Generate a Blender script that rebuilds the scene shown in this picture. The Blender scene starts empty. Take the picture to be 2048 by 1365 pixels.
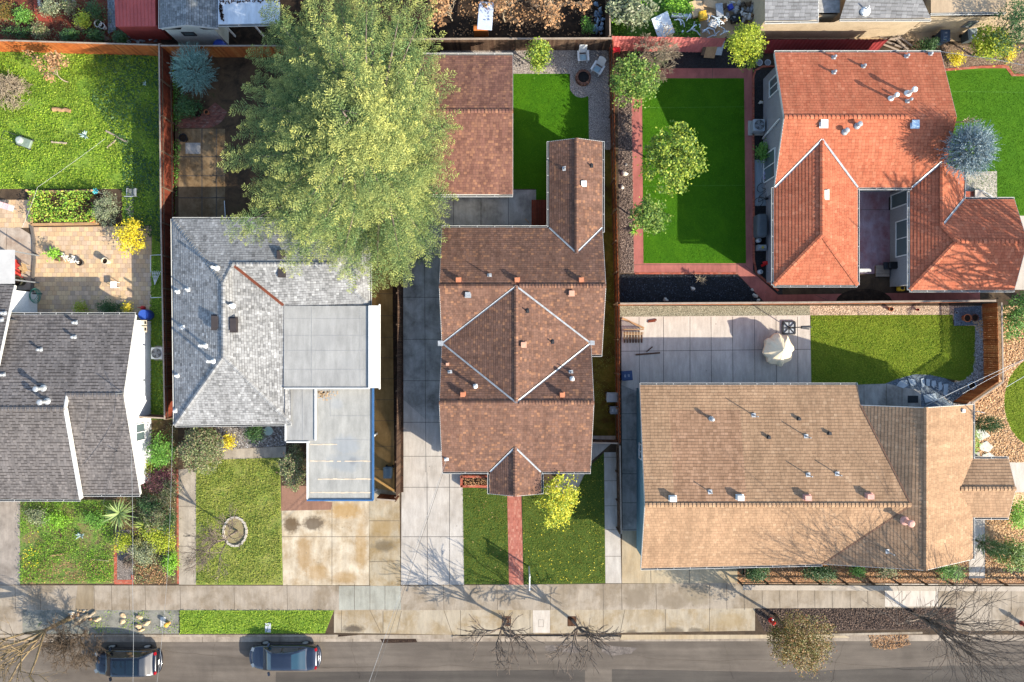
import bpy, bmesh, math, random
import numpy as np
from mathutils import Vector, Matrix
R = math.radians
sc = bpy.context.scene
COL = sc.collection
random.seed(7)
# ---------------------------------------------------------------- camera
H = 48.0
FPX = 1366.0                      # focal length in pixels of the 2048 wide photograph
cam_d = bpy.data.cameras.new('camera'); cam = bpy.data.objects.new('camera', cam_d); COL.objects.link(cam)
cam.location = (0, 0, H); cam.rotation_euler = (0, 0, 0)
cam_d.sensor_width = 36.0; cam_d.lens = 36.0 * FPX / 2048.0
cam_d.clip_start = 0.5; cam_d.clip_end = 2000
sc.camera = cam
# ---------------------------------------------------------------- world + sun
SUN_EL = 28.0
SHD = Vector((-0.842, 0.539, 0))  # direction shadows fall on the ground
SUN_AZ = math.degrees(math.atan2(-SHD.x, -SHD.y))
w = bpy.data.worlds.new('World'); sc.world = w; w.use_nodes = True
wn = w.node_tree.nodes; wl = w.node_tree.links
bg = wn['Background']; sky = wn.new('ShaderNodeTexSky'); sky.sky_type = 'NISHITA'
sky.sun_disc = False; sky.sun_elevation = R(SUN_EL); sky.sun_rotation = R(SUN_AZ)
wl.new(sky.outputs[0], bg.inputs[0]); bg.inputs[1].default_value = 0.15
sd = bpy.data.lights.new('sun', 'SUN'); sun = bpy.data.objects.new('sun', sd); COL.objects.link(sun)
sd.energy = 4.15; sd.angle = R(0.5); sd.color = (1.0, 0.91, 0.76)
travel = Vector((SHD.x * math.cos(R(SUN_EL)), SHD.y * math.cos(R(SUN_EL)), -math.sin(R(SUN_EL))))
sun.rotation_euler = travel.to_track_quat('-Z', 'Y').to_euler(); sun.location = (30, -20, 40)
sc.view_settings.view_transform = 'Standard'; sc.view_settings.look = 'None'
sc.view_settings.exposure = 1.5; sc.view_settings.gamma = 1.0
sc.cycles.max_bounces = 6; sc.cycles.diffuse_bounces = 3; sc.cycles.transparent_max_bounces = 8

def P(px, py, z=0.0):
    """world point seen at pixel (px,py) of the photograph at height z"""
    k = (H - z) / FPX
    return Vector(((px - 1024.0) * k, (682.5 - py) * k, z))
def PP(pts, z=0.0): return [P(a, b, z) for a, b in pts]

# ---------------------------------------------------------------- materials
def lin(c):
    if isinstance(c, str):
        c = c.lstrip('#'); c = [int(c[i:i+2], 16) / 255 for i in (0, 2, 4)]
        c = [x / 12.92 if x <= 0.04045 else ((x + 0.055) / 1.055) ** 2.4 for x in c]
    return (c[0], c[1], c[2], 1.0)
class NT:
    def __init__(s, name):
        s.m = bpy.data.materials.new(name); s.m.use_nodes = True
        s.t = s.m.node_tree; s.b = s.t.nodes['Principled BSDF']; s.o = s.t.nodes['Material Output']
    def n(s, typ, ins=None, **kw):
        nd = s.t.nodes.new(typ)
        for k, v in kw.items(): setattr(nd, k, v)
        for k, v in (ins or {}).items(): s.put(nd, k, v)
        return nd
    def put(s, nd, k, v):
        i = nd.inputs[k]
        if hasattr(v, 'node'): s.t.links.new(v, i)
        else: i.default_value = v
    def math(s, op, a, b=0.0, c=0.0, clamp=False):
        nd = s.t.nodes.new('ShaderNodeMath'); nd.operation = op; nd.use_clamp = clamp
        for i, v in enumerate((a, b, c)): s.put(nd, i, v)
        return nd.outputs[0]
    def ramp(s, fac, stops, interp='LINEAR'):
        nd = s.t.nodes.new('ShaderNodeValToRGB'); cr = nd.color_ramp; cr.interpolation = interp
        while len(cr.elements) < len(stops): cr.elements.new(0.5)
        for e, (p, c) in zip(cr.elements, stops): e.position = p; e.color = lin(c)
        s.put(nd, 0, fac); return nd.outputs[0]
    def mix(s, fac, a, b, mode='MIX'):
        nd = s.t.nodes.new('ShaderNodeMix'); nd.data_type = 'RGBA'; nd.blend_type = mode
        s.put(nd, 0, fac)
        for k, v in ((6, a), (7, b)):
            s.put(nd, k, lin(v) if isinstance(v, (str, tuple, list)) else v)
        return nd.outputs[2]
    def noise(s, vec, scale, detail=4, rough=0.6, dist=0.0, out=0):
        nd = s.n('ShaderNodeTexNoise', {'Scale': scale, 'Detail': detail, 'Roughness': rough, 'Distortion': dist})
        s.put(nd, 'Vector', vec); return nd.outputs[out]
    def obj(s): return s.n('ShaderNodeTexCoord').outputs['Object']
    def bump(s, h, strength=0.5, dist=0.02):
        nd = s.n('ShaderNodeBump', {'Strength': strength, 'Distance': dist}); s.put(nd, 'Height', h)
        s.put(s.b, 'Normal', nd.outputs[0])
    def fin(s, col, rough=0.8, spec=0.3, metal=0.0):
        s.put(s.b, 'Base Color', lin(col) if isinstance(col, (str, tuple, list)) else col)
        s.put(s.b, 'Roughness', rough); s.b.inputs['Specular IOR Level'].default_value = spec
        s.b.inputs['Metallic'].default_value = metal
        return s.m
_cache = {}
def once(f):
    def g(*a, **k):
        key = (f.__name__, repr(a), repr(sorted(k.items())))
        if key not in _cache: _cache[key] = f(*a, **k)
        return _cache[key]
    return g
@once
def plain(name, col, rough=0.6, var=0.15, scale=3.0, spec=0.3, metal=0.0):
    s = NT(name); o = s.obj(); n = s.noise(o, scale, 5, 0.65)
    c = lin(col); d = tuple(x * (1 - var) for x in c[:3]); e = tuple(min(1, x * (1 + var)) for x in c[:3])
    f = s.ramp(n, [(0.3, '#000000'), (0.7, '#ffffff')])
    return s.fin(s.mix(f, d, e), rough, spec, metal)
@once
def grimy(name, col, dirt, rough=0.7, amt=0.6, scale=1.2):
    s = NT(name); o = s.obj(); n = s.noise(o, scale, 7, 0.7, 0.4); n2 = s.noise(o, scale * 9, 4, 0.6)
    f = s.ramp(n, [(0.45, '#000000'), (0.75, '#ffffff')])
    c = s.mix(s.math('MULTIPLY', f, amt), col, dirt)
    c = s.mix(0.35, c, s.ramp(n2, [(0.2, '#555555'), (0.8, '#ffffff')]), 'MULTIPLY')
    s.bump(n2, 0.2, 0.01)
    return s.fin(c, rough)
@once
def shingle(name, stops, wd, ht, band=0.45, seed=0.0, grain=0.3, line=0.3):
    """asphalt tabs: UV in metres, v up the slope; every tab gets its own tone"""
    s = NT(name); uv = s.n('ShaderNodeTexCoord').outputs['UV']
    sx = s.n('ShaderNodeSeparateXYZ'); s.put(sx, 0, uv)
    rv = s.math('ADD', s.math('DIVIDE', sx.outputs[1], ht), 0.001); row = s.math('FLOOR', rv); fv = s.math('FRACT', rv)
    h1 = s.n('ShaderNodeTexWhiteNoise', noise_dimensions='1D'); s.put(h1, 'W', s.math('ADD', row, seed + 0.37))
    ru = s.math('ADD', s.math('DIVIDE', sx.outputs[0], wd), s.math('MULTIPLY', h1.outputs[0], 7.0))
    colm = s.math('FLOOR', ru); fu = s.math('FRACT', ru)
    cb = s.n('ShaderNodeCombineXYZ'); s.put(cb, 0, colm); s.put(cb, 1, row); s.put(cb, 2, seed)
    h2 = s.n('ShaderNodeTexWhiteNoise', noise_dimensions='3D'); s.put(h2, 'Vector', cb.outputs[0])
    c = s.ramp(h2.outputs[0], stops)
    sep = s.n('ShaderNodeSeparateXYZ'); s.put(sep, 0, h2.outputs['Color'])
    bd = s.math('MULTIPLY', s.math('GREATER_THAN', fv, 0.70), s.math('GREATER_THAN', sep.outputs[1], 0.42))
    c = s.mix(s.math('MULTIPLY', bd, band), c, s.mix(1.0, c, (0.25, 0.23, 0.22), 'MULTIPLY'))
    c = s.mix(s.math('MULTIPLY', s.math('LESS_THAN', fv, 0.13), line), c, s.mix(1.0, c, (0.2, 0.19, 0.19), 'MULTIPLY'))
    gap = s.math('LESS_THAN', s.math('MULTIPLY', fu, wd), 0.016)
    c = s.mix(s.math('MULTIPLY', gap, 0.55), c, (0.03, 0.028, 0.026))
    n = s.noise(uv, 38.0, 3, 0.7); n2 = s.noise(uv, 0.4, 7, 0.68)
    mps = s.n('ShaderNodeMapping', {'Scale': (2.2, 0.16, 1.0)}); s.put(mps, 0, uv); n5 = s.noise(mps.outputs[0], 1.0, 5, 0.65)
    c = s.mix(0.4, c, s.ramp(n5, [(0.35, '#a2a09c'), (0.68, '#ffffff')]), 'MULTIPLY')
    c = s.mix(grain, c, s.ramp(n, [(0.25, '#5a5a5a'), (0.8, '#ffffff')]), 'MULTIPLY')
    c = s.mix(0.4, c, s.ramp(n2, [(0.3, '#a8a8a8'), (0.7, '#ffffff')]), 'MULTIPLY')
    hh = s.math('ADD', s.math('MULTIPLY', h2.outputs[0], 0.5), s.math('MULTIPLY', n, 0.6))
    hh = s.math('SUBTRACT', hh, s.math('MULTIPLY', gap, 0.8))
    s.bump(hh, 0.5, 0.012)
    return s.fin(c, 0.92, 0.2)
@once
def concrete(name, col, stain, amt=0.5, scale=0.45, rough=0.85, pos=0.5, spots=(), sharp=1.0):
    s = NT(name); o = s.obj()
    n = s.noise(o, scale, 8, 0.65, 0.3); n2 = s.noise(o, scale * 5, 6, 0.7); n3 = s.noise(o, 45, 3, 0.6)
    mp = s.n('ShaderNodeMapping', {'Scale': (2.6, 0.55, 1.0)}); s.put(mp, 0, o); n4 = s.noise(mp.outputs[0], 1.1, 6, 0.7)
    f = s.ramp(n, [(pos - 0.12 * sharp, '#000000'), (pos + 0.16 * sharp, '#ffffff')])
    f = s.math('MULTIPLY', f, s.math('ADD', s.math('MULTIPLY', n2, 1.1), 0.1), clamp=True)
    c = s.mix(s.math('MULTIPLY', f, amt, clamp=True), col, stain)
    c = s.mix(0.45, c, s.ramp(n4, [(0.3, '#9a9a9a'), (0.65, '#ffffff')]), 'MULTIPLY')
    c = s.mix(0.3, c, s.ramp(n3, [(0.3, '#9a9a9a'), (0.7, '#ffffff')]), 'MULTIPLY')
    for (x_, y_, rx_, ry_, a_, sc_) in spots:
        mp2 = s.n('ShaderNodeMapping', {'Location': (-x_ / rx_, -y_ / ry_, 0), 'Scale': (1 / rx_, 1 / ry_, 0)}); s.put(mp2, 0, o)
        ln = s.n('ShaderNodeVectorMath', operation='LENGTH'); s.put(ln, 0, mp2.outputs[0])
        dd = s.math('ADD', ln.outputs['Value'], s.math('MULTIPLY', s.math('SUBTRACT', n2, 0.5), 1.3))
        c = s.mix(s.math('MULTIPLY', s.ramp(dd, [(0.55, '#ffffff'), (1.0, '#000000')]), a_), c, sc_)
    # scattered small dark blots
    v = s.n('ShaderNodeTexVoronoi', {'Scale': 0.8, 'Randomness': 1.0}, feature='F1'); s.put(v, 'Vector', o)
    blot = s.math('LESS_THAN', s.math('ADD', v.outputs['Distance'], s.math('MULTIPLY', n2, 0.06)), 0.07)
    c = s.mix(s.math('MULTIPLY', blot, 0.45), c, (0.09, 0.075, 0.06))
    s.bump(s.math('ADD', n3, n2), 0.25, 0.006)
    return s.fin(c, rough, 0.25)
@once
def patches(name, cols, scale, rough=0.95, fine=30.0, dist=0.5, bump=0.6, bd=0.02, fa=0.5):
    """soil, turf, moss: colours blended by broken noise"""
    s = NT(name); o = s.obj(); n = s.noise(o, scale, 8, 0.7, dist); f = s.noise(o, fine, 4, 0.7)
    k = [(0.28 + 0.44 * i / max(1, len(cols) - 1), c) for i, c in enumerate(cols)]
    c = s.ramp(n, k); c = s.mix(fa, c, s.ramp(f, [(0.3, '#585858'), (0.75, '#ffffff')]), 'MULTIPLY')
    s.bump(f, bump, bd)
    return s.fin(c, rough, 0.15)
@once
def stones(name, cols, scale, gap=(0.03, 0.025, 0.02), rough=0.9):
    s = NT(name); o = s.obj()
    v = s.n('ShaderNodeTexVoronoi', {'Scale': scale}); s.put(v, 'Vector', o)
    sp = s.n('ShaderNodeSeparateXYZ'); s.put(sp, 0, v.outputs['Color'])
    k = [(i / max(1, len(cols) - 1), c) for i, c in enumerate(cols)]
    c = s.ramp(sp.outputs[0], k)
    d = s.ramp(v.outputs['Distance'], [(0.35, '#000000'), (0.75, '#ffffff')])
    c = s.mix(s.math('MULTIPLY', d, 0.6), c, gap)
    s.bump(s.math('SUBTRACT', 1.0, v.outputs['Distance']), 0.8, 0.03)
    return s.fin(c, rough, 0.2)
@once
def tiles(name, cols, sx, sy, mortar, gap=0.02, off=0.0, rough=0.85, stain=None, ang=0.0):
    s = NT(name); o = s.obj()
    if ang:
        mp = s.n('ShaderNodeMapping', {'Rotation': (0, 0, ang)}); s.put(mp, 0, o); o2 = mp.outputs[0]
    else: o2 = o
    q = s.n('ShaderNodeSeparateXYZ'); s.put(q, 0, o2)
    rv = s.math('DIVIDE', q.outputs[1], sy); row = s.math('FLOOR', rv); fv = s.math('FRACT', rv)
    ru = s.math('ADD', s.math('DIVIDE', q.outputs[0], sx), s.math('MULTIPLY', row, off)); cl = s.math('FLOOR', ru); fu = s.math('FRACT', ru)
    cb = s.n('ShaderNodeCombineXYZ'); s.put(cb, 0, cl); s.put(cb, 1, row)
    h2 = s.n('ShaderNodeTexWhiteNoise', noise_dimensions='3D'); s.put(h2, 'Vector', cb.outputs[0])
    k = [(i / max(1, len(cols) - 1), c) for i, c in enumerate(cols)]
    c = s.ramp(h2.outputs[0], k)
    g = s.math('MAXIMUM', s.math('LESS_THAN', s.math('MULTIPLY', fu, sx), gap), s.math('LESS_THAN', s.math('MULTIPLY', fv, sy), gap))
    n = s.noise(o, 1.2, 7, 0.7, 0.5); n2 = s.noise(o, 25, 4, 0.6)
    if stain: c = s.mix(s.ramp(s.noise(o, 2.2, 6, 0.7, 0.4), [(0.62, '#000000'), (0.7, '#aaaaaa')]), c, stain)
    c = s.mix(0.4, c, s.ramp(n2, [(0.3, '#808080'), (0.7, '#ffffff')]), 'MULTIPLY')
    c = s.mix(s.math('MULTIPLY', g, 0.8), c, mortar)
    s.bump(s.math('SUBTRACT', s.math('MULTIPLY', n2, 0.4), g), 0.4, 0.01)
    return s.fin(c, rough, 0.2)
@once
def island(name, stops, rough=0.8, trans=0.0, spec=0.25, var=0.35, scale=8.0):
    """every loose piece (leaf, board, chip) takes its own colour from the ramp"""
    s = NT(name); g = s.n('ShaderNodeNewGeometry')
    c = s.ramp(g.outputs['Random Per Island'], stops)
    n = s.noise(s.obj(), scale, 5, 0.65)
    c = s.mix(var, c, s.ramp(n, [(0.3, '#606060'), (0.7, '#ffffff')]), 'MULTIPLY')
    s.fin(c, rough, spec)
    if trans:
        tr = s.n('ShaderNodeBsdfTranslucent'); s.put(tr, 0, c)
        mx = s.n('ShaderNodeMixShader', {0: trans}); s.put(mx, 1, s.b.outputs[0]); s.put(mx, 2, tr.outputs[0])
        s.t.links.new(mx.outputs[0], s.o.inputs[0])
    return s.m
@once
def cedar_leaf(name):
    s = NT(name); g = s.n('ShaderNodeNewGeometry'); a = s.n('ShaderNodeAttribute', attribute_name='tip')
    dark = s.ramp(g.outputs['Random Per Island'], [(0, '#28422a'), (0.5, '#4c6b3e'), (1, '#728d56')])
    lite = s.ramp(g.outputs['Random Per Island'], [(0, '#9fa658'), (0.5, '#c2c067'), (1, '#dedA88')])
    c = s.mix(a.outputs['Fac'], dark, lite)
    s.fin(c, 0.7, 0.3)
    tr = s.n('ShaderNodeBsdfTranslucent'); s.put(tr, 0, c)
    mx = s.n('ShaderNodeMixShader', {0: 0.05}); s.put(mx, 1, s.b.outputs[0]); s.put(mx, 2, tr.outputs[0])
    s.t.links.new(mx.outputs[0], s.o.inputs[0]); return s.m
@once
def sp(px, py, rx, ry, a, col, z=0.0, off=(0, 0)):
    p = P(px, py, z); k = (H - z) / FPX; return (p.x - off[0], p.y - off[1], rx * k, ry * k, a, col)
@once
def glass(name, col='#16242b', rough=0.05):
    s = NT(name); return s.fin(col, rough, 0.8)
@once
def paint(name, col, coat=0.6, rough=0.3, metal=0.3):
    s = NT(name); n = s.noise(s.obj(), 2.0, 3); c = s.mix(0.15, col, s.ramp(n, [(0.3, '#888888'), (0.7, '#ffffff')]), 'MULTIPLY')
    s.fin(c, rough, 0.5, metal); s.b.inputs['Coat Weight'].default_value = coat; s.b.inputs['Coat Roughness'].default_value = 0.05
    return s.m
@once
def asphalt(name, cols):
    s = NT(name); o = s.obj(); n = s.noise(o, 0.35, 8, 0.65, 0.6); f = s.noise(o, 70, 3, 0.7)
    mp = s.n('ShaderNodeMapping', {'Scale': (0.12, 1.6, 1)}); s.put(mp, 0, o); st = s.noise(mp.outputs[0], 1.0, 5, 0.6)
    c = s.ramp(n, [(0.3, cols[0]), (0.7, cols[1])])
    c = s.mix(0.45, c, s.ramp(st, [(0.35, '#8c8c8c'), (0.65, '#ffffff')]), 'MULTIPLY')
    c = s.mix(0.5, c, s.ramp(f, [(0.25, '#4a4a4a'), (0.8, '#ffffff')]), 'MULTIPLY')
    ck = s.ramp(s.noise(o, 1.1, 9, 0.75, 1.2), [(0.64, '#000000'), (0.72, '#ffffff')])
    c = s.mix(s.math('MULTIPLY', ck, 0.35), c, (0.06, 0.052, 0.046))
    s.bump(f, 0.5, 0.01)
    return s.fin(c, 0.9, 0.2)
def rgbs(*c): return [(i / max(1, len(c) - 1), x) for i, x in enumerate(c)]

M = {}
M['white'] = plain('white_paint', '#c8c8c4', 0.5, 0.06, 2)
M['trim'] = plain('trim_white', '#b3b2ad', 0.45, 0.08, 2)
M['galv'] = plain('galvanised', '#96999b', 0.5, 0.3, 6, 0.4, 0.3)
M['grey'] = plain('grey_metal', '#6c6f72', 0.5, 0.2, 5)
M['dark'] = plain('dark_metal', '#26272a', 0.5, 0.25, 5)
M['black'] = plain('black_plastic', '#121315', 0.5, 0.2, 5)
M['rust'] = grimy('rusty_metal', '#7a3f26', '#3c2015', 0.8)
M['bark'] = patches('bark_brown', ['#3b3026', '#5f5143', '#7a6b5b'], 6.0, 0.95, 40)
M['bark_pale'] = patches('bark_pale', ['#6f6253', '#a3947e', '#c3b59c'], 3.0, 0.95, 40)
M['bark_grey'] = patches('bark_grey', ['#4b423c', '#766a60', '#90847a'], 4.0, 0.95, 40)
M['wood'] = island('fence_boards', rgbs('#5f331d', '#84472a', '#9b5a34', '#7a3d22'), 0.85, 0, 0.2, 0.6, 5)
M['wood_or'] = island('cedar_boards', rgbs('#8f4e25', '#b4642f', '#a5572a', '#c27a3f'), 0.85, 0, 0.2, 0.5, 5)
M['wood_dk'] = island('weathered_boards', rgbs('#3a2a20', '#584437', '#6b5645', '#4a3428'), 0.9, 0, 0.2, 0.6, 5)
M['wood_cap'] = grimy('grey_timber', '#98897a', '#5d4f43', 0.9)
M['timber'] = grimy('raw_timber', '#a98661', '#6f543b', 0.85)
M['turf_seam'] = plain('turf_seam', '#567f34', .9)
M['glass'] = glass('window_glass', '#4d5b5c', 0.12)
M['bark_syc'] = patches('bark_sycamore', ['#443a30', '#6a5d4c', '#9a8562', '#51463a'], 2.0, 0.95, 40)
M['joint'] = plain('joint_dark', '#4c4339', 0.95, 0.3, 8)
M['joint_dk'] = plain('joint_black', '#25211d', 0.95, 0.3, 8)
M['stucco_wh'] = grimy('white_stucco', '#dfe3e4', '#b9bdbd', 0.85, 0.4)
M['stucco_gr'] = grimy('grey_stucco', '#8a8a8c', '#6f6f70', 0.85, 0.4)
M['stucco_te'] = grimy('teal_stucco', '#6f8f96', '#55707a', 0.85, 0.4)
M['stucco_br'] = grimy('tan_stucco', '#a08a72', '#7c6a58', 0.85, 0.4)
M['stucco_be'] = grimy('beige_stucco', '#b9a98f', '#8f8069', 0.85, 0.4)

# ---------------------------------------------------------------- tagging
def tag(o, label, cat, group=None, kind=None):
    o['label'] = label; o['category'] = cat
    if group: o['group'] = group
    if kind: o['kind'] = kind
    return o
def thing(name, label, cat, loc=(0, 0, 0), group=None):
    o = bpy.data.objects.new(name, None); COL.objects.link(o); o.location = loc; o.empty_display_size = 0.3
    return tag(o, label, cat, group)
def world_of(o):
    v = Vector((0, 0, 0))
    while o is not None: v += o.location; o = o.parent
    return v
def link_mesh(name, me, mats, parent):
    o = bpy.data.objects.new(name, me); COL.objects.link(o)
    for m in (mats if isinstance(mats, (list, tuple)) else [mats]): me.materials.append(m)
    if parent is not None:
        o.parent = parent
    return o
def copy_tree(o, parent=None):
    c = o.copy(); COL.objects.link(c); c.parent = parent
    for ch in o.children: copy_tree(ch, c)
    return c
class MB:
    """collects faces (world coordinates) and links them as ONE mesh"""
    def __init__(s): s.v = []; s.f = []; s.mi = []; s.uv = []
    def poly(s, pts, mi=0, uv=None):
        i = len(s.v); s.v += [tuple(p) for p in pts]; s.f.append(list(range(i, i + len(pts)))); s.mi.append(mi)
        s.uv.append(uv or [(p[0], p[1]) for p in pts]); return s
    def mesh(s, verts, faces, mi=0):
        i = len(s.v); s.v += [tuple(p) for p in verts]
        for f in faces:
            s.f.append([i + k for k in f]); s.mi.append(mi); s.uv.append([(verts[k][0], verts[k][1]) for k in f])
        return s
    def box(s, c, size, rz=0.0, mi=0, rx=0.0, ry=0.0, mat=None):
        m = Matrix.Translation(c) @ Matrix.Rotation(rz, 4, 'Z') @ Matrix.Rotation(ry, 4, 'Y') @ Matrix.Rotation(rx, 4, 'X')
        if mat is not None: m = mat
        hx, hy, hz = size[0] / 2, size[1] / 2, size[2] / 2
        v = [m @ Vector((x, y, z)) for x in (-hx, hx) for y in (-hy, hy) for z in (-hz, hz)]
        return s.mesh(v, [(0, 1, 3, 2), (4, 6, 7, 5), (0, 4, 5, 1), (2, 3, 7, 6), (0, 2, 6, 4), (1, 5, 7, 3)], mi)
    def bar(s, a, b, w, h, mi=0, up=Vector((0, 0, 1))):
        a = Vector(a); b = Vector(b); d = b - a; L = d.length
        if L < 1e-6: return s
        x = d / L; y = up.cross(x)
        if y.length < 1e-4: y = Vector((1, 0, 0)).cross(x)
        y.normalize(); z = x.cross(y)
        m = Matrix((x, y, z)).transposed().to_4x4(); m.translation = (a + b) / 2
        return s.box((0, 0, 0), (L, w, h), mi=mi, mat=m)
    def tube(s, pts, rad, seg=8, mi=0, cap=True):
        pts = [Vector(p) for p in pts]; n = len(pts)
        if not isinstance(rad, (list, tuple)): rad = [rad] * n
        vs = []; fs = []; prev = None
        for i, p in enumerate(pts):
            d = (pts[min(i + 1, n - 1)] - pts[max(i - 1, 0)])
            if d.length < 1e-9: d = Vector((0, 0, 1))
            d.normalize()
            a = prev if prev is not None else (Vector((0, 0, 1)) if abs(d.z) < 0.9 else Vector((1, 0, 0)))
            a = a - d * a.dot(d)
            if a.length < 1e-5: a = d.orthogonal()
            a.normalize(); prev = a; b = d.cross(a)
            for k in range(seg):
                t = 2 * math.pi * k / seg; vs.append(p + (a * math.cos(t) + b * math.sin(t)) * rad[i])
        for i in range(n - 1):
            for k in range(seg):
                fs.append((i * seg + k, i * seg + (k + 1) % seg, (i + 1) * seg + (k + 1) % seg, (i + 1) * seg + k))
        if cap: fs.append(tuple(range(seg - 1, -1, -1))); fs.append(tuple(range((n - 1) * seg, n * seg)))
        return s.mesh(vs, fs, mi)
    def lathe(s, c, prof, seg=20, mi=0, sx=1.0, sy=1.0):
        c = Vector(c); vs = []; fs = []
        for r, z in prof:
            for k in range(seg):
                t = 2 * math.pi * k / seg; vs.append(c + Vector((r * math.cos(t) * sx, r * math.sin(t) * sy, z)))
        for i in range(len(prof) - 1):
            for k in range(seg):
                fs.append((i * seg + k, i * seg + (k + 1) % seg, (i + 1) * seg + (k + 1) % seg, (i + 1) * seg + k))
        if prof[0][0] > 1e-4: fs.append(tuple(range(seg - 1, -1, -1)))
        if prof[-1][0] > 1e-4: fs.append(tuple(range((len(prof) - 1) * seg, len(prof) * seg)))
        return s.mesh(vs, fs, mi)
    def prism(s, pts, z0, z1, mi=0, ms=None):
        n = len(pts); ms = mi if ms is None else ms
        A = [Vector((p[0], p[1], z0)) for p in pts]; B = [Vector((p[0], p[1], z1)) for p in pts]
        s.poly(B, mi); s.poly(A[::-1], ms)
        for i in range(n):
            j = (i + 1) % n; s.poly([A[i], A[j], B[j], B[i]], ms)
        return s
    def blob(s, c, r, seed=0, seg=10, rings=7, amp=0.18, mi=0):
        rng = random.Random(seed); c = Vector(c); vs = []; fs = []
        ph = [rng.uniform(0, 6.28) for _ in range(6)]
        for i in range(rings + 1):
            a = math.pi * i / rings
            for k in range(seg):
                t = 2 * math.pi * k / seg
                q = 1 + amp * (math.sin(2 * t + ph[0]) * math.sin(a + ph[1]) + 0.6 * math.sin(3 * t + ph[2] + 2 * a) + 0.4 * rng.uniform(-1, 1))
                if i in (0, rings): q = 1
                vs.append(c + Vector((r[0] * math.sin(a) * math.cos(t) * q, r[1] * math.sin(a) * math.sin(t) * q, r[2] * math.cos(a) * q)))
        for i in range(rings):
            for k in range(seg): fs.append((i * seg + k, (i + 1) * seg + k, (i + 1) * seg + (k + 1) % seg, i * seg + (k + 1) % seg))
        return s.mesh(vs, fs, mi)
    def build(s, name, mats, parent=None, smooth=False, fix=True, loc=None):
        off = world_of(parent) if parent is not None else (Vector(loc) if loc is not None else Vector((0, 0, 0)))
        me = bpy.data.meshes.new(name)
        me.from_pydata([(v[0] - off.x, v[1] - off.y, v[2] - off.z) for v in s.v], [], s.f)
        uvl = me.uv_layers.new(name='UVMap'); k = 0
        flat = [c for u in s.uv for p in u for c in p]
        uvl.data.foreach_set('uv', flat)
        me.polygons.foreach_set('material_index', s.mi)
        if smooth: me.polygons.foreach_set('use_smooth', [True] * len(me.polygons))
        me.update()
        if fix:
            bm = bmesh.new(); bm.from_mesh(me); bmesh.ops.recalc_face_normals(bm, faces=bm.faces); bm.to_mesh(me); bm.free()
        o = link_mesh(name, me, mats, parent)
        if parent is None and loc is not None: o.location = loc
        return o
def np_mesh(name, V, F, mats, parent=None, attr=None, smooth=False):
    off = np.array(world_of(parent)) if parent is not None else np.zeros(3)
    V = (np.asarray(V, dtype=np.float64) - off).astype(np.float32); F = np.asarray(F, dtype=np.int32); k = F.shape[1]
    me = bpy.data.meshes.new(name)
    me.vertices.add(len(V)); me.vertices.foreach_set('co', V.ravel())
    me.loops.add(F.size); me.loops.foreach_set('vertex_index', F.ravel())
    me.polygons.add(len(F)); me.polygons.foreach_set('loop_start', np.arange(0, F.size, k, dtype=np.int32))
    me.polygons.foreach_set('loop_total', np.full(len(F), k, dtype=np.int32))
    if attr is not None:
        at = me.attributes.new('tip', 'FLOAT', 'POINT'); at.data.foreach_set('value', np.asarray(attr, dtype=np.float32))
    me.update(calc_edges=True); me.validate()
    return link_mesh(name, me, mats, parent)
def inside(poly, x, y):
    c = np.zeros(len(x), bool); n = len(poly)
    for i in range(n):
        x0, y0 = poly[i][0], poly[i][1]; x1, y1 = poly[(i + 1) % n][0], poly[(i + 1) % n][1]
        if y0 == y1: continue
        t = ((y0 > y) != (y1 > y)) & (x < (x1 - x0) * (y - y0) / (y1 - y0) + x0)
        c ^= t
    return c
def rand_rot(rng, n, tilt):
    """n rotation frames whose normal leans up to tilt (radians) from vertical"""
    az = rng.uniform(0, 2 * np.pi, n); ti = np.abs(rng.normal(0, tilt, n)); sp = rng.uniform(0, 2 * np.pi, n)
    nz = np.stack([np.sin(ti) * np.cos(az), np.sin(ti) * np.sin(az), np.cos(ti)], 1)
    a = np.stack([np.cos(sp), np.sin(sp), np.zeros(n)], 1)
    a -= nz * np.sum(a * nz, 1, keepdims=True); a /= np.linalg.norm(a, axis=1, keepdims=True) + 1e-9
    return a, np.cross(nz, a), nz
def leaf_quads(C, size, rng, tilt=0.7, aspect=0.5):
    n = len(C); a, b, nz = rand_rot(rng, n, tilt)
    L = rng.uniform(size[0], size[1], n)[:, None]; W = L * aspect
    V = np.stack([C - a * L * .5, C + b * W * .5 + nz * L * 0.06, C + a * L * .5, C - b * W * .5 + nz * L * 0.06], 1).reshape(-1, 3)
    return V, np.arange(4 * n).reshape(-1, 4)
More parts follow.
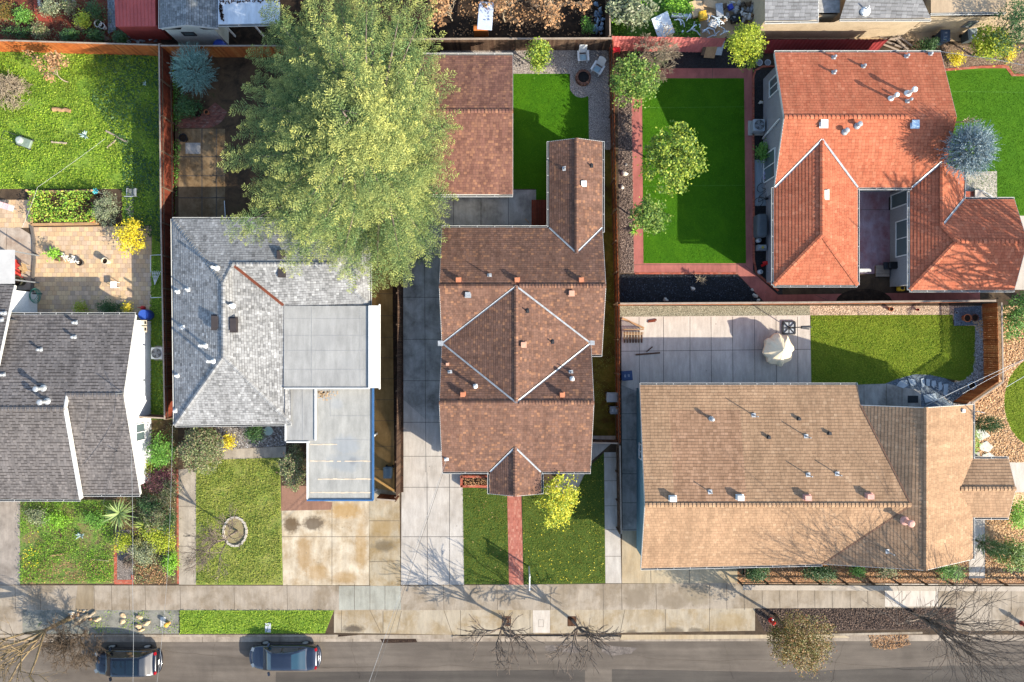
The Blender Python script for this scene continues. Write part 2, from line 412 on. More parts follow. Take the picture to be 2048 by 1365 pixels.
def scatter(name, label, cat, poly_px, dens, size, mat, seed=1, z=0.0, zr=0.05, tilt=0.7, aspect=0.5, rock=False, mask=None, holes=(), parent=None):
    poly = [P(a, b, z) for a, b in poly_px]; rng = np.random.default_rng(seed)
    xs = [p.x for p in poly]; ys = [p.y for p in poly]
    n = int((max(xs) - min(xs)) * (max(ys) - min(ys)) * dens)
    x = rng.uniform(min(xs), max(xs), n); y = rng.uniform(min(ys), max(ys), n)
    k = inside(poly, x, y)
    for h in holes: k &= ~inside([P(a, b, z) for a, b in h], x, y)
    if mask is not None: k &= mask(x, y, rng)
    x = x[k]; y = y[k]; n = len(x)
    C = np.stack([x, y, z + rng.uniform(0.005, zr, n)], 1)
    if rock:
        a, b, nz = rand_rot(rng, n, tilt); L = rng.uniform(size[0], size[1], n)[:, None]
        j = lambda: rng.uniform(0.7, 1.2, (n, 1))
        V = np.stack([C - a * L * .5 * j(), C - b * L * aspect * j(), C + a * L * .5 * j(), C + b * L * aspect * j(), C + nz * L * .45 * j()], 1).reshape(-1, 3)
        i = np.arange(n)[:, None] * 5
        F = np.concatenate([i + np.array([[0, 1, 4]]), i + np.array([[1, 2, 4]]), i + np.array([[2, 3, 4]]), i + np.array([[3, 0, 4]])], 0)
    else:
        V, F = leaf_quads(C, size, rng, tilt, aspect)
    o = np_mesh(name, V, F, mat, parent)
    if parent is None: tag(o, label, cat, kind='stuff')
    return o
# ================================================================ SETTING: ground, road, pavements, paths, lawns
def slab(name, label, cat, pts, z, mat, seams=(), sw=0.028, jm='joint', edge=0.0):
    b = MB(); q = PP(pts, z); b.poly([(p.x, p.y, z) for p in q])
    if edge:
        n = len(q)
        for i in range(n):
            a, c = q[i], q[(i + 1) % n]; b.poly([(a.x, a.y, z), (c.x, c.y, z), (c.x, c.y, z - edge), (a.x, a.y, z - edge)])
    for (x0, y0, x1, y1) in seams:
        a, c = P(x0, y0, z), P(x1, y1, z); d = (c - a); d.normalize(); nn = Vector((-d.y, d.x, 0)) * sw / 2
        b.poly([(p.x, p.y, z + 0.004) for p in (a - nn, c - nn, c + nn, a + nn)], 1)
    o = b.build(name, [mat, M[jm]], fix=False)
    # faces must look up
    for p in o.data.polygons:
        if p.normal.z < -0.5: p.flip()
    return tag(o, label, cat, kind='structure')
def arc(cx, cy, rx, ry, a0, a1, n=12):
    return [(cx + rx * math.cos(R(a0 + (a1 - a0) * i / n)), cy + ry * math.sin(R(a0 + (a1 - a0) * i / n))) for i in range(n + 1)]
ROADZ = -0.13
b = MB(); b.poly([(-220, -220, -0.2), (220, -220, -0.2), (220, 220, -0.2), (-220, 220, -0.2)])
tag(b.build('ground', patches('far_soil', ['#3d342a', '#5d5142', '#6f6450'], 0.6), fix=False), 'wide brown earth under the whole neighbourhood', 'ground', kind='structure')
slab('soil', 'bare brown soil of the house lots behind the kerb', 'soil', [(-900, -900), (2950, -900), (2950, 1270), (-900, 1270)], 0.0,
     patches('lot_soil', ['#2e261f', '#4b3e31', '#62523f'], 0.9), edge=0.2)
# street
asp = asphalt('asphalt_old', ['#61584f', '#776d62']); asp2 = asphalt('asphalt_new', ['#4c4641', '#5a544d'])
crk = []; rng = random.Random(77)
for x0, y0, dx, dy, n_ in ((300, 1300, 22, 1.2, 16), (960, 1312, 24, -.8, 14), (1250, 1310, 26, .8, 24), (430, 1288, -1, 9, 9), (705, 1288, 2, 9, 9), (1110, 1288, -1, 8, 9), (1450, 1284, 3, 9, 9), (1690, 1284, -2, 9, 10), (560, 1335, 30, .3, 18)):
    p = (x0, y0)
    for i in range(n_): q = (p[0] + dx + rng.gauss(0, 3), p[1] + dy + rng.gauss(0, 2)); crk.append((*p, *q)); p = q
slab('road', 'greyish brown asphalt street along the bottom of the block', 'road', [(-900, 1285), (2950, 1281), (2950, 1760), (-900, 1760)], ROADZ, asp, crk, .02)
slab('road_patch', 'darker resurfaced asphalt strip in the middle of the street', 'road patch', [(552, 1345), (1170, 1340), (1170, 1760), (540, 1760)], ROADZ + 0.004, asp2)
slab('road_patch', 'darker resurfaced asphalt strip right of the seam in the street', 'road patch', [(1224, 1339), (1560, 1345), (1900, 1332), (2950, 1330), (2950, 1760), (1224, 1760)], ROADZ + 0.004, asp2)
slab('oil_stain', 'dark wet stain on the asphalt below the street tree', 'stain', [(1090, 1292), (1130, 1288), (1165, 1296), (1160, 1306), (1120, 1305), (1092, 1302)], ROADZ + 0.005, patches('wet_tar', ['#3c3734', '#6a625c', '#857b73'], 3.0))
slab('oil_stain', 'dark blotchy stain on the asphalt right of the second street tree', 'stain', [(1205, 1290), (1240, 1294), (1275, 1296), (1262, 1308), (1222, 1312), (1204, 1304)], ROADZ + 0.005, patches('wet_tar', ['#3c3734', '#6a625c', '#857b73'], 3.0))
C_side = concrete('pavement_concrete', '#9b8f7f', '#70604a', 0.9, 0.5, sharp=.6, spots=(sp(1272, 1196, 32, 24, .75, '#6b5f4f'), sp(1350, 1203, 46, 16, .6, '#6b5f4f'), sp(1395, 1190, 30, 26, .5, '#70644f'), sp(330, 1200, 22, 14, .5, '#7a6a58')))
C_green = concrete('old_pavement', '#9a998d', '#6c6454', 0.7, 0.5)
C_white = concrete('clean_concrete', '#b3aca3', '#877b6b', 0.7, 0.3)
C_white2 = concrete('pale_concrete', '#c0b6aa', '#968a79', 0.45, 0.3)
C_drive = concrete('stained_drive', '#bdb09a', '#84693f', 1.0, 0.8, pos=0.5, spots=(sp(583, 1050, 20, 20, .85, '#47351f'), sp(627, 1047, 26, 17, .8, '#423426'), sp(608, 1108, 18, 46, .55, '#80602f'), sp(635, 1145, 26, 20, .5, '#86683a'), sp(722, 1095, 14, 60, .5, '#866630'), sp(690, 1022, 40, 20, .6, '#8d6a2c'), sp(690, 1155, 30, 14, .5, '#86683a')))
C_strip = concrete('mossy_strip', '#a79c87', '#7d6230', 1.1, 0.45, pos=0.46, spots=(sp(768, 1092, 26, 14, .7, '#544a3a'), sp(765, 1055, 28, 24, .5, '#7d6230')))
C_brown = concrete('brown_walk', '#a5824f', '#6d4b1c', 0.9, 0.5, pos=0.46)
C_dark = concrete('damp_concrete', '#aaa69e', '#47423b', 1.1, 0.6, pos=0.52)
C_yel = concrete('cream_concrete', '#a89a81', '#95784d', 0.6, 0.4)
# gutter and kerb
def kerb(y0, y1, x0, x1, label):
    k = MB(); a, c = P(x0, y0), P(x1, y1)
    for i in range(24):
        t0, t1 = i / 24, (i + 1) / 24; p, q = a.lerp(c, t0), a.lerp(c, t1)
        k.bar(p + Vector((0.004, 0, -0.085)), q + Vector((-0.004, 0, -0.085)), 0.15, 0.19)
    tag(k.build('kerb', C_side), label, 'kerb', kind='structure')
kerb(1271, 1272, -900, 672, 'pale concrete kerb along the planted strip on the left')
kerb(1274, 1276, 905, 1240, 'pale concrete kerb in front of the two bare street trees')
kerb(1270, 1266, 1660, 1845, 'pale concrete kerb beside the dark bark strip')
slab('gutter', 'stained concrete gutter between kerb and asphalt', 'gutter', [(-900, 1273), (2950, 1266), (2950, 1281), (-900, 1286)], ROADZ + 0.003,
     concrete('gutter_concrete', '#a19484', '#50443a', 0.9, 0.7), [(x, 1272, x, 1286) for x in (300, 405, 480, 560, 640, 705, 760, 905, 1010, 1240, 1330, 1420, 1500)])
slab('apron', 'sloped concrete driveway apron beside the planted strip', 'apron', [(650, 1278), (672, 1262), (905, 1262), (905, 1278)], -0.045, C_side)
slab('apron', 'sloped concrete driveway apron below the tan house', 'apron', [(1240, 1280), (1246, 1262), (1660, 1258), (1700, 1276)], -0.045, C_yel)
slab('leaf_litter', 'dark wet leaves rotting in the gutter by the driveway', 'leaf litter', [(760, 1277), (830, 1276), (835, 1285), (765, 1287)], ROADZ + 0.008, patches('wet_leaves', ['#1d1512', '#33261f', '#5a4a3c'], 9))
slab('leaf_litter', 'dark wet stain across the apron beside the planted strip', 'leaf litter', [(678, 1258), (700, 1254), (722, 1260), (722, 1270), (676, 1274)], -0.038, patches('wet_leaves', ['#1d1512', '#33261f', '#5a4a3c'], 9))
# pavement
slab('sidewalk', 'grey concrete pavement running past all front gardens', 'pavement', [(-900, 1170), (678, 1172), (802, 1172), (1243, 1168), (1480, 1166), (2950, 1168), (2950, 1214), (1510, 1217), (1243, 1220), (668, 1221), (-900, 1220)], 0.008, C_side,
     [(x, 1169, x + 1, 1220) for x in (-60, 30, 80, 188, 223, 258, 290, 360, 468, 574, 678, 709, 740, 801, 887, 994, 1100, 1206, 1243, 1312, 1419, 1453, 1488, 1524, 1559, 1595, 1629, 1664, 1700, 1735, 1770, 1804, 1840, 1876, 1912, 1947, 1983, 2022, 2060)])
slab('sidewalk_panel', 'greenish older pavement panels at the driveway between the fences', 'pavement', [(678, 1172.5), (801, 1172.5), (802, 1219.5), (678, 1220)], 0.014, C_green, [(709, 1172, 709, 1220), (740, 1172, 740, 1220), (770, 1172, 770, 1220)])
slab('sidewalk_panel', 'brown stained pavement panel below the left front garden', 'pavement', [(155, 1171), (187, 1171), (187, 1219), (150, 1219)], 0.014, concrete('brown_panel', '#8d7f6a', '#6d5b40', 0.8, 0.5))
slab('sidewalk_panel', 'pale cream pavement panels left of the multi stemmed bare tree', 'pavement', [(1770, 1168), (1876, 1168), (1876, 1213), (1770, 1214)], 0.014, C_white2, [(1804, 1168, 1804, 1214), (1840, 1168, 1840, 1214)])
slab('verge_paving', 'concrete verge between pavement and kerb around the bare street trees', 'paving', [(668, 1221), (1243, 1220), (1510, 1217), (1510, 1262), (1243, 1266), (905, 1270), (668, 1266)], 0.006, concrete('verge_concrete', '#a19581', '#86714f', 1.0, 0.6, pos=.5, sharp=.6, spots=(sp(1265, 1266, 14, 7, .7, '#4f463c'), sp(1348, 1262, 26, 9, .7, '#4f463c'), sp(1392, 1262, 18, 8, .7, '#4f463c'), sp(706, 1258, 26, 9, .8, '#3a322b'), sp(1290, 1240, 30, 14, .4, '#7b6a4f'), sp(1460, 1240, 40, 18, .45, '#857250'))),
     [(683, 1221, 683, 1265), (740, 1221, 762, 1266), (766, 1222, 766, 1266), (803, 1222, 793, 1266), (888, 1221, 905, 1270), (921, 1221, 921, 1270), (1060, 1221, 1060, 1268), (1100, 1221, 1100, 1268), (1207, 1221, 1207, 1268), (1331, 1219, 1331, 1264), (1250, 1219, 1240, 1268), (1419, 1217, 1419, 1263)])
slab('verge_panel', 'stained brown concrete panel in the driveway throat', 'paving', [(767, 1222), (802, 1222), (793, 1266), (767, 1266)], 0.012, C_strip)
slab('verge_panel', 'bright new concrete panel with a utility lid between the street trees', 'paving', [(1066, 1221), (1100, 1221), (1100, 1266), (1066, 1266)], 0.012, C_white2, [(1077, 1240, 1087, 1240), (1077, 1254, 1087, 1254), (1077, 1240, 1077, 1254), (1087, 1240, 1087, 1254)], 0.015)
slab('verge_panel', 'plain concrete verge panels at the right end of the street', 'paving', [(1912, 1214), (2950, 1214), (2950, 1262), (1912, 1262)], 0.006, C_side, [(x, 1214, x, 1262) for x in (1948, 1984, 2022, 2060)])
slab('verge_panel', 'cracked concrete verge panels at the left end of the street', 'paving', [(-900, 1220), (45, 1220), (45, 1268), (-900, 1268)], 0.006, C_side, [(-60, 1220, -60, 1268)])
for x in (1013, 1144):
    slab('tree_pit', 'brown soil square around the %s bare street tree' % ('left' if x < 1100 else 'right'), 'tree pit', [(x - 9, 1233), (x + 9, 1233), (x + 9, 1253), (x - 9, 1253)], 0.013, patches('pit_soil', ['#2d1f17', '#4e3627', '#6b4b35'], 6))
slab('verge_soil', 'grey weedy gravel strip left of the grass verge', 'soil', [(45, 1220), (358, 1220), (358, 1268), (45, 1268)], 0.005, patches('weedy_gravel', ['#565a50', '#74736a', '#8b887e', '#5d6a44'], 1.6, fine=45))
slab('bark_strip', 'dark bark chip bed on the verge under the mixed leaf tree', 'bed', [(1510, 1217), (1912, 1214), (1912, 1258), (1680, 1262), (1530, 1264), (1516, 1240)], 0.006, stones('dark_bark', ['#2a211d', '#453831', '#5d4c42', '#352a25'], 14))
# ------- lot A (left)
G_weed = patches('weed_ground', ['#4f6a26', '#6b8a30', '#80983a', '#566a2c'], 0.7, fine=22)
slab('weedy_lawn', 'bright green weedy lawn behind the grey gabled house', 'lawn', [(-300, 100), (350, 100), (350, 840), (300, 840), (298, 620), (305, 450), (245, 450), (245, 378), (-300, 378)], 0.004, G_weed)
T_tan = tiles('tan_pavers', ['#bb9f7b', '#ccb18c', '#bf9f7a', '#ab947b', '#c4a98e', '#a08d79'], 0.32, 0.32, '#6a5a48', 0.016, 0.5, stain='#4b3f35')
slab('paver_patio', 'tan square paver patio behind the grey gabled house', 'patio', [(62, 455), (303, 452), (303, 640), (68, 640)], 0.008, T_tan)
slab('paver_patio', 'small tan paver corner beside the planter bed', 'patio', [(-100, 400), (62, 400), (62, 456), (-100, 456)], 0.012, T_tan)
slab('concrete_patio', 'blotchy rust stained concrete at the left edge behind the house', 'patio', [(-300, 456), (40, 456), (62, 470), (68, 520), (66, 580), (-300, 580)], 0.016, concrete('blotchy', '#b3a596', '#7c5a40', 0.8, 0.8), [(14, 456, 10, 560)])
k = MB(); pts = [P(64, 452), P(69, 480), P(70, 520), P(67, 560), P(64, 600)]
for a, c in zip(pts, pts[1:]): k.bar(a + Vector((0, 0, .06)), c + Vector((0, 0, .06)), 0.18, 0.12)
tag(k.build('patio_kerb', plain('kerb_dark', '#5b554f', .9)), 'dark curved edging between concrete and tan pavers', 'edging', kind='structure')
slab('plank_path', 'grey plank path beside the green shrub on the weedy lawn', 'path', [(252, 373), (268, 373), (267, 434), (252, 434)], 0.03, grimy('grey_plank', '#81797b', '#5e585a', .9))
slab('front_bed', 'overgrown green front garden bed beside the left pavement', 'bed', [(40, 1000), (230, 1000), (232, 1168), (40, 1168)], 0.004, patches('bed_green', ['#46592a', '#66803a', '#7c6f4c', '#547030'], 1.2, fine=25))
slab('drive', 'leaf littered concrete drive at the lower left corner', 'driveway', [(-600, 1000), (40, 1000), (40, 1170), (-600, 1170)], 0.006, concrete('old_drive', '#9b9186', '#5c5249', 0.8, 0.6))
slab('front_bed', 'brown planting bed full of shrubs beside the concrete front walk', 'bed', [(232, 840), (356, 840), (356, 1168), (232, 1168)], 0.003, patches('bed_brown', ['#3d3226', '#5c4b38', '#70603f', '#4b5a2c'], 1.5, fine=25))
slab('gravel_path', 'narrow gravel garden path with brick edge', 'path', [(232, 1060), (262, 1060), (266, 1168), (232, 1168)], 0.008, stones('grey_pebble', ['#6d645d', '#8a8078', '#58504a'], 20))
BRK = tiles('red_bricks', ['#9a4a38', '#b05f48', '#86402f', '#a8705b'], 0.2, 0.1, '#6a5548', 0.012, 0.5)
slab('brick_edge', 'red brick edging around the gravel garden path', 'edging', [(228, 1090), (234, 1090), (234, 1160), (262, 1160), (262, 1150), (268, 1150), (268, 1169), (228, 1169)], 0.014, BRK)
slab('brick_edge', 'thin red brick line along the concrete front walk', 'edging', [(353, 940), (357, 940), (358, 1168), (354, 1168)], 0.014, BRK)
# ------- lot B (grey house)
slab('back_soil', 'shaded brown soil under the big conifer behind the grey shingle house', 'soil', [(347, 98), (802, 98), (802, 440), (347, 440)], 0.004, patches('shade_soil', ['#2b231b', '#4a3b2c', '#5f4a35', '#3d4426'], 0.9))
slab('old_slabs', 'mossy concrete pads in two columns behind the grey house', 'pads', [(357, 258), (450, 258), (450, 438), (357, 438)], 0.012, concrete('mossy_pad', '#8a7558', '#5a4224', 1.1, 0.8, pos=.42), [(404, 258, 404, 438), (357, 314, 450, 314), (357, 352, 450, 352), (357, 396, 450, 396), (433, 258, 433, 438)], 0.08)
slab('slab_patch', 'light grey patch of bare concrete on the mossy pads', 'patch', [(371, 286), (401, 286), (401, 308), (371, 308)], 0.018, C_dark)
slab('brick_circle', 'dark red brick fan patio under the conifer', 'patio', [(352, 256), (360, 240), (400, 232), (430, 205), (452, 222)] + arc(410, 215, 45, 42, 10, 100, 8), 0.016, tiles('dark_bricks', ['#6d3f34', '#7d5044', '#5c382e', '#84665a'], 0.2, 0.1, '#4a3a31', 0.012, 0.5))
slab('side_walk', 'brown stained concrete walk beside the grey house', 'path', [(742, 470), (790, 470), (792, 985), (748, 985)], 0.006, C_brown, [(742, y, 792, y) for y in (588, 632, 675, 716, 758, 800, 842, 893, 940)])
slab('fence_bed', 'dark soil strip with red brick bits along the wooden side fence', 'soil', [(784, 470), (807, 470), (807, 985), (789, 985)], 0.010, patches('brick_soil', ['#211a15', '#3c2c22', '#5a3b2c'], 3))
slab('front_lawn', 'clover lawn in front of the grey house with a stone tree ring', 'lawn', [(392, 920), (560, 915), (566, 1170), (392, 1170)], 0.006, patches('clover_ground', ['#5c6d2e', '#74853a', '#8a8a4a', '#5f7a30'], 0.8, fine=22))
slab('front_walk', 'weathered concrete front walk left of the clover lawn', 'path', [(357, 940), (392, 935), (392, 1170), (358, 1170)], 0.010, concrete('weathered_walk', '#a79c8c', '#6e6352', 0.8, 0.6), [(357, 1013, 392, 1013), (357, 1093, 392, 1093)])
slab('front_path', 'concrete path under the eaves in front of the grey house', 'path', [(436, 900), (572, 893), (572, 915), (420, 920)], 0.010, concrete('weathered_walk', '#a79c8c', '#6e6352', 0.8, 0.6), [(508, 897, 508, 917)])
slab('gravel_bed', 'shaded pebble bed below the grey eaves', 'bed', [(430, 850), (575, 846), (572, 892), (436, 900)], 0.006, stones('mixed_pebble', ['#6e655e', '#8f8a84', '#4a413b', '#a9a7a5'], 12))
slab('brick_walk', 'brick red concrete strip beside the flat roof carport', 'path', [(563, 972), (616, 972), (618, 1000), (665, 1005), (662, 1020), (562, 1022)], 0.010, concrete('red_concrete', '#8d6a58', '#6b4d3e', 0.7, 0.6))
slab('driveway', 'wide concrete driveway with brown tyre stains before the flat roof carport', 'driveway', [(563, 1022), (662, 1020), (616, 990), (738, 980), (738, 1171), (566, 1171)], 0.006, C_drive, [(664, 1010, 664, 1170), (564, 1074, 738, 1074)])
slab('driveway_strip', 'greenish stained driveway strip between the two driveways', 'driveway', [(738, 975), (799, 985), (801, 1172), (739, 1172)], 0.010, C_strip, [(738, 1042, 799, 1042), (738, 1074, 800, 1074), (738, 1124, 800, 1122)])
# ------- lot C (brown house)
slab('driveway', 'long clean pale concrete driveway left of the brown house', 'driveway', [(806, 470), (900, 470), (900, 945), (925, 945), (928, 1170), (802, 1170)], 0.006, C_white,
     [(854, 945, 855, 1170), (899, 945, 899, 1170), (849, 470, 852, 945)] + [(805, y, 926, y) for y in (512, 595, 679, 762, 845, 913, 975, 1074)], jm='joint_dk')
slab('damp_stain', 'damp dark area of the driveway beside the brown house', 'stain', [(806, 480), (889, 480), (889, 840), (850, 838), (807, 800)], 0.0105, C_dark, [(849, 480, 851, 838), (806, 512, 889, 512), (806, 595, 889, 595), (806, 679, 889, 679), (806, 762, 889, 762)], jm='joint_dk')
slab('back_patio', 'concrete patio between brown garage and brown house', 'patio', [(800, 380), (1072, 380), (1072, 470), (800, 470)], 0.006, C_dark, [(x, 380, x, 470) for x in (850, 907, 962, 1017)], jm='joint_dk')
G_turf = patches('fake_turf', ['#305c06', '#3a6608', '#45700a'], 0.8, fine=60, bump=0.4, fa=0.35)
slab('turf', 'smooth artificial lawn beside the brown garage', 'lawn', [(1015, 148), (1138, 148), (1140, 165)] + [(1140 + 0, 172)] + arc(1163, 168, 25, 28, 165, 60, 8) + [(1177, 195), (1178, 300), (1092, 300), (1092, 400), (1072, 400), (1072, 378), (1015, 378)], 0.012, G_turf)
slab('gravel_yard', 'pale crushed gravel around the fire pit', 'gravel', [(880, 96), (1220, 96), (1222, 300), (1140, 300), (1140, 148), (880, 148)], 0.006, stones('pale_gravel', ['#8b827a', '#a79d94', '#756c65', '#bdb4ab'], 22))
slab('mossy_strip', 'mossy brown soil strip along the right side of the brown house', 'soil', [(1195, 300), (1232, 300), (1238, 872), (1180, 872), (1180, 600)], 0.004, patches('mossy_soil', ['#2f2413', '#4b3a18', '#55501c', '#6a5a26', '#3d3017'], 1.1, fine=28))
slab('front_lawn', 'mown front lawn left of the brick path', 'lawn', [(925, 972), (1016, 985), (1018, 1169), (928, 1169)], 0.005, patches('lawn_ground', ['#33481a', '#455a22', '#55662c'], 1.0, fine=25))
slab('front_lawn', 'mown front lawn right of the brick path under the yellow tree', 'lawn', [(1044, 985), (1140, 990), (1182, 930), (1209, 905), (1211, 1167), (1047, 1169)], 0.005, patches('lawn_ground', ['#33481a', '#455a22', '#55662c'], 1.0, fine=25))
slab('brick_path', 'straight red brick path up to the brown porch', 'path', [(1014, 975), (1042, 975), (1047, 1170), (1018, 1170)], 0.014, tiles('path_bricks', ['#8f5245', '#a56555', '#9a5d50', '#b07a68'], 0.1, 0.2, '#77544a', 0.01, 0.5))
slab('front_walk', 'pale concrete walk along the right edge of the front lawn', 'path', [(1208, 905), (1237, 905), (1243, 1167), (1211, 1167)], 0.010, C_white, [(1208, y, 1243, y) for y in (915, 962, 1012, 1060, 1113)])
slab('porch_walk', 'curved pale concrete walk from porch to side gate', 'path', [(1042, 988), (1150, 990), (1180, 925), (1240, 872), (1182, 872), (1170, 905), (1140, 945), (1085, 975), (1042, 978)], 0.018, C_white)
# ------- lot D (red house)
RED = concrete('red_walk', '#a8665c', '#7b423d', 0.7, 0.5)
slab('turf', 'large smooth artificial lawn of the red roof house', 'lawn', [(1284, 157), (1488, 157), (1492, 527), (1287, 527)], 0.012, G_turf, [(1284, 216, 1488, 214), (1286, 373, 1490, 371)], 0.02, 'turf_seam')
slab('red_walk', 'red tinted concrete walk framing the artificial lawn', 'path', [(1262, 137), (1505, 137), (1506, 545), (1556, 590), (1960, 584), (1960, 606), (1530, 606), (1474, 547), (1268, 547)], 0.008, RED, [(1425, 137, 1425, 157), (1268, 530, 1475, 530), (1474, 527, 1474, 547), (1490, 531, 1506, 545), (1630, 590, 1665, 606), (1670, 586, 1655, 570)])
slab('brick_border', 'red brick border between black gravel and red walk', 'edging', [(1270, 545), (1475, 545), (1475, 549), (1270, 549)], 0.03, BRK)
slab('bark_bed', 'grey bark chip strip along the wooden fence', 'bed', [(1234, 120), (1265, 150), (1270, 547), (1240, 547)], 0.005, stones('grey_bark', ['#5a4a42', '#77665b', '#43362f', '#8b7a6d'], 16))
slab('black_gravel', 'black glossy gravel bed with white rocks', 'bed', [(1240, 549), (1474, 549), (1530, 608), (1240, 608)], 0.006, stones('black_stone', ['#0e0f12', '#191b1f', '#08090a', '#24272d'], 18, rough=.5))
slab('black_gravel', 'black gravel bed below the pink fence panels', 'bed', [(1262, 96), (1510, 96), (1510, 137), (1262, 137)], 0.006, stones('black_stone', ['#0e0f12', '#191b1f', '#08090a', '#24272d'], 18, rough=.5))
slab('black_gravel', 'narrow black gravel strip under the grey side wall', 'bed', [(1506, 140), (1565, 140), (1565, 590), (1556, 590), (1506, 540)], 0.005, stones('black_stone', ['#0e0f12', '#191b1f', '#08090a', '#24272d'], 18, rough=.5))
k = MB(); pts = [P(x, y) for x, y in [(1560, 134), (1525, 134), (1510, 142), (1506, 156), (1506, 250), (1507, 400), (1507, 520), (1512, 545), (1530, 562), (1556, 582)]]
for a, c in zip(pts, pts[1:]): k.bar(a + Vector((0, 0, .05)), c + Vector((0, 0, .05)), 0.12, 0.1)
tag(k.build('brick_border', BRK), 'curved red brick border beside the air conditioner', 'edging', kind='structure')
slab('side_pad', 'bluish concrete pad with bicycles by the grey wall', 'pad', [(1506, 320), (1540, 320), (1540, 412), (1506, 412)], 0.016, concrete('blue_pad', '#8c969b', '#6b7276', .5, .6))
slab('courtyard', 'purple red stained concrete courtyard between the red roofs', 'courtyard', [(1690, 360), (1812, 360), (1812, 548), (1690, 548)], 0.012, concrete('purple_court', '#a999a3', '#8a4c4c', 1.1, 0.5, pos=.44), [(1690, 420, 1812, 420)])
slab('planter_bed', 'dark half round soil bed beside the red walk', 'bed', [(1672, 604)] + arc(1728, 604, 56, 26, 180, 360, 14), 0.018, patches('bed_dark', ['#1d1713', '#322820', '#4a3b2e'], 3))
slab('turf', 'bright artificial lawn right of the red roof', 'lawn', [(1880, 142), (1960, 136), (2020, 132), (2030, 150), (2400, 150), (2400, 440), (1880, 440)], 0.012, patches('fake_turf_b', ['#38610c', '#426b0f', '#4d7513'], 0.8, fine=60, bump=.4, fa=.35), [(1880, 183, 2400, 190)], 0.02, 'turf_seam')
slab('brick_border', 'curved brick border between flower bed and bright lawn', 'edging', [(1888, 138), (1960, 132), (2008, 130), (2018, 133), (2028, 148), (2400, 148), (2400, 152), (2024, 153), (2012, 137), (1960, 137), (1888, 143)], 0.04, BRK)
slab('flower_bed', 'brown leaf covered bed with yellow bushes at the top right', 'bed', [(1885, 90), (2400, 90), (2400, 150), (2020, 150), (2008, 132), (1885, 140)], 0.006, stones('leaf_bed', ['#5a4636', '#7a6350', '#8c7863', '#463529'], 14))
slab('concrete_pad', 'white concrete pad with steps beside the bright lawn', 'pad', [(1926, 343), (1994, 343), (1994, 402), (1926, 402)], 0.02, C_white2)
slab('side_walk', 'white concrete strip right of the red roof gable', 'path', [(2020, 432), (2400, 432), (2400, 580), (2010, 580)], 0.02, C_white2)
# ------- lot E (tan house)
slab('gravel_strip', 'grey green gravel strip below the orange fence', 'gravel', [(1240, 612), (1620, 612), (1620, 633), (1240, 635)], 0.008, stones('green_gravel', ['#7c7a68', '#98957f', '#66624f', '#aaa68f'], 20))
slab('gravel_strip', 'pale tan pebble strip above the shaded back lawn', 'gravel', [(1620, 612), (1968, 612), (1968, 640), (1905, 640), (1905, 631), (1620, 632)], 0.008, stones('tan_pebble', ['#a08a73', '#bda68d', '#8a735d', '#cdb9a2'], 14))
slab('patio', 'large pale concrete patio behind the tan house', 'patio', [(1243, 634), (1620, 631), (1623, 790), (1290, 790), (1243, 770)], 0.012, C_white2, [(1278, 634, 1279, 770), (1327, 634, 1327, 775), (1380, 634, 1380, 775), (1422, 634, 1423, 775), (1465, 634, 1466, 775), (1509, 634, 1510, 775), (1552, 634, 1553, 775), (1595, 634, 1596, 775), (1243, 703, 1621, 699)], jm='joint_dk')
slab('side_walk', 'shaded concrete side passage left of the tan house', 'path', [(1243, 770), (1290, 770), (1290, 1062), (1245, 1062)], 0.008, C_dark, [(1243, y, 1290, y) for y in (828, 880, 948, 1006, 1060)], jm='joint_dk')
slab('driveway', 'cream concrete drive at the corner of the tan house', 'driveway', [(1244, 1060), (1300, 1060), (1300, 1120), (1480, 1120), (1482, 1167), (1244, 1167)], 0.006, C_yel, [(1301, 1130, 1302, 1166), (1379, 1130, 1379, 1166)])
G_lawn = patches('back_lawn_ground', ['#4f6a16', '#64781c', '#768426'], 1.0, fine=25)
slab('back_lawn', 'half shaded natural lawn behind the tan house', 'lawn', [(1621, 631), (1905, 630), (1907, 652), (1950, 652), (1951, 725)] + arc(1918, 728, 33, 34, 0, 90, 6) + [(1890, 757), (1860, 750), (1830, 749), (1795, 758), (1770, 768), (1720, 772), (1622, 772)], 0.010, G_lawn)
slab('pebble_bed', 'white and grey pebbles curving round the shaded back lawn', 'gravel', [(1950, 650), (1968, 640), (1970, 770), (1945, 815), (1900, 815), (1860, 770), (1920, 764), (1945, 745), (1951, 725)], 0.008, stones('white_pebble', ['#8a8682', '#b3afaa', '#5f5a56', '#c7c3be'], 13))
slab('blue_gravel', 'blue grey gravel bed holding the stepping stones', 'gravel', [(1722, 790), (1770, 768), (1795, 758), (1830, 749), (1860, 750), (1890, 757), (1925, 775), (1920, 815), (1722, 815)], 0.014, stones('blue_stone', ['#586470', '#6f7d8a', '#475058', '#82909b'], 22))
slab('blue_gravel', 'blue grey gravel square with two round pots', 'gravel', [(1908, 616), (1962, 612), (1964, 650), (1908, 652)], 0.016, stones('blue_stone', ['#586470', '#6f7d8a', '#475058', '#82909b'], 22))
slab('back_step', 'bluish concrete landing behind the tan house', 'patio', [(1623, 772), (1775, 768), (1842, 782), (1842, 820), (1700, 820), (1623, 792)], 0.018, C_dark, [(1773, 768, 1773, 820), (1804, 776, 1804, 820), (1728, 772, 1728, 815)])
slab('wood_chip_yard', 'orange brown wood chip yard right of the tan house', 'wood chips', [(1935, 612), (2600, 612), (2600, 1168), (1900, 1168), (1900, 820)], 0.005, stones('chip_ground', ['#c39a70', '#dcb488', '#a57d57', '#ecca9f'], 13))
slab('oval_lawn', 'oval green lawn set into the wood chips', 'lawn', [(2120, 690)] + arc(2080, 805, 72, 92, 250, 95, 16) + [(2160, 890)], 0.011, G_lawn)
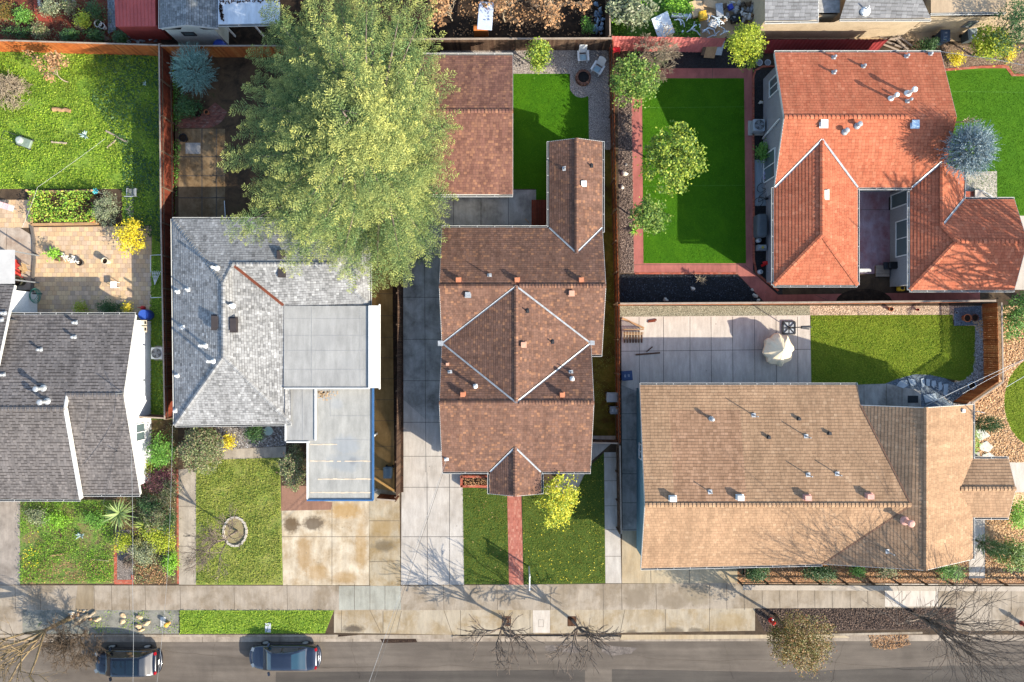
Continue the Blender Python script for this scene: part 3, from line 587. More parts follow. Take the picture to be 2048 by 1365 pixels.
slab('entry_walk', 'pale concrete entry walk right of the tan porch roof', 'path', [(1985, 925), (2600, 925), (2600, 985), (1985, 985)], 0.014, C_white2)
slab('entry_walk', 'narrow pale concrete walk from porch to pavement', 'path', [(1938, 1035), (1970, 1035), (1970, 1157), (1938, 1157)], 0.014, C_white2)
slab('front_bed', 'leaf covered planting bed below the tan front eaves', 'bed', [(1475, 1100), (2600, 1100), (2600, 1168), (1475, 1168)], 0.009, stones('chip_ground2', ['#7f5c40', '#a57a55', '#5f4431', '#b99270'], 13))
# ------- back neighbours (top of frame)
slab('garden_soil', 'dark red bark garden behind the left rear fence', 'bed', [(-300, -300), (322, -300), (322, 86), (-300, 86)], 0.004, patches('red_bark', ['#33201a', '#5a3328', '#78402f', '#3e3a24'], 1.3, fine=25))
slab('garden_path', 'red gravel path winding through the rear garden', 'path', [(62, -60), (78, -60), (84, 25), (104, 30), (104, 44), (78, 42), (70, 38), (68, 10)], 0.010, patches('red_gravel', ['#8a3d30', '#a34d3d'], 3))
slab('stone_path', 'grey cobble path beside the red metal shed', 'path', [(214, -60), (226, -60), (232, 60), (216, 68)], 0.010, tiles('cobble', ['#6f787d', '#8d979c', '#5d666b'], 0.1, 0.2, '#3b4043', 0.015, .5))
slab('rear_soil', 'dark littered soil behind the brown garage fence', 'soil', [(880, -300), (1210, -300), (1210, 76), (880, 76)], 0.004, patches('dark_litter', ['#1c1612', '#33281f', '#54402e'], 2))
slab('rear_soil', 'dark soil around the back neighbour sheds', 'soil', [(322, -300), (880, -300), (880, 88), (322, 88)], 0.004, patches('dark_litter', ['#1c1612', '#33281f', '#54402e'], 2))
slab('rear_grass', 'green weeds beside the scrap heap', 'lawn', [(1222, -300), (1400, -300), (1400, 76), (1222, 76)], 0.004, patches('weed_rear', ['#37501f', '#587a2e', '#6f8f3a'], 1.2))
slab('rear_concrete', 'sandy concrete alley behind the long grey roof', 'paving', [(1400, -300), (2600, -300), (2600, 92), (1400, 76)], 0.006, concrete('sandy_alley', '#b39b7b', '#7d6a52', .6, .6), [(1830, 30, 1830, 92), (1905, 30, 1960, 92)])
# ================================================================ HOUSES
def plane_of(pts):
    n = Vector((0, 0, 0))
    for i in range(len(pts)):
        a, b_ = pts[i], pts[(i + 1) % len(pts)]
        n += Vector(((a.y - b_.y) * (a.z + b_.z), (a.z - b_.z) * (a.x + b_.x), (a.x - b_.x) * (a.y + b_.y)))
    n.normalize()
    if n.z < 0: n = -n
    return n
def clip(poly, d, lim, keep_above):
    out = []
    n = len(poly)
    for i in range(n):
        a, c = poly[i], poly[(i + 1) % n]; va, vc = a.dot(d) - lim, c.dot(d) - lim
        if not keep_above: va, vc = -va, -vc
        if va >= 0: out.append(a)
        if (va >= 0) != (vc >= 0): out.append(a.lerp(c, va / (va - vc)))
    return out
def courses(b, pts, h, t=0.013, mi=0):
    """lays overlapping shingle courses (real steps) over one roof plane"""
    pts = [Vector(p) for p in pts]; n = plane_of(pts)
    d = Vector((0, 0, 1)) - n * n.z
    if d.length < 0.03: d = Vector((0, 1, 0))
    d.normalize(); e = d.cross(n); e.normalize()
    v0 = min(p.dot(d) for p in pts); v1 = max(p.dot(d) for p in pts); k = 0
    c0 = math.floor(v0 / h)
    while (c0 + k) * h < v1 - 1e-4:
        lo, hi = (c0 + k) * h, (c0 + k + 1) * h; k += 1
        q = clip(clip(pts, d, lo, True), d, hi, False) if len(pts) > 2 else []
        if len(q) < 3: continue
        r = [p + n * t * (1 - (p.dot(d) - lo) / h) for p in q]
        b.poly(r, mi, [(p.dot(e), min(max(p.dot(d), lo + 0.001), hi - 0.001)) for p in q])
        low = [p for p in q if abs(p.dot(d) - lo) < 1e-4]
        if len(low) >= 2:
            low.sort(key=lambda p: p.dot(e)); a, c = low[0], low[-1]
            if (c - a).length > 0.01:
                b.poly([a + n * t, c + n * t, c - n * 0.004, a - n * 0.004], mi, [(a.dot(e), lo + h * .05), (c.dot(e), lo + h * .05), (c.dot(e), lo + h * .02), (a.dot(e), lo + h * .02)])
def caps(b, A, B, sl, sr, w=0.14, step=0.27, mi=0):
    """ridge or hip cap tabs along A-B; sl / sr = fall per metre on either side"""
    A = Vector(A); B = Vector(B); d = B - A; L = d.length; d /= L
    s = Vector((-d.y, d.x, 0)); s.normalize(); n = max(1, int(L / step))
    for i in range(n):
        p, q = A + d * (L * i / n), A + d * (L * (i + 1.12) / n)
        zp, zq = Vector((0, 0, 0.085)), Vector((0, 0, 0.045))
        l0, l1 = p + s * w - Vector((0, 0, w * sl)) + zp, q + s * w - Vector((0, 0, w * sl)) + zq
        r0, r1 = p - s * w - Vector((0, 0, w * sr)) + zp, q - s * w - Vector((0, 0, w * sr)) + zq
        u = i * 3.7
        b.poly([p + zp, q + zq, l1, l0], mi, [(u, .05), (u + .2, .05), (u + .2, .1), (u, .1)]); b.poly([p + zp, r0, r1, q + zq], mi, [(u, .05), (u, .1), (u + .2, .1), (u + .2, .05)])
        dn = Vector((0, 0, -0.05)); b.poly([l0, p + zp, p + zp + dn, l0 + dn], mi); b.poly([p + zp, r0, r0 + dn, p + zp + dn], mi)
def pin(pts, x, y): return bool(inside(pts, np.array([x]), np.array([y]))[0])
class House:
    def __init__(s, name, label, cat, base):
        s.t = thing(name, label, cat, base); s.pl = []; s.rb = MB(); s.fl = []; s.gl = []; s.vl = []
    def plane(s, pts, h, t=0.013, mi=0, lay=True):
        pts = [Vector(p) for p in pts]; n = plane_of(pts); s.pl.append((pts, n, pts[0]))
        if lay: courses(s.rb, pts, h, t, mi)
        else: s.rb.poly(pts, mi)
        return s
    def z(s, x, y, default=None):
        best = default
        for pts, n, p0 in s.pl:
            if pin(pts, x, y):
                zz = p0.z - (n.x * (x - p0.x) + n.y * (y - p0.y)) / n.z
                if best is None or zz > best: best = zz
        return best
    def hit(s, px, py):
        best = None
        for pts, n, p0 in s.pl:
            a = P(px, py, 0); c = P(px, py, 1); d = c - a; den = n.dot(d)
            if abs(den) < 1e-6: continue
            t = n.dot(p0 - a) / den; q = a + d * t
            if pin(pts, q.x, q.y) and (best is None or q.z > best.z): best = q
        return best
    def fascia(s, a, b_, drop=0.2, th=0.03):
        a, b_ = Vector(a), Vector(b_); s.fl.append(MB()); s.fl[-1].bar(a - Vector((0, 0, drop / 2 + .005)), b_ - Vector((0, 0, drop / 2 + .005)), th, drop)
    def gutter(s, a, b_, out, w=0.11, step=1.05):
        a, b_ = Vector(a), Vector(b_); o = Vector(out).normalized(); c = Vector((0, 0, -0.06)); gb = MB(); s.gl.append(gb)
        p, q = a + o * (w / 2 + .02) + c, b_ + o * (w / 2 + .02) + c
        gb.bar(p - Vector((0, 0, .05)), q - Vector((0, 0, .05)), w, 0.012, 1)
        gb.bar(p + o * (w / 2), q + o * (w / 2), 0.022, 0.11); gb.bar(p - o * (w / 2), q - o * (w / 2), 0.012, 0.1)
        n = max(1, int((b_ - a).length / step))
        for i in range(n + 1):
            m = p.lerp(q, i / n); gb.bar(m - o * w / 2 + Vector((0, 0, .05)), m + o * w / 2 + Vector((0, 0, .05)), 0.025, 0.012)
    def valley(s, a, b_, w=0.16):
        a, b_ = Vector(a), Vector(b_); d = (b_ - a).normalized(); x = Vector((-d.y, d.x, 0)).normalized(); u = Vector((0, 0, .035)); vb = MB(); s.vl.append(vb)
        vb.poly([a + u, b_ + u, b_ + x * w + u * 1.9, a + x * w + u * 1.9]); vb.poly([a + u, a - x * w + u * 1.9, b_ - x * w + u * 1.9, b_ + u])
    def walls(s, foot, mat, down=0.06, name='wall', z0=-0.02):
        b = MB(); n = len(foot)
        for i in range(n):
            a, c = Vector((*foot[i], 0)), Vector((*foot[(i + 1) % n], 0)); L = (c - a).length; k = max(1, int(L / 0.35))
            for j in range(k):
                p, q = a.lerp(c, j / k), a.lerp(c, (j + 1) / k)
                zp, zq = s.z(p.x, p.y, 2.4) - down, s.z(q.x, q.y, 2.4) - down
                b.poly([(p.x, p.y, z0), (q.x, q.y, z0), (q.x, q.y, zq), (p.x, p.y, zp)])
        b.build(name, mat, s.t, fix=False)
    def pipe(s, px, py, h=0.5, r=0.045, mat='galv', cap=False, plate=True, col=None, top=None):
        q = s.hit(px, py)
        if q is None: return
        b = MB()
        if plate: 
            b.box(q + Vector((0, 0, .03)), (0.28, 0.28, 0.02), rz=0.1); b.lathe(q, [(r * 2.2, -.05), (r * 2.0, .06), (r * 1.2, .13)], 12)
        b.tube([q - Vector((0, 0, .15)), q + Vector((0, 0, h))], r, 10)
        if cap:
            b.lathe(q + Vector((0, 0, h)), [(r, -.1), (r * 1.55, -.07), (r * 1.65, .02), (r * 1.1, .08), (0.0, .1)], 14)
        b.build('vent_pipe', M[mat] if isinstance(mat, str) else mat, s.t)
    def boxvent(s, px, py, mat, sx=0.36, sy=0.36, h=0.2):
        q = s.hit(px, py)
        if q is None: return
        b = MB(); z = q.z
        b.box((q.x, q.y, z + .03), (sx * 1.35, sy * 1.35, 0.03)); 
        b.prism([(q.x - sx / 2, q.y - sy / 2), (q.x + sx / 2, q.y - sy / 2), (q.x + sx / 2, q.y + sy / 2), (q.x - sx / 2, q.y + sy / 2)], z - .12, z + h)
        b.box((q.x, q.y, z + h), (sx * 1.08, sy * 1.08, 0.035))
        b.build('roof_vent', M[mat] if isinstance(mat, str) else mat, s.t)
    def window(s, c, w, h, nrm, split='v', frame='white'):
        """window on a wall: c centre, nrm outward (unit xy)"""
        nx = Vector((nrm[0], nrm[1], 0)); tx = Vector((-nx.y, nx.x, 0)); c = Vector(c); f = MB(); up = Vector((0, 0, 1))
        for sg in (-1, 1):
            f.bar(c + tx * sg * (w / 2) - up * h / 2 + nx * .03, c + tx * sg * (w / 2) + up * h / 2 + nx * .03, 0.07, 0.07, up=nx)
            f.bar(c - tx * (w / 2 - .035) + up * sg * (h / 2 - .035) + nx * .032, c + tx * (w / 2 - .035) + up * sg * (h / 2 - .035) + nx * .032, 0.06, 0.07)
        if split == 'v': f.bar(c - up * (h / 2 - .07) + nx * .03, c + up * (h / 2 - .07) + nx * .03, 0.05, 0.05, up=nx)
        fr = f.build('window', M[frame], s.t)
        g = MB(); g.poly([c - tx * w / 2 - up * h / 2 + nx * .015, c + tx * w / 2 - up * h / 2 + nx * .015, c + tx * w / 2 + up * h / 2 + nx * .015, c - tx * w / 2 + up * h / 2 + nx * .015])
        g.build('pane', M['glass'], fr, fix=False)
    def done(s, roofm, fascia='trim', gutter='trim', valley='galv'):
        s.rb.build('roof', roofm, s.t, fix=False)
        for k in s.fl: k.build('fascia', M[fascia], s.t)
        for k in s.gl: k.build('gutter', [M[gutter], M['dark']], s.t)
        for k in s.vl: k.build('valley_flashing', M[valley], s.t, fix=False)
V3 = Vector
# ---------------------------------------------------------------- A: grey gabled house, far left
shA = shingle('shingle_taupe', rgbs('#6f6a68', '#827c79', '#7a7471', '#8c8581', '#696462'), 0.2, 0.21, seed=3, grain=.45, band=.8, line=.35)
hA = House('gabled_house', 'grey brown shingled gable house with white side wall at the left edge of the photo', 'house', (-30, -4.4, 0))
XL, XR, XS = -44.0, -25.05, -28.72
sA = 1.6 / 6.1
hA.plane([(XL, 1.73, 2.6), (XR, 1.73, 2.6), (XR, -3.48, 3.97), (XS, -3.48, 3.97), (XL, -3.48, 3.97)], .21)
hA.plane([(XL, -3.48, 3.97), (XS, -3.48, 3.97), (XS, -4.36, 4.2), (XL, -4.36, 4.2)], .21)
hA.plane([(XL, -4.36, 4.2), (XS, -4.36, 4.2), (XS, -10.5, 2.6), (XL, -10.5, 2.6)], .21)
hA.plane([(XS, -3.48, 3.97), (XR, -3.48, 3.97), (-24.88, -10.25, 2.33), (XS, -10.25, 2.33)], .21)
hA.plane([(XL, 4.0, 2.6), (-33.1, 3.7, 2.6), (-33.1, -1.6, 4.1), (XL, -1.6, 4.1)], .21)
caps(hA.rb, (XS, -4.36, 4.2), (XL, -4.36, 4.2), sA, sA); caps(hA.rb, (XR, -3.48, 3.97), (XS, -3.48, 3.97), sA, sA)
hA.fascia((XR, 1.73, 2.6), (XR, -3.48, 3.97)); hA.fascia((XR, -3.48, 3.97), (-24.88, -10.25, 2.33))
hA.fascia((XS + .02, -3.55, 4.02), (XS + .02, -4.36, 4.24), .22, .1); hA.fascia((XS + .02, -4.36, 4.24), (XS + .02, -10.5, 2.64), .3, .1)
hA.fascia((-33.08, 3.7, 2.6), (-33.08, -1.6, 4.1))
hA.gutter((XL, 1.75, 2.6), (XR, 1.75, 2.6), (0, 1, 0)); hA.gutter((XL, -10.52, 2.6), (XS, -10.52, 2.6), (0, -1, 0)); hA.gutter((XS, -10.27, 2.33), (-24.9, -10.27, 2.33), (0, -1, 0))
hA.walls([(XL + .3, 1.4), (-25.35, 1.4), (-25.35, -9.8), (XL + .3, -9.8)], M['stucco_wh'])
hA.walls([(XL + .3, 3.4), (-33.35, 3.4), (-33.35, 1.4), (XL + .3, 1.4)], M['stucco_wh'], name='wing_wall')
hA.window((-25.35, -6.2, 1.45), 1.15, 1.2, (1, 0))
for px, py in ((152, 646), (150, 675), (82, 700), (8, 750), (10, 627), (4, 640)): hA.pipe(px, py, .32, .06, cap=True)
for px, py in ((87, 777), (95, 803)): hA.pipe(px, py, .75, .11, cap=True)
hA.pipe(247, 786, .9, .025, 'grey', plate=False); hA.pipe(236, 903, .5, .025, 'dark', plate=False)
hA.done(shA)
# ---------------------------------------------------------------- B: pale grey shingle house with flat roofs
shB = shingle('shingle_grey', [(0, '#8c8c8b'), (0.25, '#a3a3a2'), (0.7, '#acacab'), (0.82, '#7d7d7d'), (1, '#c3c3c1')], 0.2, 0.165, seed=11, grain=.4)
hB = House('hipped_house', 'pale grey shingle house with rusty valley strip and attached flat roofs', 'house', (-16, 0, 0))
EW0, EW1, RT = V3((-18.05, 4.95, 3.86)), V3((-11.6, 4.95, 3.86)), V3((-18.47, 3.75, 4.3)); RB = V3((-18.45, -1.0, 4.3))
NW, NE, SE2 = V3((-22.57, 8.1, 2.6)), V3((-9.44, 8.1, 2.6)), V3((-9.44, 2.3, 2.75)); SW, SE = V3((-22.4, -5.6, 2.6)), V3((-14.66, -5.5, 2.62))
VX = V3((-15.0, 2.3, 2.9)); E1 = V3((-14.68, -3.0, 2.75))
hB.plane([NW, NE, EW1, EW0, RT], .165); hB.plane([NW, RT, RB, SW], .165); hB.plane([SW, RB, SE], .165)
hB.plane([RT, EW0, VX, E1, SE, RB], .165); hB.plane([EW0, EW1, SE2, VX], .165); hB.plane([EW1, NE, SE2], .165)
for a, c in ((RT, NW), (RT, RB), (SW, RB), (SE, RB), (EW0, RT)): caps(hB.rb, a, c, .38, .38, .13, .22)
caps(hB.rb, EW0, EW1, .38, .38, .13, .22); caps(hB.rb, SE2, EW1, .3, .3, .13, .22)
vb = MB(); d = (VX - EW0).normalized(); x = V3((-d.y, d.x, 0)).normalized(); u = V3((0, 0, .06))
a, c = EW0.lerp(VX, .03), EW0.lerp(VX, .98)
vb.poly([a + u, c + u, c + x * .09 + u * 1.5, a + x * .09 + u * 1.5]); vb.poly([a + u, a - x * .09 + u * 1.5, c - x * .09 + u * 1.5, c + u])
vb.build('valley_strip', grimy('rusty_valley', '#63321f', '#32190f', 0.8), hB.t, fix=False)
for a, c, o in ((NW, NE, (0, 1, 0)), (SW, SE, (0, -1, 0)), (NW, SW, (-1, 0, 0)), (NE, SE2, (1, 0, 0))):
    hB.fascia(a, c); hB.gutter(a, c, o, .1, 2.4)
hB.walls([(-22.1, 7.7), (-9.9, 7.7), (-9.9, 2.4), (-15.0, 2.2), (-15.0, -5.1), (-22.0, -5.1)], M['stucco_gr'])
for px, py, h, r in ((434, 537, .75, .09), (378, 580, .5, .05), (357, 584, .4, .07), (367, 655, .45, .05), (412, 692, .95, .085), (428, 723, .95, .09), (356, 752, .4, .06), (352, 822, .35, .05), (465, 612, .4, .09)):
    hB.pipe(px, py, h, r, 'white')
for px, py in ((431, 645), (468, 650), (562, 511), (564, 545)): hB.boxvent(px, py, plain('skylight_brown', '#3a3432', .4), .4, .75 if px < 500 else .5, .14)
membrane = concrete('roof_membrane', '#9c9b97', '#7f7f7d', .7, .35, rough=.8, spots=((3.6, 0.2, .9, 1.1, .4, '#838381'), (5.2, -1.3, .6, .6, .3, '#868684'), (4.2, 1.4, 1.6, .5, .25, '#8d8d8b'))); membrane2 = concrete('roof_membrane_blue', '#a09e97', '#868681', .8, .4, rough=.75, spots=((4.9, -6.9, 1.1, .75, .6, '#7e8387'), (4.9, -8.1, 1.4, .8, .6, '#7a7f82'), (4.3, -4.2, .5, .5, .35, '#868a8e'), (5.4, -8.0, .35, .35, .5, '#63666a')))
def flat(name, x0, x1, y0, y1, z, mat, th=.26, seams=(), slope=0.0):
    k = MB(); k.box(((x0 + x1) / 2, (y0 + y1) / 2, z - th / 2), (x1 - x0, y1 - y0, th))
    o = k.build(name, mat, hB.t)
    if seams:
        k = MB()
        for (a0, b0, a1, b1) in seams: k.bar((a0, b0, z + .006), (a1, b1, z + .006), .02, .012)
        k.build('seam', plain('seam_grey', '#8f8f8e', .8), o)
    return o
fl = flat('flat_roof', -15.05, -9.45, -3.08, 2.32, 2.95, membrane, .2, [(-15, y, -9.5, y) for y in (1.45, .35, -.65, -1.9)] + [(-13.2, -3, -13.2, 2.2), (-10.0, -3, -10.0, 2.2)])
k = MB()
k.box((-9.1, -.38, 2.94), (.68, 5.42, .28)); k.box((-12.2, -3.12, 2.9), (5.6, .08, .26)); k.box((-8.74, -.38, 2.90), (.06, 5.6, .3))
k.build('fascia', M['white'], hB.t)
fl = flat('carport_roof', -13.55, -9.32, -10.55, -3.16, 2.48, membrane2, .14, [(-12.1, -5, -9.4, -5.0), (-12.1, -5, -12.1, -3.2), (-11.9, -6.6, -9.4, -6.6)])
flat('carport_roof', -15.0, -13.1, -6.65, -3.16, 2.55, membrane, .2, [(-13.9, -6.6, -13.9, -3.2)])
k = MB(); k.box((-13.08, -4.9, 2.55), (.07, 3.4, .16)); k.box((-13.62, -8.65, 2.46), (.09, 3.85, .2)); k.box((-15.06, -4.9, 2.5), (.08, 3.5, .24)); k.box((-14.25, -6.72, 2.5), (1.5, .08, .24)); k.build('fascia', M['white'], hB.t)
k = MB(); k.box((-9.26, -6.85, 2.46), (.1, 7.5, .24)); k.box((-11.45, -10.6, 2.46), (4.4, .1, .24)); k.build('blue_trim', plain('blue_trim', '#34587f', .5), hB.t)
for i, y in enumerate((-6.9, -8.0, -9.2, -10.1)):
    rng = random.Random(i); k = MB()
    for j in range(16):
        x0 = -13.45 + j * .255
        if rng.random() < .9 and (i or j < 7): k.box((x0 + .13, y + rng.uniform(-.015, .015), 2.486), (.262, rng.uniform(.03, .09), .012))
    k.build('batten', plain('sun_bleached_tape', '#bcab94', .9, .2), hB.t)
k = MB(); rng = random.Random(5)
for i in range(70): 
    x_, y_ = -12.9 + abs(rng.gauss(0, .5)), -3.35 - abs(rng.gauss(0, .22)); k.box((x_, y_, 2.495), (rng.uniform(.04, .14), rng.uniform(.03, .08), .01), rng.uniform(0, 3))
k.build('leaf_debris', plain('dry_debris', '#a98d6a', .9, .3), hB.t)
for x_, y_ in ((-13.4, -10.4), (-9.5, -10.4), (-9.5, -6.5), (-13.4, -6.8)): k = MB(); k.box((x_, y_, 1.16), (.12, .12, 2.36)); k.build('carport_post', M['white'], hB.t)
hB.done(shB)
# ---------------------------------------------------------------- C: brown shingle house, centre
br = [(0, '#6f5346'), (0.3, '#7f5f50'), (0.6, '#886757'), (0.78, '#765648'), (0.9, '#926b55'), (1, '#a5795c')]
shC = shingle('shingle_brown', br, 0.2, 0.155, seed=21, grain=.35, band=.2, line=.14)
hC = House('brown_house', 'long brown shingled house with two cross gables and a diamond shaped roof centre', 'house', (0.5, -0.8, 0))
XL, XN, XS = -4.63, 5.98, 5.22; ZR = 4.5
yE, yR, yV, yR2, yE2 = 7.5, 3.5, -.15, -3.92, -8.7; zE, zV, zE2 = 2.8, 2.86, 2.55
# main north slope cut by the NE wing valley
A1, A2, A3 = V3((2.45, 7.5, 2.8)), V3((4.2, 5.72, 3.556)), V3((5.98, 7.5, 2.8))
hC.plane([(XL, yE, zE), A1, A2, (4.2, yR, ZR), (XL, yR, ZR)], .155)
hC.plane([A2, A3, (XN, yR, ZR), (4.2, yR, ZR)], .155)
# diamond
T, B_, Lt, Rt = V3((.27, yR, ZR)), V3((.27, yR2, ZR)), V3((-4.6, yV, zV)), V3((5.2, yV, zV))
hC.plane([(XL, yR, ZR), T, Lt, (XL, yV, zV)], .155); hC.plane([T, (XN, yR, ZR), (XN, -.9, 2.58), (5.2, -.9, 2.58), Rt], .155)
hC.plane([Lt, B_, (XL, yR2, ZR), (XL, yV, zV)], .155); hC.plane([B_, Rt, (XS, yV, zV), (XS, yR2, ZR)], .155)
hC.plane([T, B_, Lt], .155, .008); hC.plane([T, Rt, B_], .155)
# south slope cut by porch gable
pk = V3((.2, -6.95, 3.25)); pl, pr = V3((-1.46, yE2, zE2)), V3((1.92, yE2, zE2))
hC.plane([(XL, yR2, ZR), (.2, yR2, ZR), pk, pl, (XL, yE2, zE2)], .155); hC.plane([(.2, yR2, ZR), (XS, yR2, ZR), (XS, yE2, zE2), pr, pk], .155)
pe = -10.17
hC.plane([pk, (.2, pe, 3.25), (-1.5, pe, 2.55), pl], .155, .008); hC.plane([pk, pr, (1.95, pe, 2.55), (.2, pe, 3.25)], .155)
# NE wing
ne = 13.2; rw = V3((4.2, ne, 3.556))
hC.plane([A1, (2.45, ne, 2.8), rw, A2], .155, .008); hC.plane([A3, A2, rw, (5.98, ne, 2.8)], .155)
for a, c in ((T - V3((.2, 0, 0)), (XL, yR, ZR)), (T + V3((.2, 0, 0)), (XN, yR, ZR)), (B_ - V3((.2, 0, 0)), (XL, yR2, ZR)), (B_ + V3((.2, 0, 0)), (XS, yR2, ZR)), (T, B_), (A2, rw), (pk, (.2, pe, 3.25))): caps(hC.rb, a, c, .42, .42, .13, .2)
for a, c in ((T, Lt), (B_, Lt), (T, Rt), (B_, Rt), (A1, A2), (A3, A2), (pl, pk), (pr, pk)): hC.valley(a, c, .055)
hC.fascia((XL, yE, zE), (XL, yR, ZR)); hC.fascia((XL, yR, ZR), (XL, yV, zV)); hC.fascia((XL, yV, zV), (XL, yR2, ZR)); hC.fascia((XL, yR2, ZR), (XL, yE2, zE2))
hC.fascia((XN, yE, zE), (XN, yR, ZR)); hC.fascia((XN, yR, ZR), (XN, -.9, 2.58)); hC.fascia((XS, yV, zV), (XS, yR2, ZR)); hC.fascia((XS, yR2, ZR), (XS, yE2, zE2))
hC.fascia((2.45, ne, 2.8), rw); hC.fascia(rw, (5.98, ne, 2.8)); hC.fascia((-1.5, pe, 2.55), (.2, pe, 3.25)); hC.fascia((.2, pe, 3.25), (1.95, pe, 2.55))
hC.gutter((XL, yE, zE), (2.35, yE, zE), (0, 1, 0)); hC.gutter((2.45, 7.6, 2.8), (2.45, ne, 2.8), (-1, 0, 0)); hC.gutter((5.98, 7.2, 2.8), (5.98, ne, 2.8), (1, 0, 0))
hC.gutter((XL, yE2, zE2), (-1.6, yE2, zE2), (0, -1, 0)); hC.gutter((2.0, yE2, zE2), (XS, yE2, zE2), (0, -1, 0)); hC.gutter((1.95, yE2 - .15, 2.55), (1.95, pe, 2.55), (1, 0, 0)); hC.gutter((-1.5, yE2 - .15, 2.55), (-1.5, pe, 2.55), (-1, 0, 0)); hC.gutter((5.22, -.9, 2.58), (5.98, -.9, 2.58), (0, -1, 0))
for c_, s_ in (((-4.72, -.15, 2.84), (.34, .34, .22)), ((5.3, -.12, 2.86), (.3, .3, .2))): k = MB(); k.box(c_, s_); k.build('rain_head', M['galv'], hC.t)
k = MB(); k.box((-4.8, -.15, 1.4), (.08, .1, 2.7)); k.build('downpipe', M['galv'], hC.t)
hC.walls([(-4.3, 7.15), (2.8, 7.15), (2.8, 12.9), (5.65, 12.9), (5.65, -.6), (4.9, -.6), (4.9, -8.2), (-4.3, -8.2)], M['stucco_br'])
for x_ in (-1.25, 1.7): k = MB(); k.box((x_, -9.95, 1.2), (.16, .16, 2.5)); k.build('porch_post', M['white'], hC.t)
k = MB(); k.box((.2, -9.3, .07), (3.3, 1.9, .14)); k.build('porch', C_white, hC.t)
hC.window((-1.7, 7.15, 1.5), 1.4, 1.1, (0, 1)); hC.window((-4.3, 1.6, 1.5), 1.4, 1.1, (-1, 0)); hC.window((-4.3, -5.5, 1.5), 1.4, 1.1, (-1, 0)); hC.window((3.4, -8.2, 1.4), 1.6, 1.2, (0, -1)); hC.window((-3, -8.2, 1.4), 1.6, 1.2, (0, -1)); hC.window((5.65, 10, 1.5), 1.2, 1.1, (1, 0))
vb_ = plain('vent_terracotta', '#a76a4c', .8, .2); vp = plain('vent_pinkish', '#b58a74', .8, .2)
for px, py in ((917, 561), (1034, 561), (1162, 561), (926, 789), (1124, 790)): hC.boxvent(px, py, vb_, .27, .27, .28)
for px, py in ((1143, 587), (1047, 690)): hC.boxvent(px, py, vp, .3, .3, .2)
hC.boxvent(936, 590, 'galv', .3, .3, .2); hC.boxvent(895, 729, vp, .16, .16, .15); hC.boxvent(1167, 368, 'white', .3, .3, .16)
for px, py, h in ((979, 552, .55), (1142, 745, .5), (900, 745, .4), (1129, 338, .6)): hC.pipe(px, py, h, .035)
for px, py in ((1054, 622), (1104, 684), (1182, 332)): hC.pipe(px, py, .3, .045, 'dark')
hC.pipe(951, 773, .45, .075, 'white', cap=True); hC.pipe(1144, 758, .5, .075, 'white', cap=True); hC.pipe(893, 918, .3, .05, 'white')
hC.done(shC)
# garage
hG = House('brown_garage', 'brown shingled gable garage half hidden under the big conifer', 'garage', (-3, 14.5, 0))
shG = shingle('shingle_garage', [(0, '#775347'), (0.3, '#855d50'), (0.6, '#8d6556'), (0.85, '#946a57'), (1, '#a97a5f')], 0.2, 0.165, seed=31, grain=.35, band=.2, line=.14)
g0, g1 = -6.0, .05
hG.plane([(g0, 19.0, 2.6), (g1, 19.0, 2.6), (g1, 14.8, 4.0), (g0, 14.8, 4.0)], .165); hG.plane([(g0, 14.8, 4.0), (g1, 14.8, 4.0), (g1, 9.75, 2.6), (g0, 9.75, 2.6)], .165)
caps(hG.rb, (g0, 14.8, 4.0), (g1, 14.8, 4.0), .33, .28, .13, .22)
for a, c in (((g0, 19, 2.6), (g0, 14.8, 4)), ((g1, 19, 2.6), (g1, 14.8, 4)), ((g0, 14.8, 4), (g0, 9.75, 2.6)), ((g1, 14.8, 4), (g1, 9.75, 2.6))): hG.fascia(a, c)
hG.gutter((g0, 19.02, 2.6), (g1, 19.02, 2.6), (0, 1, 0)); hG.gutter((g0, 9.73, 2.6), (g1, 9.73, 2.6), (0, -1, 0))
hG.walls([(g0 + .25, 18.7), (g1 - .25, 18.7), (g1 - .25, 10.1), (g0 + .25, 10.1)], M['stucco_br']); hG.window((g1 - .25, 13.0, 1.4), 1.0, .9, (1, 0))
k = MB()
for i in range(4): k.box((-3.2, 10.07, .3 + i * .55), (4.6, .05, .52))
k.build('garage_door', M['white'], hG.t)
hG.done(shG)
# ---------------------------------------------------------------- D: red roof house
rd = [(0, '#b46447'), (0.3, '#bf6f51'), (0.65, '#c57656'), (0.88, '#b8694b'), (1, '#cd8161')]
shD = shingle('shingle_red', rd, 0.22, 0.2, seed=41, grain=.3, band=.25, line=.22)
hD = House('red_roof_house', 'terracotta red shingled house with courtyard between its wings', 'house', (22, 9, 0))
X0, X1 = 17.15, 28.0; YN, YR, YS = 18.84, 14.1, 10.02; ze, zr = 3.4, 5.0; sS = (zr - ze) / (YR - YS)
wz = 4.5; wy = YR - (zr - wz) / sS; WL, WR, WX = 17.1, 22.56, 19.75
wA, wB, wC = V3((WL + .06, YS, ze)), V3((WX, wy, wz)), V3((WR, YS, ze))
hD.plane([(X0, YN, ze), (X1, YN, ze), (X1, YR, zr), (X0, YR, zr)], .2)
ry = 4.0; ryy = YR - (zr - ry) / sS; NX = 27.7; we = V3((26.1, YS, ze)); wr = V3((NX, ryy, ry))
hD.plane([(X0, YR, zr), (WX, YR, zr), wB, wA, (X0, YS, ze)], .2); hD.plane([(WX, YR, zr), (NX, YR, zr), wr, we, wC, wB], .2)
hD.plane([(NX, YR, zr), (X1, YR, zr), (X1, YS, ze), (NX, YS + .02, ze), wr], .2)
hy, ey = 6.75, 3.66
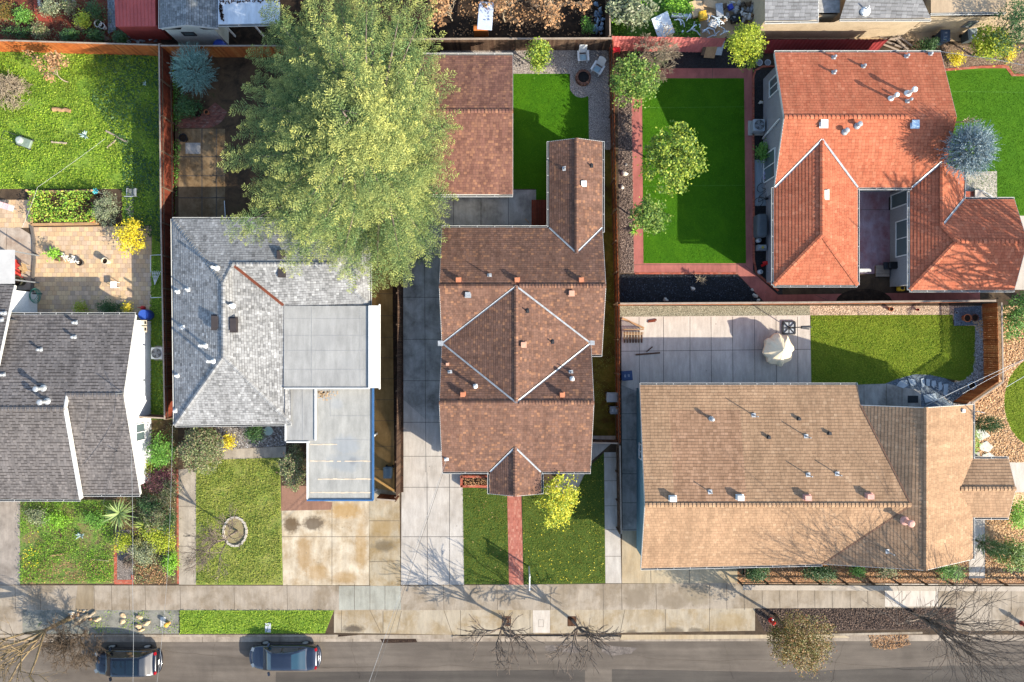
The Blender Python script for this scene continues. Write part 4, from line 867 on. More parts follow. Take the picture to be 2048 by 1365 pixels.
hD.plane([wB, (WX, hy, wz), (WL, ey, ze), (WL, YS, ze)], .2); hD.plane([wB, (WR, YS, ze), (WR, ey, ze), (WX, hy, wz)], .2); hD.plane([(WX, hy, wz), (WR, ey, ze), (WL, ey, ze)], .2)
# right wing
q0, q1 = 26.1, 29.6; yn, ys, ym = 9.3, 3.35, 6.36; zw, zm = 3.2, 4.35
hx = V3((28.4, ym, zm)); ny = V3((NX, 7.45, 4.0)); vl = V3((q1, yn, zw)); xr, xm = 32.95, 32.75
hD.plane([(q0, ys, zw), (q0, YS + .0, zw), wr, ny, hx], .2); hD.plane([wr, (q1, YS + 1.0, 3.35), vl, ny], .2)
hD.plane([ny, vl, (xr, yn, zw), (xr, ym, zm), hx], .2); hD.plane([hx, (xr, ym, zm), (xr, ys, zw), (q0, ys, zw)], .2)
for a, c, l_, r_ in (((X0, YR, zr), (25, YR, zr), .35, .35), ((WX, hy, wz), wB, .4, .4), ((WL, ey, ze), (WX, hy, wz), .3, .3), ((WR, ey, ze), (WX, hy, wz), .3, .3), (ny, wr, .4, .4), (hx, ny, .3, .3), ((q0, ys, zw), hx, .35, .35), (hx, (xr, ym, zm), .39, .39)): caps(hD.rb, a, c, l_, r_, .14, .27)
for a, c in ((wA, wB), (wC, wB), (we, wr), (vl, ny)): hD.valley(a, c, .065)
for a, c in (((X0, YN, ze), (X0, YR, zr)), ((X0, YR, zr), (X0, YS, ze)), ((X1, YN, ze), (X1, YR, zr)), ((xr, yn, zw), (xr, ym, zm)), ((xr, ym, zm), (xr, ys, zw))): hD.fascia(a, c)
for a, c, o in (((X0, YN, ze), (X1, YN, ze), (0, 1, 0)), ((WL, YS, ze), (WL, ey, ze), (-1, 0, 0)), ((WL, ey, ze), (WR, ey, ze), (0, -1, 0)), ((WR, ey, ze), (WR, YS - .1, ze), (1, 0, 0)), ((WR + .1, YS, ze), (q0, YS, ze), (0, -1, 0)), ((q0, YS - .2, zw), (q0, ys, zw), (-1, 0, 0)), ((q0, ys, zw), (xr, ys, zw), (0, -1, 0)), ((q1 + .1, yn, zw), (xr, yn, zw), (0, 1, 0)), ((q1, YS + .8, 3.3), (q1, yn, zw), (1, 0, 0))): hD.gutter(a, c, o)
hD.walls([(17.65, 18.4), (27.8, 18.4), (27.8, 10.5), (26.5, 10.5), (22.2, 10.4), (22.2, 4.1), (17.85, 4.1), (17.85, 10.0), (17.65, 10.0)], M['stucco_gr'])
hD.walls([(26.55, 10.4), (29.2, 10.4), (29.2, 8.9), (32.7, 8.9), (32.7, 3.8), (26.55, 3.8)], M['stucco_gr'], name='wing_wall')
hD.window((17.65, 17.2, 2.0), 1.1, 1.6, (-1, 0)); hD.window((17.65, 12.0, 1.2), 1.9, 2.1, (-1, 0)); hD.window((17.85, 6.3, 1.9), 1.5, 1.2, (-1, 0)); hD.window((26.55, 7.0, 1.6), 2.4, 1.6, (-1, 0)); hD.window((26.55, 9.7, 1.3), .95, 2.2, (-1, 0), None)
k = MB(); k.bar((17.58, 14.2, .1), (17.58, 14.6, 3.1), .09, .09, up=V3((1, 0, 0))); k.bar((26.5, 8.5, 2.75), (26.5, 8.1, 2.75), .2, .12); k.build('downpipe', M['white'], hD.t)
for px, py, h in ((1667, 116, .28), (1812, 114, .28), (1860, 109, .2), (1726, 134, .28), (1667, 146, .28)): hD.pipe(px, py, h, .06, 'galv', cap=True)
for px, py, h, r in ((1781, 198, .75, .09), (1815, 188, .8, .11), (1814, 204, .5, .06), (1689, 264, .35, .1), (1714, 252, .4, .1)): hD.pipe(px, py, h, r, 'white' if h > .6 else 'galv', cap=True)
hD.boxvent(1647, 248, 'white', .42, .42, .15); hD.boxvent(1829, 249, plain('skylight_blue', '#a9bccb', .15), .42, .42, .15); hD.boxvent(1652, 390, plain('vent_cream', '#c9bfae', .6), .3, .5, .12)
hD.done(shD)
# ---------------------------------------------------------------- E: tan house
tn = [(0, '#a18164'), (0.35, '#ae8c6d'), (0.7, '#b49272'), (0.9, '#a78567'), (1, '#bd9c7c')]
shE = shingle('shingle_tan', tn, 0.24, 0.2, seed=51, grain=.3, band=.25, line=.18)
hE = House('tan_house', 'wide tan shingled house with pinkish roof boxes and a small porch gable', 'house', (19, -8.5, 0))
a0, a1, a2 = V3((8.43, -2.9, 3.0)), V3((22.76, -2.9, 3.0)), V3((22.8, -4.2, 3.3)); ap = V3((25.3, -10.4, 4.7)); rw0 = V3((8.43, -10.4, 4.7)); sw, sc_ = V3((8.55, -15.05, 2.75)), V3((20.5, -14.75, 2.86))
rn, rm, rs = V3((26.06, -4.2, 5.0)), V3((26.06, -10.4, 5.0)), V3((26.06, -14.45, 4.97)); en, es = V3((30.5, -4.2, 2.8)), V3((30.5, -14.45, 2.8))
NP = [a0, a1, a2, ap, rw0]; EX, EY = V3((1, 0, 0)), V3((0, 1, 0)); mid = clip(clip(NP, EX, 10.3, True), EX, 14.9, False)
hE.plane(clip(NP, EX, 10.3, False), .2); hE.plane(clip(NP, EX, 14.9, True), .2); hE.plane(clip(mid, EY, -4.5, True), .2); hE.plane(clip(mid, EY, -4.5, False), .2, mi=1)
hE.plane([rw0, ap, sc_, sw], .2)
hE.plane([a2, rn, rm, ap], .2, .006); hE.plane([ap, rm, rs, sc_], .2, .006)
pr_ = V3((29.25, -9.64, 3.45)); p1, p2 = V3((30.5, -7.8, 2.8)), V3((30.5, -11.68, 2.8)); pn, pm, ps = V3((32.86, -7.8, 2.8)), V3((32.86, -9.64, 3.45)), V3((32.86, -11.68, 2.8))
hE.plane([rn, en, p1, pr_, (26.06, -9.64, 5.0)], .2, .008); hE.plane([(26.06, -9.64, 5.0), pr_, p2, es, rs], .2, .008)
hE.plane([p1, pn, pm, pr_], .2); hE.plane([pr_, pm, ps, p2], .2)
for a, c, l_, r_ in ((rw0, ap, .25, .4), (rs, rn, .5, .5), (pr_, pm, .33, .33)): caps(hE.rb, a, c, l_, r_, .14, .25)
vv = MB()
for a, c in ((a2, ap), (sc_, ap)):
    d = (c - a).normalized(); x = V3((-d.y, d.x, 0)).normalized() * .035; u = V3((0, 0, .045)); vv.poly([a + x + u, c + x + u, c - x + u, a - x + u])
vv.build('valley_line', plain('valley_brown', '#6b4d3c', .8), hE.t, fix=False)
for a, c in ((a0, rw0), (rw0, sw), (rn, en), (rs, es), (rs, sc_), (pn, pm), (pm, ps), (a2, rn)): hE.fascia(a, c)
for a, c, o in ((a0, a1, (0, 1, 0)), (sw, sc_, (0, -1, 0)), (en, p1, (1, 0, 0)), (p2, es, (1, 0, 0)), (p1 + V3((.1, 0, 0)), pn, (0, 1, 0)), (p2 + V3((.1, 0, 0)), ps, (0, -1, 0))): hE.gutter(a, c, o)
hE.walls([(8.75, -3.3), (22.9, -3.3), (22.9, -4.6), (30.1, -4.6), (30.1, -14.1), (20.6, -14.4), (8.75, -14.6)], M['stucco_te'])
for y_ in (-8.1, -11.4): k = MB(); k.box((32.6, y_, 1.38), (.15, .15, 2.8)); k.build('porch_post', M['stucco_be'], hE.t)
k = MB(); k.box((31.6, -9.7, .06), (2.4, 3.8, .12)); k.build('porch', C_white, hE.t)
hE.window((12, -14.55, 1.5), 2.0, 1.2, (0, -1)); hE.window((24, -14.3, 1.5), 1.6, 1.2, (0, -1)); hE.window((13, -3.3, 1.5), 1.8, 1.2, (0, 1)); hE.window((8.75, -7.5, 1.6), 1.0, 1.0, (-1, 0))
hE.pipe(1422, 838, .4, .08, 'galv', cap=True)
for px, py, h in ((1507, 831, .85), (1612, 873, .75), (1420, 984, .5), (1616, 950, .65), (1674, 948, .65), (1775, 1103, .8)): hE.pipe(px, py, h, .035)
for px, py in ((1597, 838), (1658, 867), (1537, 875)): hE.boxvent(px, py, 'dark', .16, .16, .18)
pk_ = plain('vent_pink', '#b98a7c', .7, .15)
for px, py, m_ in ((1345, 997, 'white'), (1479, 995, 'white'), (1613, 995, pk_), (1737, 992, pk_)): hE.boxvent(px, py, m_, .38, .3, .3)
hE.pipe(1810, 1042, .7, .14, pk_, cap=True); hE.boxvent(1925, 822, 'white', .18, .18, .15)
hE.done([shE, shingle('shingle_tan_patch', [(0, '#9b785d'), (0.35, '#a78266'), (0.7, '#ad886b'), (1, '#b69073')], 0.24, 0.2, seed=52, grain=.3, band=.25, line=.2)])
# ---------------------------------------------------------------- back neighbours
def simple_roof(name, label, cat, planes, mat, foot, wall, h=.2, lay=True, gutters=(), fas=()):
    c = planes[0][0]; hs = House(name, label, cat, (c[0], c[1], 0))
    for p in planes: hs.plane(p, h, lay=lay)
    for g in gutters: hs.gutter(*g)
    for f in fas: hs.fascia(*f)
    if foot: hs.walls(foot, wall)
    return hs
def pz(x, y, z): 
    p = P(x, y, z); return (p.x, p.y, z)
redm = grimy('red_sheet', '#a8504a', '#6f2f2c', .5, .5, 1.5)
hs = simple_roof('metal_shed', 'red metal garden shed at the top left behind the fence', 'shed', [[pz(228, -60, 2.3), pz(308, -60, 2.3), pz(311, 53, 2.2), pz(232, 54, 2.2)]], None, None, None, lay=False)
k = MB(); a, c = V3(pz(232, 54, 2.2)), V3(pz(311, 53, 2.2)); d = V3(pz(308, -60, 2.3)); e = V3(pz(228, -60, 2.3))
for p, q in ((a, c), (c, d), (e, a)):
    i_ = V3((0, .1, 0)); k.poly([(p.x, p.y + .06, p.z), (q.x, q.y + .06, q.z), (q.x, q.y + .06, 0), (p.x, p.y + .06, 0)])
k.build('wall', grimy('red_wall', '#8f3f39', '#5f2825', .6), hs.t, fix=False)
k = MB(); n_ = 11
for i in range(n_ + 1):
    p, q = a.lerp(c, i / n_), e.lerp(d, i / n_); k.bar(p + V3((0, 0, .015)), q + V3((0, 0, .015)), .03, .03)
k.build('roof_rib', redm, hs.t); hs.done(redm)
sgr = shingle('shingle_shed', rgbs('#6e7274', '#8f9496', '#7b8083', '#a3a7a8'), .2, .16, seed=61)
e0, e1, r0 = pz(321, 57, 2.35), pz(436, 57, 2.35), pz(372, 50, 3.1)
hs = simple_roof('garden_shed', 'white garden shed with grey shingle gable and small window', 'shed', [[e0, r0, pz(372, -60, 3.1), pz(321, -60, 2.35)], [r0, e1, pz(436, -60, 2.35), pz(372, -60, 3.1)]], None,
    [(e0[0] + .25, e0[1] - .08), (e1[0] - .25, e1[1] - .08), (e1[0] - .25, 24), (e0[0] + .25, 24)], grimy('shed_wall', '#b9bcb4', '#8f928c', .8), .16, gutters=[(e0, pz(321, -60, 2.35), (-1, 0, 0))], fas=[(e0, r0), (r0, e1)])
ctr = P(376, 62, 1.9); hs.window((ctr.x, e0[1] - .08, 1.75), .8, .5, (0, -1), None, 'dark'); hs.done(sgr)
hs = simple_roof('patio_cover', 'white flat patio cover beside the garden shed', 'patio cover', [[pz(436, 49, 2.5), pz(560, 47, 2.5), pz(560, -60, 2.7), pz(436, -60, 2.7)]], None, None, None, lay=False, gutters=[(pz(436, 49, 2.5), pz(560, 47, 2.5), (0, -1, 0))])
for x_ in (440, 500, 555): p = P(x_, 49, 2.5); k = MB(); k.box((p.x, p.y + .3, 1.22), (.1, .1, 2.44)); k.build('post', M['white'], hs.t)
k = MB(); 
for (x0, y0, x1, y1) in ((440, 4, 560, 1), (440, 10, 445, 40)):
    p, q = P(x0, y0, 2.58), P(x1, y1, 2.58); rng = random.Random(3)
    for i in range(60):
        m = p.lerp(q, i / 60); k.box(m + V3((rng.gauss(0, .05), rng.gauss(0, .05), .02)), (rng.uniform(.05, .16), rng.uniform(.04, .09), .02), rng.uniform(0, 3))
k.build('leaf_debris', plain('dark_debris', '#3d2c25', .9), hs.t); hs.done(concrete('white_metal_roof', '#c9d0d6', '#aab2ba', .5, .6))
sg2 = shingle('shingle_slate', rgbs('#77787a', '#8c8d8f', '#808183', '#97989a'), .35, .22, seed=71)
bw = grimy('beige_block', '#b8a68b', '#8b7b64', .85)
z_ = 3.0
hs = simple_roof('grey_roof_house', 'grey shingled rear house at the top right with white eaves', 'house', [[pz(1530, 42, z_), pz(1637, 40, z_), pz(1637, -90, 4.6), pz(1530, -90, 4.6)], [pz(1680, 37, z_), pz(1862, 37, z_), pz(1845, 0, 3.6), pz(1835, -90, 4.6), pz(1720, -90, 4.6)]], None,
    [(P(1535, 40, z_).x, P(0, 36, z_).y), (P(1860, 0, z_).x - .3, P(0, 36, z_).y), (P(1860, 0, z_).x - .3, 24.5), (P(1535, 40, z_).x, 24.5)], bw, .22, gutters=[(pz(1530, 43, z_), pz(1637, 41, z_), (0, -1, 0)), (pz(1680, 38, z_), pz(1862, 38, z_), (0, -1, 0))], fas=[(pz(1637, 40, z_), pz(1637, -90, 4.6))])
hs.pipe(1731, 20, .5, .04, 'white'); hs.pipe(1731, 22, .1, .16, 'white'); hs.done(sg2)
hs = simple_roof('lean_to', 'narrow grey lean to roof between the two rear grey roofs', 'lean to', [[pz(1637, 26, 2.5), pz(1680, 26, 2.5), pz(1680, -60, 2.9), pz(1637, -60, 2.9)]], None, [(P(1639, 0, 2.5).x, P(0, 27, 2.5).y), (P(1678, 0, 2.5).x, P(0, 27, 2.5).y), (P(1678, 0, 2.5).x, 23.8), (P(1639, 0, 2.5).x, 23.8)], bw, .3); hs.done(plain('lean_grey', '#8e8c88', .7, .3, 4))
hs = simple_roof('flat_roof_house', 'tan flat roofed rear building at the top right corner', 'house', [[pz(1862, 26, 2.8), pz(2012, 24, 2.8), pz(2012, -60, 2.9), pz(1862, -60, 2.9)]], None, [(P(1864, 0, 2.8).x, P(0, 27, 2.8).y), (P(2010, 0, 2.8).x, P(0, 27, 2.8).y), (P(2010, 0, 2.8).x, 23.8), (P(1864, 0, 2.8).x, 23.8)], bw, .3, lay=False, gutters=[(pz(1862, 26, 2.8), pz(2012, 24, 2.8), (0, -1, 0))])
p = P(1938, 33, 1.2); hs.window((p.x, P(0, 27, 2.8).y, 1.3), .6, .9, (0, -1), None, 'grey'); hs.done(concrete('tan_flat', '#b09a7e', '#8d7a62', .5, .6))
hs = simple_roof('shade_canopy', 'pale grey canopy roof at the left edge over the red chairs', 'canopy', [[pz(-120, 500, 2.4), pz(30, 500, 2.4), pz(30, 568, 2.55), pz(-120, 568, 2.55)]], None, None, None, lay=False)

for y_ in (503, 560): k = MB(); p = P(28, y_, 2.42); k.box((p.x, p.y, 1.18), (.08, .08, 2.36)); k.build('post', M['grey'], hs.t)
hs.done(plain('canopy_cloth', '#a9a6a1', .8, .12, 1))
# ================================================================ FENCES
def fence(name, label, pts, h, mat, board=0.15, th=0.022, capm='wood_cap', cap=True, post_every=2.4, face=1, rails=True, wob=0.0, seed=1, gap=0.006, scal=0.0, capw=0.09, cat='fence', postm='wood_dk'):
    """pts: ground xy polyline; every board its own box in the panel mesh; posts each a part"""
    rng = random.Random(seed); t = thing(name, label, cat, (pts[0][0], pts[0][1], 0)); bb = MB(); rr = MB(); cc = MB()
    for i in range(len(pts) - 1):
        a, c = V3((*pts[i], 0)), V3((*pts[i + 1], 0)); L = (c - a).length; d = (c - a) / L; n = V3((-d.y, d.x, 0)) * face; ang = math.atan2(d.y, d.x)
        m = max(1, int(L / board))
        for k in range(m):
            p = a.lerp(c, (k + .5) / m); hh = h + rng.uniform(-wob, wob)
            off = n * (scal * (1 if k % 2 else 0) + rng.uniform(0, .006))
            bb.box(p + off + V3((0, 0, hh / 2)), (L / m - gap, th, hh), ang + rng.gauss(0, .012))
        if rails:
            for z in (.35, h - .3): rr.bar(a - n * .045 + V3((0, 0, z)), c - n * .045 + V3((0, 0, z)), .05, .09)
        if cap: cc.bar(a + V3((0, 0, h + .022)), c + V3((0, 0, h + .022)), capw, .04)
        k_ = max(1, round(L / post_every))
        for k in range(k_ + (i == len(pts) - 2)):
            p = a.lerp(c, k / k_); pb = MB(); pb.box(p - n * .07 + V3((0, 0, h / 2 - .02)), (.09, .09, h - .03), ang); pb.build('post', M[postm], t)
    bb.build('board_panel', M[mat] if isinstance(mat, str) else mat, t)
    if rails: rr.build('rail', M['wood_dk'], t)
    if cap: cc.build('cap_rail', M[capm], t)
    return t
M['wood_red'] = island('redwood_boards', rgbs('#54271a', '#6d3322', '#7d3d29', '#5f2c1d'), 0.85, 0, .2, .5, 4)
fence('wood_fence', 'tall reddish wooden fence between weedy lawn and pale grey house', [(-23.85, 20.1), (-23.72, 8.0), (-23.47, -5.3)], 1.83, 'wood_red', face=-1, wob=.01, seed=2)
fence('wood_fence', 'sunlit orange wooden fence behind the weedy back lawn', [(-44, 20.45), (-34, 20.3), (-23.95, 20.0)], 1.83, 'wood_or', face=-1, seed=3, wob=.01)
fence('wood_fence', 'orange wooden fence under the big conifer and blue green shrub', [(-23.75, 19.95), (-14, 19.95), (-7.9, 20.15)], 1.83, 'wood_or', face=-1, seed=4, wob=.01)
fence('wood_fence', 'dark weathered board fence behind fire pit and brown garage', [(-7.6, 20.4), (6.75, 20.45)], 1.83, 'wood_dk', face=-1, seed=5, wob=.015, capw=.12)
fence('wood_fence', 'brown board on board fence between brown house and red roof house', [(6.8, 20.4), (7.0, 11), (7.22, 2.6)], 1.83, 'wood', board=.14, seed=6, scal=.03, face=1, cap=False, wob=.02)
fence('wood_fence', 'brown board on board fence beside the two grey bins', [(7.22, 2.45), (7.3, -6.95)], 1.83, 'wood', board=.14, seed=7, scal=.03, face=1, cap=False, wob=.02)
fence('wood_fence', 'dark narrow board fence between front lawn walk and tan house passage', [(7.33, -7.1), (7.42, -13.1)], 1.6, 'wood_dk', board=.14, seed=8, face=1, wob=.02)
fence('wood_fence', 'long orange fence with pale cap between red walk and tan house patio', [(7.3, 2.52), (20, 2.60), (32.7, 2.72)], 1.83, 'wood_or', seed=9, face=-1, capw=.13)
fence('wood_fence', 'dark vertical fence at the rear dividing scrap heap and dry tree', [(6.5, 30), (6.62, 20.6)], 1.9, 'wood_dk', seed=10, face=1)
fence('side_fence', 'dark slatted side fence between brown walk and pale driveway', [(-7.72, 7.5), (-7.75, -1.0), (-7.85, -10.6)], 1.75, 'wood_dk', board=.12, seed=11, face=1, gap=.03, wob=.03, cap=False)
# right lattice fence
t = fence('lattice_fence', 'orange board fence with white dotted lattice top right of the shaded lawn', [(33.05, 2.6), (33.15, -2.75), (31.0, -4.25)], 1.5, 'wood_or', seed=12, face=-1, cap=False, capw=.1)
k = MB()
for a, c in (((33.05, 2.6), (33.15, -2.75)), ((33.15, -2.75), (31.0, -4.25))):
    a, c = V3((*a, 0)), V3((*c, 0)); L = (c - a).length; n_ = int(L / .11); d = (c - a) / L
    for i in range(n_):
        p = a + d * (i * .11)
        for s_ in (-1, 1):
            q = p + d * (.38 * s_)
            if 0 <= (q - a).dot(d) <= L: k.bar(p + V3((0, 0, 1.52)), q + V3((0, 0, 1.88)), .012, .03, up=V3((-d.y, d.x, 0)))
k.build('lattice', M['timber'], t)
k = MB(); k.bar((33.05, 2.6, 1.9), (33.15, -2.75, 1.9), .1, .05); k.bar((33.15, -2.75, 1.9), (31.0, -4.25, 1.9), .1, .05); k.build('cap_rail', M['wood_cap'], t)
# gates
fence('side_gate', 'low brown wooden gate closing the brown stained walk', [(-9.25, -10.75), (-7.95, -10.85)], 1.5, 'wood', seed=13, face=1, cat='gate')
fence('side_gate', 'thin weathered gate between brown house corner and fence', [(5.3, -6.9), (7.2, -6.95)], 1.6, 'wood_dk', seed=14, face=1, cat='gate')
fence('side_gate', 'short wooden gate between white house wall and reddish fence', [(-25.3, -5.15), (-23.5, -5.25)], 1.6, 'wood_dk', seed=15, face=1, cat='gate')
# low front rail fence of tan house
t = thing('rail_fence', 'low brown post and rail fence along the pavement before the tan house', 'fence', (15.8, -16.8, 0))
a, c = V3((15.9, -16.85, 0)), V3((38, -16.95, 0))
for z in (.35, .75): k = MB(); k.bar(a + V3((0, 0, z)), c + V3((0, 0, z)), .04, .12); k.build('rail', M['wood_dk'], t)
k = MB(); k.bar(a + V3((0, -.12, .99)), c + V3((0, -.12, .99)), .34, .035); k.build('cap_rail', grimy('pale_cap', '#a89c8d', '#75695c', 0.9), t)
for i in range(13): 
    p = a.lerp(c, i / 12); k = MB(); k.box(p + V3((0, 0, .49)), (.1, .1, .98)); k.build('post', M['wood_dk'], t)
t = thing('board_stub', 'short dark board fence stub at the end of the tan house drive', 'fence', (16, -15.4, 0))
k = MB(); k.box((16.0, -15.3, .55), (.05, 1.5, 1.1)); k.box((15.85, -15.3, .5), (.05, 1.4, 1.0)); k.build('board_panel', M['wood_dk'], t); k = MB(); k.box((15.93, -16.1, .6), (.12, .12, 1.2)); k.build('post', M['wood_dk'], t)
# pink and maroon sheet fence of the red roof house
def sheet_fence(label, x0, x1, yt0, yt1, z, base_dy, col, seed):
    a, c = P(x0, yt0, z), P(x1, yt1, z); t = thing('sheet_fence', label, 'fence', (a.x, a.y, 0)); k = MB(); n = 60
    for i in range(n):
        p, q = a.lerp(c, i / n), a.lerp(c, (i + 1) / n); o = V3((0, .025 if i % 2 else 0, 0))
        p0 = V3((p.x, p.y - base_dy, 0)); q0 = V3((q.x, q.y - base_dy, 0))
        o2 = V3((0, 0 if i % 2 else .025, 0)); k.poly([p + o, q + o2, q0 + o2, p0 + o])
    k.build('sheet', col, t, fix=False)
    for i in range(4):
        p = a.lerp(c, i / 3); b_ = MB(); b_.bar((p.x, p.y + .06, 0), (p.x, p.y + .06, z + .05), .08, .08, up=V3((1, 0, 0))); b_.build('post', M['wood_dk'], t)
    return t
sheet_fence('leaning salmon pink sheet fence behind the black gravel bed', 1224, 1452, 73, 77, 1.75, .25, grimy('pink_sheet', '#c4706a', '#a5605a', .6, .4, 1.2), 1)
sheet_fence('shaded maroon corrugated sheet fence behind the red roof', 1535, 1778, 80, 79, 1.75, .2, grimy('maroon_sheet', '#963b3d', '#5f2527', .5, .5, 1.2), 2)
# ================================================================ VEGETATION
def unit(v): return v / (np.linalg.norm(v, axis=-1, keepdims=True) + 1e-9)
def crown_mesh(blobs, n, size, seed, clump=0.16, per=22, tilt=0.75, aspect=0.55, shell=0.62):
    """leaves gathered in clumps spread through ellipsoids (c, r); gaps stay open between clumps"""
    rng = np.random.default_rng(seed); Cs = []
    vol = np.array([r[0] * r[1] * r[2] for c, r in blobs]) ** (2 / 3); vol = vol / vol.sum()
    for (c, r), f in zip(blobs, vol):
        m = max(3, int(n * f / per)); d = unit(rng.normal(size=(m, 3))); rad = shell + (1 - shell) * rng.uniform(0, 1, (m, 1)) ** 0.7
        rad *= 1 + 0.16 * np.sin(3.1 * d[:, :1] + seed) * np.cos(2.3 * d[:, 1:2] + 2 * seed)
        cc = np.array(c) + d * rad * np.array(r)
        for j in range(m):
            k = max(3, int(rng.normal(per, per * .35))); q = rng.normal(0, clump * rng.uniform(.7, 1.3), (k, 3)); q[:, 2] *= .7; Cs.append(cc[j] + q)
    C = np.concatenate(Cs); C[:, 2] = np.maximum(C[:, 2], 0.03)
    return leaf_quads(C, size, rng, tilt, aspect)
def limbs(b, base, blobs, r0, seed, seg=7, mids=2):
    rng = random.Random(seed); base = V3(base); cx = sum(c[0] for c, r in blobs) / len(blobs); cy = sum(c[1] for c, r in blobs) / len(blobs); cz = sum(c[2] for c, r in blobs) / len(blobs)
    fork = base.lerp(V3((cx, cy, cz)), .45); b.tube([base - V3((0, 0, .05)), base.lerp(fork, .5) + V3((rng.gauss(0, .03), rng.gauss(0, .03), 0)), fork], [r0 * 1.25, r0, r0 * .85], seg)
    for c, r in blobs:
        for i in range(mids):
            e = V3(c) + V3((rng.uniform(-.6, .6) * r[0], rng.uniform(-.6, .6) * r[1], rng.uniform(0, .5) * r[2])); m = fork.lerp(e, .5) + V3((rng.gauss(0, .08), rng.gauss(0, .08), rng.gauss(0, .05)))
            b.tube([fork, m, e], [r0 * .6, r0 * .4, r0 * .1], 5)
def leafy(name, label, px, py, zc, rpx, rz, n, size, mat, seed, cat='tree', group=None, trunk=0.06, nb=5, clump=.16, per=22, barkm='bark', tilt=.75, aspect=.55, ry=None, spread=.5, brz=None, base=None, shell=.62):
    """broadleaf plant whose crown centre is seen at (px,py) at height zc with radius rpx pixels"""
    rng = random.Random(seed); c = P(px, py, zc); k = (H - zc) / FPX; rx = rpx * k; ry_ = (ry or rpx) * k
    g = V3((c.x, c.y, 0)) if base is None else P(base[0], base[1], 0)
    t = thing(name, label, cat, g, group); blobs = []
    if nb == 1: blobs = [((c.x, c.y, c.z), (rx, ry_, rz))]
    else:
        a0 = rng.uniform(0, 6)
        for i in range(nb):
            a = a0 + 2 * math.pi * i / nb + rng.gauss(0, .25); q = spread * rng.uniform(.75, 1.15); sc_ = rng.uniform(.42, .62)
            blobs.append(((c.x + rx * q * math.cos(a), c.y + ry_ * q * math.sin(a), c.z + rng.uniform(-.35, .35) * rz), (rx * sc_, ry_ * sc_, rz * rng.uniform(.5, .75))))
        blobs.append(((c.x, c.y, c.z + rz * .3), (rx * .55, ry_ * .55, rz * .65)))
    V, F = crown_mesh(blobs, n, size, seed, clump, per, tilt, aspect, shell); np_mesh('crown', V, F, mat, t)
    b = MB(); limbs(b, (g.x, g.y, 0), blobs, trunk, seed); b.build('trunk', M[barkm], t, smooth=True)
    return t
def lf(name, *cols, trans=.14, rough=.55): return island(name, rgbs(*cols), rough, trans, .35, .15, 3)
L_cit = lf('leaf_citrus', '#3c5a1e', '#5f7d26', '#82972f', '#a3ab3c', '#4a6a20')
L_citd = lf('leaf_citrus_dark', '#34511c', '#4f6f24', '#6d8a33', '#8f9a48')
L_yel = lf('leaf_yellow', '#b5ae2a', '#d2c632', '#86992a', '#d8cb40', '#6f8c26', '#90a02c')
L_lime = lf('leaf_lime', '#87961f', '#a3ad2a', '#6d8420', '#b9bb38', '#566f1c')
L_gold = lf('leaf_gold', '#c9b01e', '#dcc62b', '#b7a81f', '#e6d54a')
L_grey = lf('leaf_greygreen', '#5f6b4a', '#7a8560', '#969c78', '#4e5a3c', '#a8a587')
L_holly = lf('leaf_mixed_shrub', '#43552f', '#5d6e3f', '#7c8656', '#97956c', '#76584a', '#4e6038')
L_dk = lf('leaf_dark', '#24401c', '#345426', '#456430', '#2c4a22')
L_mid = lf('leaf_mid', '#3f6a22', '#578531', '#6f9a3c', '#4a7528')
L_brt = lf('leaf_bright', '#5a8a22', '#76a52c', '#8db838', '#689828')
L_red = lf('leaf_redgreen', '#4c5020', '#6b6628', '#7c4c2c', '#5b5c22', '#8b6834', '#454f1e')
L_brown = island('leaf_dry', rgbs('#8a6544', '#a8805a', '#bd946c', '#74543a', '#c9a47c'), .9, .15, .2, .2, 3)
L_pur = lf('leaf_purple', '#4c2b35', '#6b3a46', '#53402f', '#7d4a55')
L_blue = lf('leaf_bluegreen', '#557872', '#6c918a', '#7fa39b', '#48665f', '#8fb0a4', rough=.7)
L_silv = lf('leaf_silver', '#5f767e', '#7d9299', '#9cacb1', '#4d6268', '#b0babb', rough=.7)
